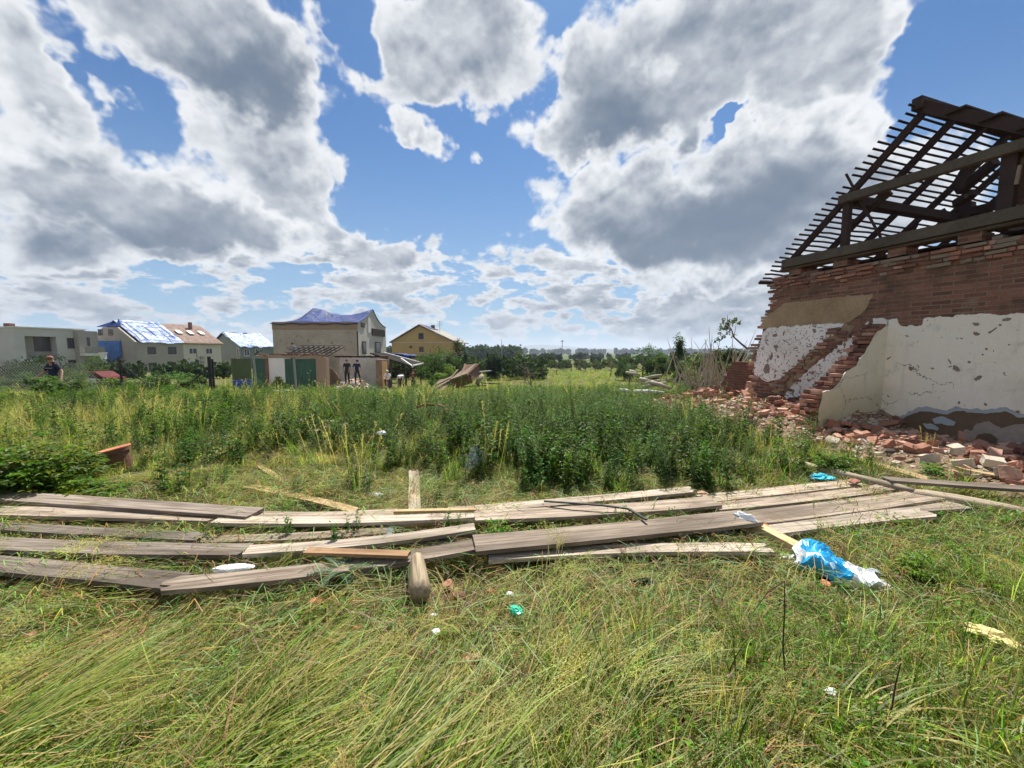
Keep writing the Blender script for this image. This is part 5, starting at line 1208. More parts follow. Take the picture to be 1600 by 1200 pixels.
# floodlight mast far off, and hills
mb = MB(); p = at_y(878.5, 533, 260); mb.tube([(p.x, 260, tzf(p.x, 260) - 1), (p.x, 260, p.z)], [.35, .2], 8); mb.box((p.x, 260, p.z), (1.6, .6, .8)); o = mb.build('mast', M_ASBEST, None); tag(o, 'tall thin mast on the plain in front of the blue hills', 'mast')
mb = MB(); p = at_y(784, 531, 180); mb.tube([(p.x, 180, tzf(p.x, 180) - 1), (p.x, 180, p.z)], [.25, .12], 8); mb.tube([(p.x, 180, p.z), (p.x - .8, 180, p.z + .1)], .1, 6); o = mb.build('mast', M_ASBEST, None); tag(o, 'lamp mast rising beside the dark round tree', 'mast')
M_HILL = simple('distant_woodland', (0.05, 0.075, 0.035), 1, .3, .002)
for nm, prof_, Y in (('hills', [(620, 548), (700, 546), (760, 545), (800, 541.5), (830, 539), (848, 538), (870, 539.5), (900, 542.5), (930, 544), (960, 545), (1100, 546), (1500, 547)], 6500), ('low_hills', [(-200, 546), (100, 544), (420, 541), (560, 542), (650, 543), (780, 545.5), (950, 546.5), (1060, 546), (1200, 545), (1700, 545)], 3800)):
    n_ = 200; xs = np.linspace(prof_[0][0], prof_[-1][0], n_); ys = np.interp(xs, [p[0] for p in prof_], [p[1] for p in prof_]) + 0.25 * np.sin(xs * .21) + .15 * np.sin(xs * .57)
    mb = MB(); 
    for px, py in zip(xs, ys):
        p = at_y(px, py, Y)
        for dy, zf in ((-900, 0), (-350, .6), (0, 1), (500, .8), (1200, 0)): mb.v.append((p.x * (Y + dy * .3) / Y, Y + dy, -14 + (p.z + 14) * zf))
    for i in range(n_ - 1):
        for j in range(4): a = i * 5 + j; mb.f.append((a, a + 5, a + 6, a + 1)); mb.m.append(0)
    o = mb.build(nm, M_HILL, None, smooth=True); recalc(o); tag(o, kind='structure')
# ================================================================== vegetation
M_GRASS = leafmat('grass_blade', 0.50, 0.5, 0.018)
M_LEAF = leafmat('weed_leaf', 0.45, 0.45, 0.02)
M_TREE = leafmat('tree_leaf', 0.30, 0.8, 0.015)
M_FAR = leafmat('far_foliage', 0.12, 1.0, 0.01)
M_BARK = simple('grey_bark', (0.16, 0.13, 0.10), .95, .4, 6, bump=.5); M_DRY = simple('bleached_branch', (0.42, 0.36, 0.28), .95, .3, 6)
GREEN = (0.064, 0.150, 0.010); YG = (0.19, 0.285, 0.026); STRAW = (0.44, 0.385, 0.19); PALE = (0.35, 0.375, 0.14); DKG = (0.024, 0.060, 0.010); BLUG = (0.045, 0.090, 0.036); BROWN = (0.17, 0.12, 0.065)
def mixc(a, b, t): return tuple(a[i] * (1 - t) + b[i] * t for i in range(3))
class Leafy:
    def __init__(s): s.v = []; s.f = []; s.c = []
    def ribbon(s, pts, wid, col, col2=None, up=None):
        """blade: centre points with half-widths"""
        k = len(s.v); n = len(pts)
        d0 = Vector(pts[-1]) - Vector(pts[0]); sd_ = up if up is not None else Vector((-d0.y, d0.x, 0.001)).normalized()
        for i, p in enumerate(pts):
            w_ = wid[i]; p = Vector(p); s.v.append(tuple(p - sd_ * w_)); s.v.append(tuple(p + sd_ * w_))
            cc = mixc(col, col2, i / (n - 1)) if col2 else col; s.c += [cc, cc]
        for i in range(n - 1): s.f.append((k + 2 * i, k + 2 * i + 1, k + 2 * i + 3, k + 2 * i + 2))
    def leaf(s, p, d, nrm, L, w_, col):
        """folded leaf: 6-point outline with a keel"""
        p = Vector(p); d = Vector(d).normalized(); sd_ = d.cross(nrm)
        if sd_.length < 1e-3: sd_ = d.cross(Vector((1, 0, 0)))
        sd_.normalize(); u = sd_.cross(d).normalized(); k = len(s.v)
        q = [p, p + d * L * .35 + sd_ * w_ * .5 + u * w_ * .18, p + d * L * .72 + sd_ * w_ * .36 + u * w_ * .05, p + d * L - u * L * .12, p + d * L * .72 - sd_ * w_ * .36 + u * w_ * .05, p + d * L * .35 - sd_ * w_ * .5 + u * w_ * .18, p + d * L * .5]
        s.v += [tuple(x) for x in q]; s.c += [col] * 7
        s.f += [(k, k + 1, k + 6), (k + 1, k + 2, k + 6), (k + 2, k + 3, k + 6), (k + 3, k + 4, k + 6), (k + 4, k + 5, k + 6), (k + 5, k, k + 6)]
    def diamond(s, p, d, nrm, L, w_, col):
        p = Vector(p); d = Vector(d).normalized(); sd_ = d.cross(nrm)
        if sd_.length < 1e-3: sd_ = d.cross(Vector((1, 0, 0)))
        sd_.normalize(); k = len(s.v)
        s.v += [tuple(p), tuple(p + d * L * .45 + sd_ * w_ * .5), tuple(p + d * L), tuple(p + d * L * .45 - sd_ * w_ * .5)]; s.c += [col] * 4; s.f.append((k, k + 1, k + 2, k + 3))
    def stem(s, pts, r0, r1, col, seg=4):
        k = len(s.v); n = len(pts)
        for i, p in enumerate(pts):
            r_ = r0 + (r1 - r0) * i / (n - 1)
            for j in range(seg): a = 2 * math.pi * j / seg; s.v.append((p[0] + math.cos(a) * r_, p[1] + math.sin(a) * r_, p[2])); s.c.append(col)
        for i in range(n - 1):
            for j in range(seg): j2 = (j + 1) % seg; s.f.append((k + i * seg + j, k + i * seg + j2, k + (i + 1) * seg + j2, k + (i + 1) * seg + j))
    def mesh(s, name, mat):
        me = bpy.data.meshes.new(name); me.from_pydata(s.v, [], s.f); me.materials.append(mat)
        ca = me.color_attributes.new('Col', 'FLOAT_COLOR', 'POINT'); arr = np.ones((len(s.v), 4), np.float32); arr[:, :3] = np.array(s.c, np.float32); ca.data.foreach_set('color', arr.ravel())
        me.update(); return me
    def obj(s, name, mat, parent=None, link=True):
        o = bpy.data.objects.new(name, s.mesh(name, mat)); 
        if link: COL.objects.link(o)
        if parent is not None: o.parent = parent
        return o
def grass_tuft(q, n, h, spread, w_, bend, cols, tipdry=.35, segs=5, lodge=0.0, hv=.45):
    """n blades; lodge>0 pushes every blade over towards +X and lets it lie"""
    L = Leafy()
    for _ in range(n):
        a = q.uniform(0, 6.283); r_ = spread * math.sqrt(q.random()); x, y = r_ * math.cos(a), r_ * math.sin(a)
        hh = h * q.uniform(1 - hv, 1 + hv * .5); da = q.uniform(0, 6.283); b_ = bend * q.uniform(.3, 1.3)
        dx, dy = math.cos(da) * b_ , math.sin(da) * b_ 
        col = q.choice(cols); col = tuple(c_ * q.uniform(.75, 1.25) for c_ in col); tip = mixc(col, STRAW, tipdry * q.random())
        pts = []; wd = []
        lx = lodge * q.uniform(.75, 1.15); ly = lodge * q.uniform(-.22, .22)
        for i in range(segs + 1):
            t = i / segs
            if lodge:
                z_ = hh * (.30 * math.sin(min(1, t * 1.4) * 1.9) * (1.1 - .35 * lodge)) * q.uniform(.97, 1.03) + .01
                pts.append((x + hh * (lx * t ** 1.1) + dx * hh * t * t * .25, y + hh * ly * t + dy * hh * t * t * .25, z_))
            else: pts.append((x + dx * hh * t ** 2, y + dy * hh * t ** 2, hh * (t - b_ * .35 * t ** 3)))
            wd.append(w_ * q.uniform(.85, 1.15) * (1 - t ** 1.7) * .5 + .0003)
        L.ribbon(pts, wd, col, tip)
    return L
def seedhead(q, n, h, spread, col=STRAW, head=.13):
    L = Leafy()
    for _ in range(n):
        a = q.uniform(0, 6.283); r_ = spread * math.sqrt(q.random()); x, y = r_ * math.cos(a), r_ * math.sin(a); hh = h * q.uniform(.7, 1.15)
        da = q.uniform(0, 6.283); b_ = q.uniform(.05, .35); cc = tuple(c_ * q.uniform(.8, 1.2) for c_ in col)
        pts = [(x + math.cos(da) * b_ * hh * t * t, y + math.sin(da) * b_ * hh * t * t, hh * t) for t in (0, .25, .5, .75, 1)]
        L.ribbon(pts, [.0012] * 5, mixc(cc, YG, .5), cc)
        for k in range(26):
            t = 1 - head / hh * q.random(); p = (x + math.cos(da) * b_ * hh * t * t, y + math.sin(da) * b_ * hh * t * t, hh * t)
            d = Vector((q.gauss(0, 1), q.gauss(0, 1), q.uniform(.4, 1.6))); L.diamond(p, d, Vector((q.gauss(0, 1), q.gauss(0, 1), q.gauss(0, 1))), q.uniform(.012, .026), .0035, cc)
    return L
def fluff(q):
    """pale feathery panicles lying over on the flattened grass"""
    L = Leafy()
    for _ in range(6):
        x, y = q.gauss(0, .05), q.gauss(0, .05); ln = q.uniform(.3, .5); dy = q.uniform(-.2, .2); cc = tuple(c_ * q.uniform(.8, 1.15) for c_ in mixc(PALE, STRAW, .25))
        P_ = lambda t: Vector((x + ln * t, y + dy * ln * t, .05 + .16 * math.sin(t * 2.1)))
        L.ribbon([tuple(P_(t)) for t in (0, .3, .6, 1)], [.0012] * 4, cc)
        for k in range(70):
            t = .62 + .4 * q.random(); p = P_(t) + Vector((q.gauss(0, .012), q.gauss(0, .016), q.gauss(0, .010))); L.diamond(p, Vector((q.gauss(1, 1), q.gauss(0, 1), q.gauss(0, .8))), Vector((q.gauss(0, 1), q.gauss(0, 1), q.gauss(0, 1))), q.uniform(.008, .016), .0035, cc)
    return L
def weed(q, h, nst, leafL, col, nleaf, spread=.08, taper=.5, narrow=.4, stemcol=None, branch=0, droop=.2):
    """upright leafy stems"""
    L = Leafy()
    for _ in range(nst):
        a = q.uniform(0, 6.283); r_ = spread * math.sqrt(q.random()); x, y = r_ * math.cos(a), r_ * math.sin(a); hh = h * q.uniform(.6, 1.1); lx, ly = q.gauss(0, .09), q.gauss(0, .09)
        pts = [(x + lx * hh * t * t, y + ly * hh * t * t, hh * t) for t in (0, .3, .6, 1)]
        L.stem(pts, .0045, .0015, stemcol or mixc(col, STRAW, .35), 3)
        axes = [(0.0, 1.0, (x, y), (0, 0), hh)]
        tot = nleaf
        for k in range(tot):
            t = .06 + .94 * (k + q.random()) / tot; az_ = k * 2.4 + q.uniform(-.4, .4)
            ll = leafL * (1 - taper * t) * q.uniform(.7, 1.25); c2 = tuple(c_ * q.uniform(.7, 1.3) for c_ in mixc(col, YG, .45 * t * q.random()))
            p = (x + lx * hh * t * t, y + ly * hh * t * t, hh * t)
            bl = 0 if not branch else branch * (1 - t * .8) * q.random()
            if bl: 
                e_ = (p[0] + math.cos(az_) * bl, p[1] + math.sin(az_) * bl, p[2] + bl * .6); L.ribbon([p, e_], [.001, .0006], stemcol or col)
                for m_ in range(3): f_ = .4 + .3 * m_; pp = tuple(p[i] + (e_[i] - p[i]) * f_ for i in range(3)); a2 = az_ + q.uniform(-1.4, 1.4); L.leaf(pp, (math.cos(a2), math.sin(a2), q.uniform(-.1, .7)), Vector((0, 0, 1)), ll * .7, ll * narrow * .7, c2)
            L.leaf(p, (math.cos(az_), math.sin(az_), q.uniform(-droop, .8)), Vector((q.gauss(0, .3), q.gauss(0, .3), 1)), ll, ll * narrow, c2)
    return L
def clover(q, n, h, spread, L_, col, narrow=.8):
    L = Leafy()
    for _ in range(n):
        a = q.uniform(0, 6.283); r_ = spread * math.sqrt(q.random()); x, y = r_ * math.cos(a), r_ * math.sin(a); hh = h * q.uniform(.2, 1.1); cc = tuple(c_ * q.uniform(.7, 1.35) for c_ in col)
        L.ribbon([(x * .8, y * .8, 0), (x, y, hh)], [.0012, .0008], cc)
        a0 = q.uniform(0, 6.3); ns = q.choice((3, 3, 4))
        for k in range(ns):
            a1 = a0 + k * 6.283 / ns; L.diamond((x, y, hh), (math.cos(a1), math.sin(a1), q.uniform(-.25, .45)), Vector((q.gauss(0, .3), q.gauss(0, .3), 1)), L_ * q.uniform(.7, 1.2), L_ * narrow, cc)
    return L
def litter(q, n, spread, ln):
    L = Leafy()
    for _ in range(n):
        a = q.uniform(0, 6.283); r_ = spread * math.sqrt(q.random()); x, y = r_ * math.cos(a), r_ * math.sin(a); da = q.gauss(0, .7); l_ = ln * q.uniform(.3, 1.2)
        z0_, z1_ = q.uniform(.0, .05), q.uniform(0, .09); cc = tuple(c_ * q.uniform(.55, 1.25) for c_ in q.choice((STRAW, PALE, PALE, BROWN, GREEN)))
        ex, ey = x + math.cos(da) * l_, y + math.sin(da) * l_
        L.ribbon([(x, y, z0_), ((x + ex) / 2 + q.gauss(0, .01), (y + ey) / 2 + q.gauss(0, .01), max(z0_, z1_) + q.uniform(0, .03)), (ex, ey, z1_)], [q.uniform(.0008, .002)] * 3, cc)
    return L
q = random.Random(42)
def protos(name, fn, n, mat):
    c_ = bpy.data.collections.new(name); out = []
    for i in range(n):
        o = fn().obj(name, mat, link=False); c_.objects.link(o); out.append(o)
    return c_
KINDS_ = {
 'green':  protos('green_grass_tuft', lambda: grass_tuft(q, 30, .34, .09, .0072, .6, [GREEN, YG, GREEN, PALE, DKG], .4, hv=.7), 6, M_GRASS),
 'mixgreen': protos('meadow_tuft', lambda: grass_tuft(q, 30, .36, .10, .0075, .6, [GREEN, DKG, GREEN, mixc(GREEN, YG, .4), mixc(STRAW, BROWN, .3)], .35, hv=.8), 6, M_GRASS),
 'short':  protos('short_grass_tuft', lambda: grass_tuft(q, 40, .17, .11, .0042, .6, [GREEN, YG, PALE, STRAW], .5, 4), 4, M_GRASS),
 'lodged': protos('lodged_grass_tuft', lambda: grass_tuft(q, 24, .56, .11, .0080, .85, [YG, PALE, GREEN, YG, mixc(YG, PALE, .5), STRAW, GREEN, DKG], .6, 6, lodge=1.0, hv=.7), 8, M_GRASS),
 'straw':  protos('straw_tuft', lambda: grass_tuft(q, 34, .42, .10, .0026, .75, [STRAW, STRAW, PALE, mixc(STRAW, BROWN, .4)], .6), 4, M_GRASS),
 'litter': protos('dead_grass_litter', lambda: litter(q, 60, .16, .26), 5, M_GRASS),
 'fluff':  protos('lodged_panicle', lambda: fluff(q), 5, M_GRASS),
 'seed':   protos('seeding_grass', lambda: seedhead(q, 7, .52, .12, mixc(STRAW, BROWN, .25)), 4, M_GRASS),
 'clover': protos('clover_patch', lambda: clover(q, 60, .09, .15, .013, mixc(GREEN, YG, .35)), 4, M_LEAF),
 'herb':   protos('low_herb', lambda: weed(q, .20, 6, .032, mixc(GREEN, YG, .3), 12, .09, .5, .4), 4, M_LEAF),
 'tall':   protos('tall_weed', lambda: weed(q, 1.02, 4, .085, mixc(DKG, GREEN, .2), 34, .12, .5, .30, branch=.13), 6, M_LEAF),
 'bushy':  protos('bushy_weed', lambda: weed(q, .55, 6, .072, mixc(DKG, GREEN, .5), 16, .16, .4, .5, branch=.10), 5, M_LEAF),
 'fargrass': protos('meadow_grass', lambda: grass_tuft(q, 60, .48, .42, .012, .45, [GREEN, GREEN, DKG, YG, PALE], .5, 3, hv=.7), 5, M_GRASS),
 'farstraw': protos('dry_meadow_grass', lambda: grass_tuft(q, 60, .5, .42, .008, .45, [STRAW, mixc(STRAW, BROWN, .4), STRAW, GREEN], .5, 3), 3, M_GRASS),
}
def scatter(name, label, kind, pts, rots, scl, salt=0):
    """one object of ground cover: a copy of a tuft on every point"""
    pts = np.asarray(pts, np.float32)
    if not len(pts): return
    me = bpy.data.meshes.new(name); me.vertices.add(len(pts)); me.vertices.foreach_set('co', pts.ravel())
    for nm, tp, arr in (('rot', 'FLOAT_VECTOR', rots), ('scl', 'FLOAT', scl)):
        at = me.attributes.new(nm, tp, 'POINT'); at.data.foreach_set('vector' if tp == 'FLOAT_VECTOR' else 'value', np.asarray(arr, np.float32).ravel())
    c_ = KINDS_[kind]; at = me.attributes.new('idx', 'INT', 'POINT'); at.data.foreach_set('value', RNG.integers(0, len(c_.objects), len(pts)).astype(np.int32))
    o = bpy.data.objects.new(name, me); COL.objects.link(o)
    ng = bpy.data.node_groups.new(name, 'GeometryNodeTree'); ng.interface.new_socket('Geometry', in_out='INPUT', socket_type='NodeSocketGeometry'); ng.interface.new_socket('Geometry', in_out='OUTPUT', socket_type='NodeSocketGeometry')
    N = ng.nodes; gi = N.new('NodeGroupInput'); go = N.new('NodeGroupOutput'); ci = N.new('GeometryNodeCollectionInfo'); ci.inputs['Collection'].default_value = c_; ci.inputs['Separate Children'].default_value = True; ci.inputs['Reset Children'].default_value = True
    ip = N.new('GeometryNodeInstanceOnPoints'); ip.inputs['Pick Instance'].default_value = True
    def na(nm, tp): a = N.new('GeometryNodeInputNamedAttribute'); a.data_type = tp; a.inputs['Name'].default_value = nm; return a.outputs['Attribute']
    ng.links.new(gi.outputs[0], ip.inputs['Points']); ng.links.new(ci.outputs[0], ip.inputs['Instance']); ng.links.new(na('idx', 'INT'), ip.inputs['Instance Index'])
    er_ = N.new('FunctionNodeEulerToRotation'); ng.links.new(na('rot', 'FLOAT_VECTOR'), er_.inputs[0]); ng.links.new(er_.outputs[0], ip.inputs['Rotation']); ng.links.new(na('scl', 'FLOAT'), ip.inputs['Scale'])
    ng.links.new(ip.outputs[0], go.inputs[0]); md = o.modifiers.new('scatter', 'NODES'); md.node_group = ng
    tag(o, label, None, None, 'stuff'); return o
def fbm2(x, y, sc, seed=0):
    x = x * sc + seed * 13.7; y = y * sc - seed * 7.3
    return (np.sin(x * 1.7 + 1.3 * np.sin(y * 1.1 + seed)) * np.cos(y * 1.3 + 1.1 * np.sin(x * .9)) + .5 * np.sin(x * 3.9 + y * 2.3 + seed) * np.cos(y * 4.3 - x * 1.9) + .3 * np.sin(x * 8.3 - y * 5.1) * np.cos(y * 9.7 + x * 3.1)) / 1.8
PSEG = np.array(PLANK_SEGS)
def plank_dist(x, y):
    out = np.full(len(x), 9.0)
    ax, ay, bx, by, w_ = PSEG.T; dx, dy = bx - ax, by - ay; l2 = dx * dx + dy * dy + 1e-9
    for i0 in range(0, len(x), 4000):
        X = x[i0:i0 + 4000, None]; Y = y[i0:i0 + 4000, None]; t = np.clip(((X - ax) * dx + (Y - ay) * dy) / l2, 0, 1)
        out[i0:i0 + 4000] = (np.hypot(X - ax - t * dx, Y - ay - t * dy) - w_).min(1)
    return out
def wall_out(x, y):  # metres in front of the ruined wall's plane and along it
    return (x - W0.x) * NV.x + (y - W0.y) * NV.y, (x - W0.x) * TV.x + (y - W0.y) * TV.y
def area(n, y0, y1, margin=1.25, xlim=None):
    """n points spread evenly over the ground seen between y0 and y1"""
    y = np.sqrt(RNG.uniform(y0 * y0, y1 * y1, n)) if y1 > 2 * y0 or True else RNG.uniform(y0, y1, n)
    x = RNG.uniform(-1, 1, n) * (1.34 * y * margin + .4); return x, y
def cpt(px, py, r_, pr_=1.0): p = at_z(px, py, .05); return (p.x, p.y, r_, pr_)
CLEAR = [cpt(656, 905, .13), cpt(660, 935, .22, .85), cpt(190, 742, .42, .95), cpt(205, 765, .30, .9), cpt(1300, 915, .22, .9), cpt(1340, 925, .16, .9), cpt(535, 918, .20, .95), cpt(740, 950, .30, .75), cpt(640, 960, .25, .7), cpt(840, 905, .2, .8), cpt(960, 890, .2, .8), cpt(1060, 885, .2, .8), cpt(1160, 880, .2, .8), cpt(1250, 850, .2, .8), cpt(1330, 830, .2, .8), cpt(1420, 815, .2, .8), cpt(450, 940, .25, .5), cpt(300, 930, .25, .5)]
def open_ground(x, y, pl=.02, rub=True):
    o_, s_ = wall_out(x, y); ok = (o_ > .15) | (s_ < -2.5)
    inr = (o_ < np.where(s_ > 2.4, 3.1, 2.7)) & (s_ > -2.0) & (s_ < 8.8)
    for cx_, cy_, r_, pr_ in CLEAR: ok &= ~((np.hypot(x - cx_, y - cy_) < r_) & (RNG.random(len(x)) < pr_))
    if rub: ok &= ~(inr & (RNG.random(len(x)) < .985))
    if pl is not None: ok &= plank_dist(x, y) > pl
    return ok
def pot_clear(x, y): return ~((np.hypot(x + 5.0, y - 4.95) < .75))
def project(x, y):
    z = tz(x, y); c, s_ = math.cos(PITCH), math.sin(PITCH); dz = z - CH; dep = y * c - dz * s_; up = y * s_ + dz * c
    return 800 + F * x / dep, 600 - F * up / dep
def put(name, label, kind, x, y, keep, rz, sc, tilt=.12, dz=0.0):
    x, y, rz, sc = x[keep], y[keep], np.broadcast_to(rz, keep.shape)[keep], np.broadcast_to(sc, keep.shape)[keep]
    z = tz(x, y) + dz; n = len(x)
    rots = np.stack([RNG.normal(0, tilt, n), RNG.normal(0, tilt, n), rz], 1)
    scatter(name, label, kind, np.stack([x, y, z], 1), rots, sc); print(name, n)
def nearboards(x, y): return np.clip((plank_dist(x, y)) / .9, 0, 1) * .75 + .25
def front_low(x, y):
    """shorter growth just in front of the boards"""
    d = plank_dist(x, y); return np.where(y < 5.0, np.clip((d - .02) / 1.0, .20, 1), 1)
def rnd(n): return RNG.uniform(0, 6.283, n)
ROW = lambda px, py, cx, cy, rx, ry: np.exp(-(((px - cx) / rx) ** 2 + ((py - cy) / ry) ** 2))
# which way the flattened grass lies
def flow(x, y): return .55 + .5 * fbm2(x, y, .5, 3) + .25 * fbm2(x, y, 1.7, 5)
dl_ = lambda px: np.clip(1.15 - (px - 350) / 900, .05, 1)
# --- ground litter everywhere near
x, y = area(7000, 1.0, 7.5); k_ = open_ground(x, y, -.05); put('dead_grass_litter', 'matted dead straw covering the soil between the grass', 'litter', x, y, k_, flow(x, y) + RNG.normal(0, .6, len(x)), RNG.uniform(.8, 1.4, len(x)), .1)
# --- flattened long grass, lower left to middle
x, y = area(5200, .95, 3.6); px, py = project(x, y)
dl = np.clip(1.15 - (px - 350) / 700, .06, 1) * sm(py, 900, 960) + .0
k_ = open_ground(x, y, .16) & (RNG.random(len(x)) < dl * np.clip(.7 + 1.1 * fbm2(x, y, 1.3, 2), .08, 1)); put('flattened_grass', 'long grass combed flat in the lower left', 'lodged', x, y, k_, flow(x, y) + .5 * fbm2(x, y, 2.6, 40) + RNG.normal(0, .45, len(x)), RNG.uniform(.55, 1.0, len(x)) * front_low(x, y), .10)
x, y = area(2600, 2.4, 4.6); k_ = open_ground(x, y, .05) & (RNG.random(len(x)) < .35); put('flattened_grass', 'scattered flattened grass near the boards', 'lodged', x, y, k_, flow(x, y) + RNG.normal(0, .8, len(x)), RNG.uniform(.4, .75, len(x)) * front_low(x, y), .10)
x, y = area(1500, .95, 3.4); px, py = project(x, y); k_ = open_ground(x, y, .2) & (RNG.random(len(x)) < np.clip(dl_(px) * .7 * (fbm2(x, y, 1.1, 44) + .05), 0, 1)); put('flattened_grass', 'pale feathery grass heads lying over the flattened grass', 'fluff', x, y, k_, flow(x, y) + RNG.normal(0, .4, len(x)), RNG.uniform(.7, 1.2, len(x)), .1, .05)
# --- green tufts
x, y = area(4400, .95, 4.2); px, py = project(x, y)
dg = .25 + .75 * sm(px, 650, 950) * (.7 + .4 * fbm2(x, y, .9, 7)) + .3 * fbm2(x, y, 1.3, 4)
k_ = open_ground(x, y, .04) & (RNG.random(len(x)) < dg * .62); put('green_grass', 'upright green grass tufts before the boards', 'green', x, y, k_, rnd(len(x)), RNG.uniform(.35, .95, len(x)) * front_low(x, y))
x, y = area(5200, .95, 5.2); k_ = open_ground(x, y, .02) & (RNG.random(len(x)) < .62 + .5 * fbm2(x, y, 1.6, 9)); put('short_grass', 'short grass growing between the litter', 'short', x, y, k_, rnd(len(x)), RNG.uniform(.6, 1.2, len(x)) * np.maximum(front_low(x, y), .55))
x, y = area(2600, 1.0, 9); px, py = project(x, y); k_ = open_ground(x, y, .05) & (RNG.random(len(x)) < np.clip(.35 + .8 * fbm2(x, y, .8, 12), .05, 1)); put('straw_grass', 'dry straw-coloured grass tufts', 'straw', x, y, k_, rnd(len(x)), RNG.uniform(.4, .9, len(x)) * front_low(x, y))
x, y = area(1700, 1.1, 6); k_ = open_ground(x, y, .05) & (RNG.random(len(x)) < np.clip(.3 + .9 * fbm2(x, y, .7, 15), .04, 1)); put('seeding_grass', 'thin seeding grass stems', 'seed', x, y, k_, rnd(len(x)), RNG.uniform(.4, .9, len(x)) * front_low(x, y))
x, y = area(3600, .95, 4.5); px, py = project(x, y); k_ = open_ground(x, y, .04) & (RNG.random(len(x)) < np.clip(.05 + .45 * sm(px, 700, 1100) * (.5 + fbm2(x, y, 1.2, 18)), .05, .9)); put('clover', 'clover and small leaves in the grass on the right', 'clover', x, y, k_, rnd(len(x)), RNG.uniform(.7, 1.5, len(x)))
x, y = area(2600, 1.0, 8); px, py = project(x, y); k_ = open_ground(x, y, .06) & (RNG.random(len(x)) < np.clip(.3 + .9 * fbm2(x, y, 1.0, 21), .03, .8)); put('low_herbs', 'low leafy herbs among the grass', 'herb', x, y, k_, rnd(len(x)), RNG.uniform(.6, 1.3, len(x)) * front_low(x, y))
# --- behind the boards
def behind(x, y): return plank_dist(x, y) > .12
x, y = area(5200, 3.6, 16); px, py = project(x, y)
bare = ROW(px, py, 470, 725, 120, 45) + ROW(px, py, 560, 775, 140, 20) + ROW(px, py, 760, 775, 120, 16) + ROW(px, py, 330, 745, 60, 30)
k_ = open_ground(x, y, .12) & (y > 4) & (RNG.random(len(x)) < 1 - .8 * np.clip(bare, 0, 1)); put('green_grass', 'green grass between the tall weeds', 'mixgreen', x, y, k_, rnd(len(x)), RNG.uniform(.55, 1.15, len(x)))
x, y = area(3200, 5.0, 15); px, py = project(x, y); dry = ROW(px, py, 110, 640, 130, 22) + ROW(px, py, 250, 680, 50, 40) + ROW(px, py, 450, 660, 70, 30) + ROW(px, py, 620, 640, 90, 22) + ROW(px, py, 700, 655, 60, 20) + .30 * (px < 520) * (py < 690) + .12 * (fbm2(x, y, .5, 55) > .3)
k_ = open_ground(x, y, .1) & (RNG.random(len(x)) < np.clip(dry * 1.3, 0.03, 1)); put('straw_grass', 'tall bleached dry grass in the middle of the meadow', 'straw', x, y, k_, rnd(len(x)), RNG.uniform(.6, 1.25, len(x)))
# tall dark weeds: a broad band in the middle and right, patches elsewhere
x, y = area(6200, 4.0, 15); px, py = project(x, y)
dt = 1.0 * ROW(px, py, 960, 690, 170, 90) + .9 * ROW(px, py, 1010, 640, 110, 60) + .8 * ROW(px, py, 820, 700, 120, 70) + .9 * ROW(px, py, 1165, 735, 55, 35) + .5 * ROW(px, py, 560, 700, 120, 50) + .5 * ROW(px, py, 360, 690, 90, 40) + .4 * ROW(px, py, 650, 720, 60, 50) + .25 * ROW(px, py, 250, 640, 120, 14) + .4 * ROW(px, py, 560, 650, 70, 20) + .03 + .07 * sm(px, 500, 750)
dt = dt * (1 - .9 * np.clip(ROW(px, py, 480, 735, 90, 30) + ROW(px, py, 250, 700, 60, 40) + ROW(px, py, 720, 765, 90, 20), 0, 1)); dt *= (py < 772); dt *= 1 - .85 * ROW(px, py, 700, 620, 60, 25); dt *= np.clip(.82 + .8 * fbm2(x, y, .75, 50), .08, 1.3)
o_, s_ = wall_out(x, y); dt *= (o_ > 2.9) | (s_ < -1.9)
far_ = np.clip((py - 590) / 100, .0, 1)
k_ = open_ground(x, y, .16) & (RNG.random(len(x)) < dt); put('tall_weeds', 'dense stand of tall dark green weeds behind the boards', 'tall', x, y, k_, rnd(len(x)), np.minimum(RNG.uniform(.6, 1.1, len(x)) * np.clip(.6 + (y - 4) * .12, .6, 1), (1.6 - tz(x, y) - .092 * y) / 1.05 * RNG.uniform(.75, 1.06, len(x))), .08)
x, y = area(3400, 3.9, 13); px, py = project(x, y); db = .22 + .55 * fbm2(x, y, .9, 52) + .6 * ROW(px, py, 900, 720, 260, 60) + .5 * ROW(px, py, 350, 700, 120, 40) - .8 * ROW(px, py, 480, 740, 110, 30) - .6 * ROW(px, py, 720, 770, 90, 20)
k_ = open_ground(x, y, .10) & (RNG.random(len(x)) < db); put('bushy_weeds', 'knee-high bushy weeds', 'bushy', x, y, k_, rnd(len(x)), RNG.uniform(.6, 1.25, len(x)), .1)
x, y = area(900, 5.0, 12); px, py = project(x, y); k_ = open_ground(x, y, .3) & (RNG.random(len(x)) < .10 + .3 * ROW(px, py, 900, 680, 300, 80)); put('tall_weeds', 'single taller weeds standing out of the meadow', 'tall', x, y, k_, rnd(len(x)), RNG.uniform(.75, 1.12, len(x)) * np.clip(1.15 - (y - 5) * .03, .8, 1.1), .14)
x, y = area(1500, 4.4, 12); k_ = open_ground(x, y, .2) & (RNG.random(len(x)) < .05 + .3 * fbm2(x, y, .8, 60)); put('seeding_grass', 'tall seeding grass stems over the meadow', 'seed', x, y, k_, rnd(len(x)), RNG.uniform(1.1, 1.7, len(x)), .12)
# a few weeds right in front and between the boards
x, y = area(420, 2.4, 4.4); px, py = project(x, y); k_ = (plank_dist(x, y) > .01) & (RNG.random(len(x)) < .22) & (px < 1150); put('bushy_weeds', 'single weeds pushing up between the boards', 'bushy', x, y, k_, rnd(len(x)), RNG.uniform(.2, .5, len(x)), .1)
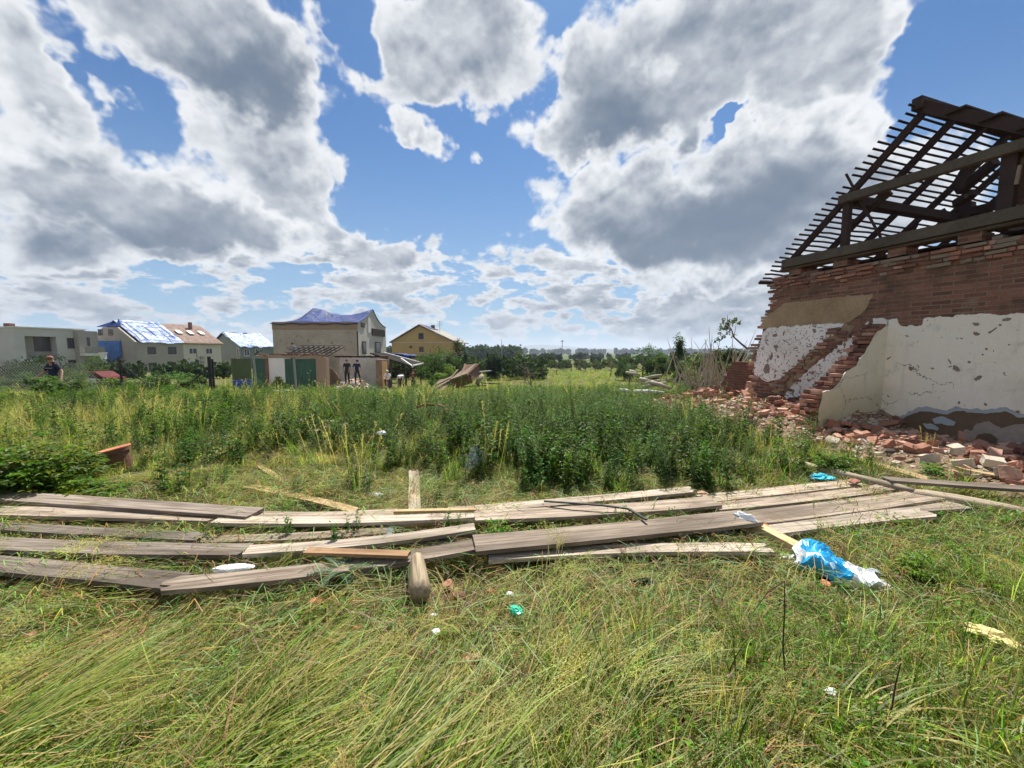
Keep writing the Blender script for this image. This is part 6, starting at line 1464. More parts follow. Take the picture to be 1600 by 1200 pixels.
# --- the meadow out to the village
x, y = area(9000, 13, 34, 1.15); k_ = open_ground(x, y, None) & ~((y > 27) & (x > -22) & (x < -8.5)); fb1 = fbm2(x, y, .25, 30)
put('meadow_grass', 'tall green meadow grass reaching to the village', 'fargrass', x, y, k_ & (fb1 > -.6), rnd(len(x)), RNG.uniform(.5, .95, len(x)))
x, y = area(3600, 11, 34, 1.15); fb1 = fbm2(x, y, .25, 31); k_ = open_ground(x, y, None) & ~((y > 27) & (x > -22) & (x < -8.5)); put('meadow_grass', 'patches of dry meadow grass', 'farstraw', x, y, k_ & (fb1 > .25), rnd(len(x)), RNG.uniform(.35, .7, len(x)))
x, y = area(5200, 34, 80, 1.1); k_ = (x > -19); put('meadow_grass', 'grass of the far open meadow', 'fargrass', x, y, k_ & (RNG.random(len(x)) < .7), rnd(len(x)), RNG.uniform(.5, .9, len(x)))
x, y = area(1800, 34, 80, 1.1); put('meadow_grass', 'dry grass of the far open meadow', 'farstraw', x, y, (x > -19), rnd(len(x)), RNG.uniform(.5, .9, len(x)))
x, y = area(5000, 13, 26, 1.1); px, py = project(x, y); wd = .25 + ROW(px, py, 880, 600, 120, 14) + .6 * ROW(px, py, 1030, 600, 60, 15) + .5 * fbm2(x, y, .4, 33); k_ = open_ground(x, y, None) & (RNG.random(len(x)) < wd * .6); put('bushy_weeds', 'weeds dotted through the meadow', 'bushy', x, y, k_, rnd(len(x)), RNG.uniform(.8, 1.3, len(x)), .1)

# ------------------------------------------------------------------ shrubs and trees, each a thing
def crown(q, c, rad, nleaf, ls, col, clumps=14, gap=.5, flat=1.0, shape='ball', parent=None, name='crown', mat=None):
    """leaf-sized faces gathered into clumps through the crown's volume"""
    L = Leafy(); cl = []
    for _ in range(clumps):
        while True:
            p = Vector((q.uniform(-1, 1), q.uniform(-1, 1), q.uniform(-1, 1)))
            if p.length < 1: break
        p = p.normalized() * p.length ** .5
        if shape == 'cone': f_ = (1 - p.z) / 2; p = Vector((p.x * (f_ * .95 + .05), p.y * (f_ * .95 + .05), p.z))
        cl.append((p, q.uniform(.22, .45) * (1.3 - gap), q.uniform(.7, 1.3)))
    for _ in range(nleaf):
        p0, r_, br = q.choice(cl); d = Vector((q.gauss(0, 1), q.gauss(0, 1), q.gauss(0, 1))).normalized() * r_ * q.random() ** .4
        p = p0 + d; pp = Vector((c[0] + p.x * rad[0], c[1] + p.y * rad[1], c[2] + p.z * rad[2]))
        cc = tuple(c_ * br * q.uniform(.7, 1.3) for c_ in col); L.diamond(pp, Vector((q.gauss(0, 1), q.gauss(0, 1), q.gauss(-.2, .7))), Vector((q.gauss(0, .7), q.gauss(0, .7), 1)), ls * q.uniform(.6, 1.4), ls * .6, cc)
    o = L.obj(name, mat or M_TREE, parent)
    if parent is not None:
        org = Vector((parent['ox'], parent['oy'], parent['oz'])); co = np.array([v.co[:] for v in o.data.vertices]) - np.array(org); o.data.vertices.foreach_set('co', co.ravel().astype(np.float32)); o.data.update()
    return o, [Vector((c[0] + p.x * rad[0], c[1] + p.y * rad[1], c[2] + p.z * rad[2])) for p, _, _ in cl]
def tree(name, label, cat, px, pytop, Y, wpx, col, nleaf=2500, ls=.16, shape='ball', clumps=16, gap=.5, group=None, seed=0, low=.12, dry=False, trunk=True):
    q = random.Random(seed); p = at_y(px, 560, Y); z_ = tzf(p.x, Y); top = at_y(px, pytop, Y).z; H = top - z_; r_ = wpx / 2 / F * Y
    e_ = empty(name, (p.x, Y, z_), label, cat, group)
    cz = z_ + H * (low + 1) / 2; o, cl = crown(q, (p.x, Y, cz), (r_, r_, H * (1 - low) / 2), nleaf, ls, col, clumps, gap, shape=shape, parent=e_)
    mb = MB(); tr = max(.03, H * .018); mb.tube([(p.x, Y, z_ - .2), (p.x + q.gauss(0, .05) * H, Y, z_ + H * .4), (p.x + q.gauss(0, .03) * H, Y, z_ + H * .85)], [tr * 1.5, tr, tr * .3], 7)
    for c_ in cl[:9]: b_ = Vector((p.x, Y, z_ + H * q.uniform(.15, .5))); m_ = b_.lerp(c_, .55) + Vector((0, 0, H * .04)); mb.tube([b_, m_, c_], [tr * .55, tr * .35, tr * .1], 5)
    mb.build('trunk', M_DRY if dry else M_BARK, e_, smooth=True); return e_
def bush_leafy(name, label, px, pyb, wpx, hpx, col, nst, leafL, seed=0, cat='bush', h=None):
    """near shrub of real leaves"""
    q = random.Random(seed); p = at_z(px, pyb, tzf(at_z(px, pyb).x, at_z(px, pyb).y)); Y = p.y; r_ = wpx / 2 / F * Y; H = hpx / F * Y
    e_ = empty(name, tuple(p), label, cat); L = Leafy(); st = Leafy()
    for _ in range(nst):
        a = q.uniform(0, 6.283); rr_ = r_ * math.sqrt(q.random()); hh = H * q.uniform(.5, 1.1) * (1 - .6 * (rr_ / r_) ** 2); dx, dy = math.cos(a) * rr_, math.sin(a) * rr_
        pts = [(dx * t * .8 + dx * .2, dy * t * .8 + dy * .2, hh * t * (1.25 - .25 * t)) for t in (0, .3, .6, 1)]; st.stem(pts, .006, .002, mixc(col, BROWN, .5), 4)
        for k in range(11):
            t = .25 + .75 * (k + q.random()) / 11; b_ = Vector((dx * (.2 + .8 * t), dy * (.2 + .8 * t), hh * t * (1.25 - .25 * t))); a2 = k * 2.4 + q.uniform(-.5, .5); dr = Vector((math.cos(a2), math.sin(a2), q.uniform(-.1, .5))); cc = tuple(c_ * q.uniform(.65, 1.35) for c_ in mixc(col, YG, .35 * t * q.random()))
            pl = leafL * 1.8; e2 = b_ + dr * pl; st.ribbon([tuple(b_), tuple(e2)], [.0012, .0008], cc)
            for m_ in range(5):
                f_ = .35 + .65 * m_ / 4; sd_ = (1 if m_ % 2 else -1) * (0 if m_ == 4 else 1.0); a3 = a2 + sd_; L.leaf(b_ + dr * pl * f_, (math.cos(a3), math.sin(a3), q.uniform(-.3, .3)), Vector((q.gauss(0, .25), q.gauss(0, .25), 1)), leafL * q.uniform(.8, 1.2), leafL * .42, cc)
    L.obj('foliage', M_LEAF, e_); st.obj('stems', M_LEAF, e_); return e_
bush_leafy('elder_bush', 'glossy dark green elder-like bush just behind the boards at the left edge', 52, 780, 165, 125, mixc(DKG, GREEN, .5), 66, .08, 1)
bush_leafy('elder_bush', 'low bright green leafy bush below the clay pipe', 150, 775, 80, 30, mixc(GREEN, YG, .4), 22, .06, 2)
bush_leafy('leafy_weed', 'single leafy weed growing up through the gap at the joint of the wide boards', 784, 862, 34, 78, mixc(GREEN, YG, .2), 8, .042, 3, 'weed')
bush_leafy('leafy_weed', 'broad green weed clump beside the blue sack', 1425, 905, 60, 56, mixc(GREEN, YG, .3), 9, .032, 4, 'weed')
bush_leafy('leafy_weed', 'dark weed clump in front of the brick rubble by the pole', 1300, 740, 60, 36, mixc(DKG, GREEN, .6), 18, .05, 5, 'weed')
bush_leafy('leafy_weed', 'small weed growing out of the dusty board beside the rubble', 1455, 745, 30, 34, mixc(GREEN, YG, .2), 6, .04, 6, 'weed')
tree('young_tree', 'leafy green young tree right of the lean-to shed', 'tree', 684, 541, 26, 72, (0.07, 0.12, 0.03), 5200, .12, clumps=26, gap=.45, seed=1)
tree('young_tree', 'lower bright green bush at the foot of the young tree', 'tree', 706, 574, 24, 60, (0.09, 0.15, 0.035), 2400, .11, seed=2)
tree('dark_tree', 'very dark drooping tree in front of the ochre house', 'tree', 712, 537, 38, 34, (0.022, 0.038, 0.016), 3000, .16, clumps=18, gap=.2, seed=3)
tree('round_thuja', 'dark rounded evergreen shrub standing alone on the meadow edge', 'shrub', 772, 556, 45, 22, (0.018, 0.045, 0.025), 4200, .16, gap=-.1, clumps=30, seed=4, low=0)
for i, (px, pt, Y, w_) in enumerate(((797, 556, 52, 24), (812, 553, 60, 22), (830, 556, 66, 26), (850, 560, 70, 30), (742, 560, 48, 24), (905, 561, 82, 30), (935, 560, 85, 36), (965, 557, 80, 34), (880, 562, 84, 26))):
    tree('field_tree', ('scrubby tree just right of the dark rounded shrub', 'pale green tree second from the rounded shrub', 'low field tree third from the rounded shrub', 'wide field shrub where the meadow opens', 'shrub peeping out behind the tipped crate', 'small far shrub left of the dead trees', 'far shrub behind the bare trunks', 'far shrub nearest the right-hand grove', 'far shrub in front of the mast')[i], 'tree', px, pt, Y, w_, ((0.05, 0.085, 0.028), (0.10, 0.12, 0.04), (0.045, 0.075, 0.025))[i % 3], 1300, .24, seed=10 + i, clumps=12, group='scrub along the far meadow edge')
for i, (px, pt, Y, w_, sh, cl) in enumerate(((1003, 541, 34, 62, 'ball', (0.05, 0.085, 0.028)), (1031, 552, 30, 44, 'ball', (0.06, 0.10, 0.032)), (1060, 527, 26, 46, 'cone', (0.055, 0.085, 0.03)), (1085, 556, 24, 46, 'ball', (0.06, 0.095, 0.03)), (975, 552, 44, 30, 'ball', (0.035, 0.06, 0.022)), (1118, 545, 19, 52, 'ball', (0.075, 0.10, 0.045)), (1150, 548, 17.5, 50, 'ball', (0.075, 0.10, 0.045)))):
    tree('storm_damaged_tree', ('broad dark storm-torn tree at the left of the grove', 'lower tree between the broad one and the pointed one', 'pointed cone-shaped tree in the middle of the grove', 'low bushy tree right of the pointed one', 'small dark tree at the far end of the grove', 'grey-green bush behind the heap of bare branches', 'grey-green bush touching the ruined wall end')[i], 'tree', px, pt, Y, w_, cl, 3600, .13 if Y < 28 else .16, sh, 24, .45, 'grove left of the ruined house', 20 + i, low=.05)
def bare_tree(px, pytop, Y, label, seed, mat=None, n=7, spread=.35, pybase=None, group=None, name='bare_tree'):
    q = random.Random(seed); p = at_y(px, 560, Y); z_ = tzf(p.x, Y); H = at_y(px, pytop, Y).z - z_; e_ = empty(name, (p.x, Y, z_), label, 'dead tree', group); b_ = Vector((p.x, Y, z_ - .2)); mb = MB()
    top = b_ + Vector((q.gauss(0, .08) * H, 0, H * .8)); mb.tube([b_, b_.lerp(top, .5) + Vector((q.gauss(0, .04) * H, 0, 0)), top], [H * .045, H * .03, H * .012], 7); mb.build('trunk', mat or M_BARK, e_)
    for k in range(n):
        mb = MB(); s_ = b_.lerp(top, q.uniform(.3, 1)); d = Vector((q.gauss(0, spread), q.gauss(0, spread), q.uniform(.05, .45))) * H; m_ = s_ + d * .5 + Vector((0, 0, q.gauss(0, .05) * H)); mb.tube([s_, m_, s_ + d], [H * .015, H * .01, H * .003], 5)
        for j in range(3): s2 = s_.lerp(s_ + d, q.uniform(.3, .9)); d2 = Vector((q.gauss(0, .12), q.gauss(0, .12), q.uniform(0, .16))) * H; mb.tube([s2, s2 + d2], [H * .006, H * .002], 4)
        mb.build('branch', mat or M_BARK, e_)
for i, (px, pt, Y) in enumerate(((820, 564, 42), (832, 568, 30), (838, 560, 55), (893, 560, 75), (908, 557, 78), (915, 561, 74), (930, 563, 76), (953, 565, 55), (849, 566, 48), (985, 572, 34), (870, 566, 60))):
    bare_tree(px, pt, Y, ('leafless torn trunk left of the meadow opening', 'leaning broken fruit tree nearest on the meadow', 'thin bare tree behind the broken fruit tree', 'bare splintered tree at the left of the far dead group', 'tallest bare tree of the far dead group', 'bare tree right of the tallest in the far dead group', 'stubby dead tree at the right of the far dead group', 'short dead trunk standing alone before the grove', 'forked dead tree at the near left of the meadow', 'short bare stub at the foot of the grove', 'small bare tree in the far meadow centre')[i], 60 + i, group='bare storm-broken trees on the meadow')
# heap of bleached branches and the leaning branch by the ruin
q = random.Random(99); hp = empty('branch_heap', pos_at(1118, 14.0), 'heap of bleached broken branches piled against the ruined wall end', 'branch heap')
hx, hy, hz = pos_at(1118, 14.0)
mb = MB()
for k in range(120):
    a = Vector((hx + q.gauss(0, .75), hy + q.gauss(0, .5), hz + q.uniform(0, .35))); d = Vector((q.gauss(0, .5), q.gauss(0, .3), q.uniform(.5, 2.1))) * q.uniform(.5, 1.1); m_ = a + d * .5 + Vector((q.gauss(0, .12), 0, 0)); mb.tube([a, m_, a + d], [q.uniform(.018, .04), .02, .006], 5)
mb.build('branches', M_DRY, hp)
mb = MB()
for k in range(90):
    a = Vector((hx + q.gauss(0, .9), hy + q.gauss(-.2, .6), hz + q.uniform(.05, .5))); d = Vector((q.gauss(0, .8), q.gauss(0, .3), q.uniform(-.1, .5))); mb.tube([a, a + d], [.014, .005], 4)
mb.build('twigs', M_BARK, hp)
crown(q, (hx + .1, hy, hz + .7), (1.3, .7, .8), 900, .09, (0.10, 0.13, 0.05), 12, .5, parent=hp, name='leaves')
lb = empty('leaning_branch', tuple(at_y(1163, 545, 13)), 'thin leafy branch curving up beside the ruined wall', 'branch'); mb = MB()
lp = [at_y(*p_, 13) for p_ in ((1168, 545), (1158, 537), (1147, 527), (1143, 515), (1136, 505), (1137, 492))]; mb.tube(lp, [.035, .03, .025, .02, .014, .006], 6); mb.tube([lp[3], at_y(1128, 527, 13.1)], [.014, .006], 5); mb.tube([lp[2], at_y(1150, 508, 12.9)], [.012, .005], 5); mb.build('stem', M_BARK, lb)
for p_, r_ in (((1136, 499), .3), ((1144, 512), .28), ((1128, 507), .22), ((1126, 530), .25), ((1148, 503), .18)):
    pp = at_y(*p_, 13); crown(q, tuple(pp), (r_, r_ * .8, r_), 90, .08, (0.10, 0.14, 0.07), 5, .5, parent=lb, name='leaves')
# hedge and bushes at the left
for i, (px, pt, Y, w_) in enumerate(((12, 558, 26, 90), (62, 556, 28, 70), (-60, 556, 26, 100), (95, 566, 25, 40), (128, 572, 23, 44), (150, 557, 40, 30), (240, 583, 21, 46), (275, 582, 21.5, 50), (308, 585, 20, 44), (170, 590, 19, 50), (215, 596, 18.5, 44), (30, 585, 19, 70), (435, 590, 27, 20), (58, 592, 12.2, 60), (104, 596, 12.0, 46))):
    tree('bush', ('dark hedge bush left of the standing person', 'dark hedge bush just behind the standing person', 'dark hedge bush at the frame edge', 'dark bush right of the standing person', 'green bush in front of the red car', 'tall shrub by the white gate pillar', 'leafy green bush behind the slanting brace', 'leafy green bush between the brace and the paired posts', 'green bush touching the paired posts', 'bush below the first black post', 'low bush at the foot of the slanting brace', 'light green weeds at the feet of the standing person', 'small bush before the white garage pier', 'weedy bush hiding the legs of the standing person', 'weedy bush to the right of the standing person')[i], 'bush', px, pt, Y, w_, ((0.022, 0.045, 0.018) if i < 4 else (0.07, 0.12, 0.035)), 2600 if w_ > 60 else 1500, .12, seed=100 + i, clumps=18, gap=.35, low=.0, group='bushes along the village edge')
# the plain: woods and hedgerows too dense to count
def woods(name, label, x0, x1, y0, y1, h0, h1, n, ls, col, seed, topfn=None):
    q = np.random.default_rng(seed); nt = max(10, n // 60); tx = q.uniform(x0, x1, nt); ty = q.uniform(y0, y1, nt); th = q.uniform(h0, h1, nt); tr = th * q.uniform(.3, .5, nt); k = q.integers(0, nt, n)
    d = q.normal(size=(n, 3)); d /= np.linalg.norm(d, axis=1)[:, None]; rr_ = q.random(n) ** .35
    c = np.stack([tx[k] + d[:, 0] * tr[k] * rr_, ty[k] + d[:, 1] * tr[k] * rr_, tz(tx[k], ty[k]) + th[k] * .55 + d[:, 2] * th[k] * .5 * rr_], 1)
    a = q.normal(size=(n, 3)); a /= np.linalg.norm(a, axis=1)[:, None]; b_ = np.cross(a, q.normal(size=(n, 3))); b_ /= np.linalg.norm(b_, axis=1)[:, None]; s_ = (ls * q.uniform(.6, 1.4, n))[:, None]
    V = np.stack([c - a * s_, c + b_ * s_ * .7, c + a * s_, c - b_ * s_ * .7], 1).reshape(-1, 3)
    me = bpy.data.meshes.new(name); me.from_pydata(V.tolist(), [], np.arange(4 * n).reshape(n, 4).tolist()); me.materials.append(M_FAR)
    ca = me.color_attributes.new('Col', 'FLOAT_COLOR', 'POINT'); arr = np.ones((4 * n, 4), np.float32); arr[:, :3] = np.array(col)[None] * np.repeat(q.uniform(.6, 1.4, n) * (.7 + .6 * (k % 7) / 7), 4)[:, None]; ca.data.foreach_set('color', arr.ravel())
    o = bpy.data.objects.new(name, me); COL.objects.link(o); tag(o, label, None, None, 'stuff')
woods('distant_wood', 'dark wood left of the plain behind the ochre house', -110, 5, 250, 330, 8, 11, 16000, 1.1, (0.035, 0.06, 0.022), 1)
woods('distant_wood', 'band of dark forest across the far plain', -900, 1500, 1150, 1500, 13, 19, 26000, 5.0, (0.03, 0.055, 0.022), 2)
woods('hedgerow', 'scattered hedgerow trees in the far fields', -120, 330, 130, 210, 2.2, 4.0, 7000, .8, (0.04, 0.07, 0.025), 3)
woods('hedgerow', 'low scrub line behind the meadow', -20, 60, 88, 105, 1.0, 2.2, 7000, .4, (0.05, 0.08, 0.028), 4)
woods('hedgerow', 'hedgerow trees beyond the grove', 20, 260, 260, 480, 3.5, 5.5, 7000, 1.4, (0.035, 0.06, 0.022), 5)
woods('hedgerow', 'greenery between the village houses', -150, -22, 46, 50, 1.2, 2.4, 9000, .28, (0.05, 0.085, 0.03), 6)
woods('hedgerow', 'greenery at the foot of the ochre house', -24, 4, 44, 58, 1.2, 3.0, 7000, .3, (0.05, 0.085, 0.03), 7)
# ================================================================== people
M_SKIN = simple('skin', (0.42, 0.24, 0.16), .6, .08); M_NAVY = simple('navy_cloth', (0.016, 0.018, 0.04), .9, .2, bump=.2); M_BLACKC = simple('black_cloth', (0.022, 0.022, 0.026), .9, .2, bump=.2)
M_BLUEC = simple('dark_blue_cloth', (0.014, 0.02, 0.06), .9, .2, bump=.2); M_WHITEC = simple('light_grey_cloth', (0.55, 0.56, 0.58), .9, .1, bump=.2); M_GREYC = simple('grey_cloth', (0.25, 0.26, 0.28), .9, .1, bump=.2)
M_HAIRB = simple('brown_hair', (0.06, 0.035, 0.02), .7, .2); M_CAPR = simple('reddish_hair', (0.20, 0.09, 0.05), .7, .2)
def person(px, Y, label, pose, shirt, trousers, hair, H=1.76, rz=0.0, zoff=0.0, seed=0, scene_z=None):
    """one continuous skinned body. pose: dict of joint positions in metres (x right, y away, z up) for a 1.76 m figure"""
    x, y, z_ = pos_at(px, Y); z_ += zoff
    J = dict(pelvis=(0, 0, .95), spine=(0, 0, 1.15), chest=(0, 0, 1.36), neck=(0, 0, 1.50), head0=(0, .0, 1.58), head1=(0, 0, 1.72),
             shl=(-.18, 0, 1.44), ell=(-.24, .02, 1.15), wrl=(-.25, -.05, .90), hal=(-.25, -.08, .80), shr=(.18, 0, 1.44), elr=(.24, .02, 1.15), wrr=(.25, -.05, .90), har=(.25, -.08, .80),
             hil=(-.10, 0, .92), knl=(-.11, -.02, .50), anl=(-.12, .02, .08), tol=(-.13, -.16, .03), hir=(.10, 0, .92), knr=(.11, -.02, .50), anr=(.12, .02, .08), tor=(.13, -.16, .03))
    J.update(pose)
    Rd = dict(pelvis=.135, spine=.125, chest=.15, neck=.055, head0=.075, head1=.088, shl=.07, ell=.043, wrl=.032, hal=.036, shr=.07, elr=.043, wrr=.032, har=.036, hil=.10, knl=.065, anl=.045, tol=.035, hir=.10, knr=.065, anr=.045, tor=.035)
    names = list(J); E_ = [('pelvis', 'spine'), ('spine', 'chest'), ('chest', 'neck'), ('neck', 'head0'), ('head0', 'head1'), ('chest', 'shl'), ('shl', 'ell'), ('ell', 'wrl'), ('wrl', 'hal'), ('chest', 'shr'), ('shr', 'elr'), ('elr', 'wrr'), ('wrr', 'har'),
         ('pelvis', 'hil'), ('hil', 'knl'), ('knl', 'anl'), ('anl', 'tol'), ('pelvis', 'hir'), ('hir', 'knr'), ('knr', 'anr'), ('anr', 'tor')]
    extra = []
    for sd2 in 'lr':   # five short fingers
        h_ = Vector(J['ha' + sd2]); w__ = Vector(J['wr' + sd2]); d = (h_ - w__).normalized(); s2 = d.cross(Vector((0, 1, 0)));
        if s2.length < .1: s2 = Vector((0, 1, 0))
        s2.normalize()
        s2 = Vector((0, 1, 0)) if abs(d.z) > .7 else s2
        for k in range(5):
            nm = f'f{sd2}{k}'; L_ = (.06, .085, .09, .083, .065)[k]; off = (k - 2) * .017
            J[nm] = tuple(h_ + d * (L_ * (.5 if k == 0 else 1)) + s2 * (off * 1.3) + (s2 * -.035 if k == 0 else Vector())); Rd[nm] = .009; names.append(nm); extra.append(('ha' + sd2, nm))
    me = bpy.data.meshes.new('person'); me.from_pydata([J[n] for n in names], [(names.index(a), names.index(b_)) for a, b_ in E_ + extra], [])
    o = bpy.data.objects.new('tmp', me); COL.objects.link(o); sk = o.modifiers.new('s', 'SKIN'); sk.use_smooth_shade = True; ss_ = o.modifiers.new('ss', 'SUBSURF'); ss_.levels = 2; ss_.render_levels = 2
    for i, n in enumerate(names): r_ = Rd.get(n, .01); sv = me.skin_vertices[0].data[i]; sv.radius = (r_, r_ * (.72 if n in ('pelvis', 'spine', 'chest') else 1)) ; sv.use_root = (n == 'pelvis')
    dg = bpy.context.evaluated_depsgraph_get(); m2 = bpy.data.meshes.new_from_object(o.evaluated_get(dg)); bpy.data.objects.remove(o)
    k_ = H / 1.76; m2.name = 'person'
    for mt in (M_SKIN, shirt, trousers, M_BLACKC): m2.materials.append(mt)
    V = {n: Vector(J[n]) for n in names}
    bones = [(a, b_, 1) for a, b_ in (('pelvis', 'spine'), ('spine', 'chest'), ('chest', 'shl'), ('chest', 'shr'))] + [('chest', 'neck', 'c'), ('neck', 'head0', 0), ('head0', 'head1', 0), ('shl', 'ell', 's'), ('shr', 'elr', 's'), ('ell', 'wrl', 0), ('elr', 'wrr', 0), ('wrl', 'hal', 0), ('wrr', 'har', 0),
             ('pelvis', 'hil', 2), ('pelvis', 'hir', 2), ('hil', 'knl', 2), ('hir', 'knr', 2), ('knl', 'anl', 2), ('knr', 'anr', 2), ('anl', 'tol', 3), ('anr', 'tor', 3)] + [(a, b_, 0) for a, b_ in extra]
    for f in m2.polygons:
        c_ = f.center; best = (9, 0)
        for a, b_, kind in bones:
            A_, B_ = V[a], V[b_]; ab = B_ - A_; t_ = max(0, min(1, (c_ - A_).dot(ab) / ab.length_squared)); d = (c_ - A_ - ab * t_).length
            kk = kind
            if kind == 's': kk = 1 if t_ < .75 else 0
            if kind == 'c': kk = 1 if t_ < .75 else 0
            if d < best[0]: best = (d, kk)
        f.material_index = best[1]; f.use_smooth = True
    # shape the face a little: nose, brow and chin on the -Y side of the head
    hc = (V['head0'] + V['head1']) / 2; fd = Vector(pose.get('face', (0, -1, 0))) if 'face' in pose else Vector((0, -1, 0)); up_ = (V['head1'] - V['head0']).normalized()
    for v in m2.vertices:
        r_ = v.co - hc
        if r_.length < .17 and r_.dot(fd) > .05:
            h_ = r_.dot(up_); lat = (r_ - up_ * h_ - fd * r_.dot(fd)).length
            if lat < .02 and -.03 < h_ < .02: v.co += fd * .022
            if lat > .02 and lat < .05 and 0 < h_ < .03: v.co -= fd * .008
            if h_ < -.06: v.co += fd * .008
    o = bpy.data.objects.new('person', m2); COL.objects.link(o); o.location = (x, y, z_); o.rotation_euler = (0, 0, rz); o.scale = (k_,) * 3
    o['ox'] = o['oy'] = o['oz'] = 0.0; tag(o, label, 'person')
    L = MB(); ax = (V['head1'] - V['head0']).normalized(); q4 = ax.to_track_quat('Z', 'Y').to_matrix()
    L.lathe([(.098, -.02), (.104, .02), (.098, .06), (.075, .09), (.035, .108), (0, .112)], tuple(V['head1'] - ax * .03 - fd * .014), 14, q4); h2 = L.build('hair', hair, None, smooth=True); h2.parent = o
    L = MB()
    for s2 in (-1, 1):
        lat = up_.cross(fd).normalized() * s2; L.tube([tuple(hc + lat * .082 + up_ * .0), tuple(hc + lat * .098)], [.022, .016], 6)
    e2 = L.build('ears', M_SKIN, None, smooth=True); e2.parent = o
    L = MB()
    for s2 in (-1, 1):
        lat = up_.cross(fd).normalized() * s2; L.box(tuple(hc + fd * .082 + lat * .03 + up_ * .01), (.02, .012, .008), None)
    L.box(tuple(hc + fd * .085 - up_ * .045), (.045, .01, .006)); e2 = L.build('facial_features', M_HAIRB, None); e2.parent = o
    return o
person(541.5, 27.8, 'person in black T-shirt and black trousers standing at the broken white wall', dict(tol=(-.16, -.14, .03), elr=(.27, .0, 1.16), wrr=(.22, -.14, .96), har=(.20, -.19, .90), ell=(-.26, .03, 1.16), wrl=(-.27, -.02, .92), hal=(-.27, -.05, .82)), M_BLACKC, M_BLACKC, M_CAPR, 1.80, zoff=.62)
person(557, 27.6, 'person in dark blue T-shirt standing beside the one in black', dict(head0=(.03, -.03, 1.57), head1=(.05, -.05, 1.70), knr=(.18, -.06, .50), anr=(.24, .02, .08), tor=(.28, -.14, .03), wrl=(-.20, -.16, .98), hal=(-.14, -.20, .96), ell=(-.27, .02, 1.17)), M_BLUEC, M_BLACKC, M_HAIRB, 1.76, rz=.3, zoff=.62)
person(627, 27.5, 'person bending forward, light grey top stretched over the back', dict(pelvis=(0, .1, .92), spine=(0, -.08, 1.05), chest=(0, -.30, 1.02), neck=(0, -.44, .93), head0=(0, -.50, .86), head1=(0, -.58, .76), shl=(-.18, -.34, .98), shr=(.18, -.34, .98), ell=(-.2, -.40, .68), elr=(.2, -.40, .68), wrl=(-.14, -.46, .42), wrr=(.14, -.46, .42), hal=(-.12, -.5, .33), har=(.12, -.5, .33), hil=(-.1, .1, .90), hir=(.1, .1, .90), face=(0, -.6, -.8)), M_WHITEC, M_BLACKC, M_HAIRB, 1.7, zoff=.25)
person(605.5, 28.5, 'person in a white cap and light top crouching next to the ochre panel', dict(pelvis=(0, .15, .50), spine=(0, .05, .68), chest=(0, -.08, .86), neck=(0, -.14, 1.0), head0=(0, -.18, 1.07), head1=(0, -.2, 1.2), shl=(-.18, -.1, .94), shr=(.18, -.1, .94), ell=(-.22, -.28, .72), elr=(.22, -.28, .72), wrl=(-.14, -.48, .62), wrr=(.14, -.48, .62), hal=(-.1, -.55, .58), har=(.1, -.55, .58), hil=(-.1, .15, .48), hir=(.1, .15, .48), knl=(-.18, -.25, .52), knr=(.18, -.25, .52), anl=(-.16, 0, .08), anr=(.16, 0, .08), tol=(-.17, -.18, .03), tor=(.17, -.18, .03)), M_WHITEC, M_NAVY, M_WHITEC, 1.72, zoff=.42)
person(645, 30, 'person in dark red clothes in the shade of the lean-to roof', dict(wrl=(-.15, -.2, 1.0), hal=(-.08, -.24, 1.0)), simple('dark_red_cloth', (.10, .02, .02), .9, .2), M_BLACKC, M_HAIRB, 1.72)
person(458, 33, 'person in a grey top seen behind the low garage roof', dict(), M_GREYC, M_NAVY, M_HAIRB, 1.75, zoff=2.2)
pl_ = person(81, 13.2, 'person in navy T-shirt with grey lettering walking through weeds by the fence', dict(head0=(0, -.04, 1.57), head1=(.0, -.08, 1.70), ell=(-.34, -.02, 1.20), wrl=(-.47, -.15, 1.0), hal=(-.53, -.2, .94), elr=(.33, .02, 1.21), wrr=(.42, -.08, .98), har=(.45, -.12, .89), knl=(-.12, -.14, .52), anl=(-.13, -.04, .1), tol=(-.14, -.2, .05)), M_NAVY, M_NAVY, M_CAPR, 1.66, rz=-.1)
mb = MB(); q = random.Random(3)
for k in range(9): mb.box((-.13 + k * .032, -.118, 1.335 + q.uniform(-.002, .002)), (.02, .012, .03))
o = mb.build('shirt_print', M_GREYC, None); o.parent = pl_

# ================================================================== small things
def blobmesh(name, c, size, mat, label, cat, seed=0, crumple=.25, sub=4, flat=.5, rz=0.0, fold=1.0, group=None):
    """crumpled sheet or sack: a closed skin with sharp folds"""
    import bmesh
    bm = bmesh.new(); bmesh.ops.create_icosphere(bm, subdivisions=sub, radius=1); me = bpy.data.meshes.new(name); sv = Vector((seed * 3.1, seed * 1.7, 0))
    for v in bm.verts:
        p = v.co.copy(); r_ = 1 + crumple * (abs(mnoise.noise(p * 1.6 * fold + sv)) * 2 - .5) - crumple * .6 * abs(mnoise.noise(p * 4.1 * fold + sv)) * 1.6
        p *= r_; p.z = max(p.z, -.35); v.co = Vector((p.x * size[0], p.y * size[1], p.z * size[2]))
    bm.to_mesh(me); bm.free(); mats_ = mat if isinstance(mat, (list, tuple)) else [mat]
    for m_ in mats_: me.materials.append(m_)
    if len(mats_) > 1:
        for f in me.polygons: c_ = f.center; f.material_index = 1 if (c_.x / size[0] > .5 + .3 * mnoise.noise(Vector(c_) * 5) or c_.x / size[0] < -.75 + .2 * mnoise.noise(Vector(c_) * 5)) else 0
    o = bpy.data.objects.new(name, me); COL.objects.link(o); o.location = c; o.rotation_euler = (0, 0, rz); tag(o, label, cat, group); return o
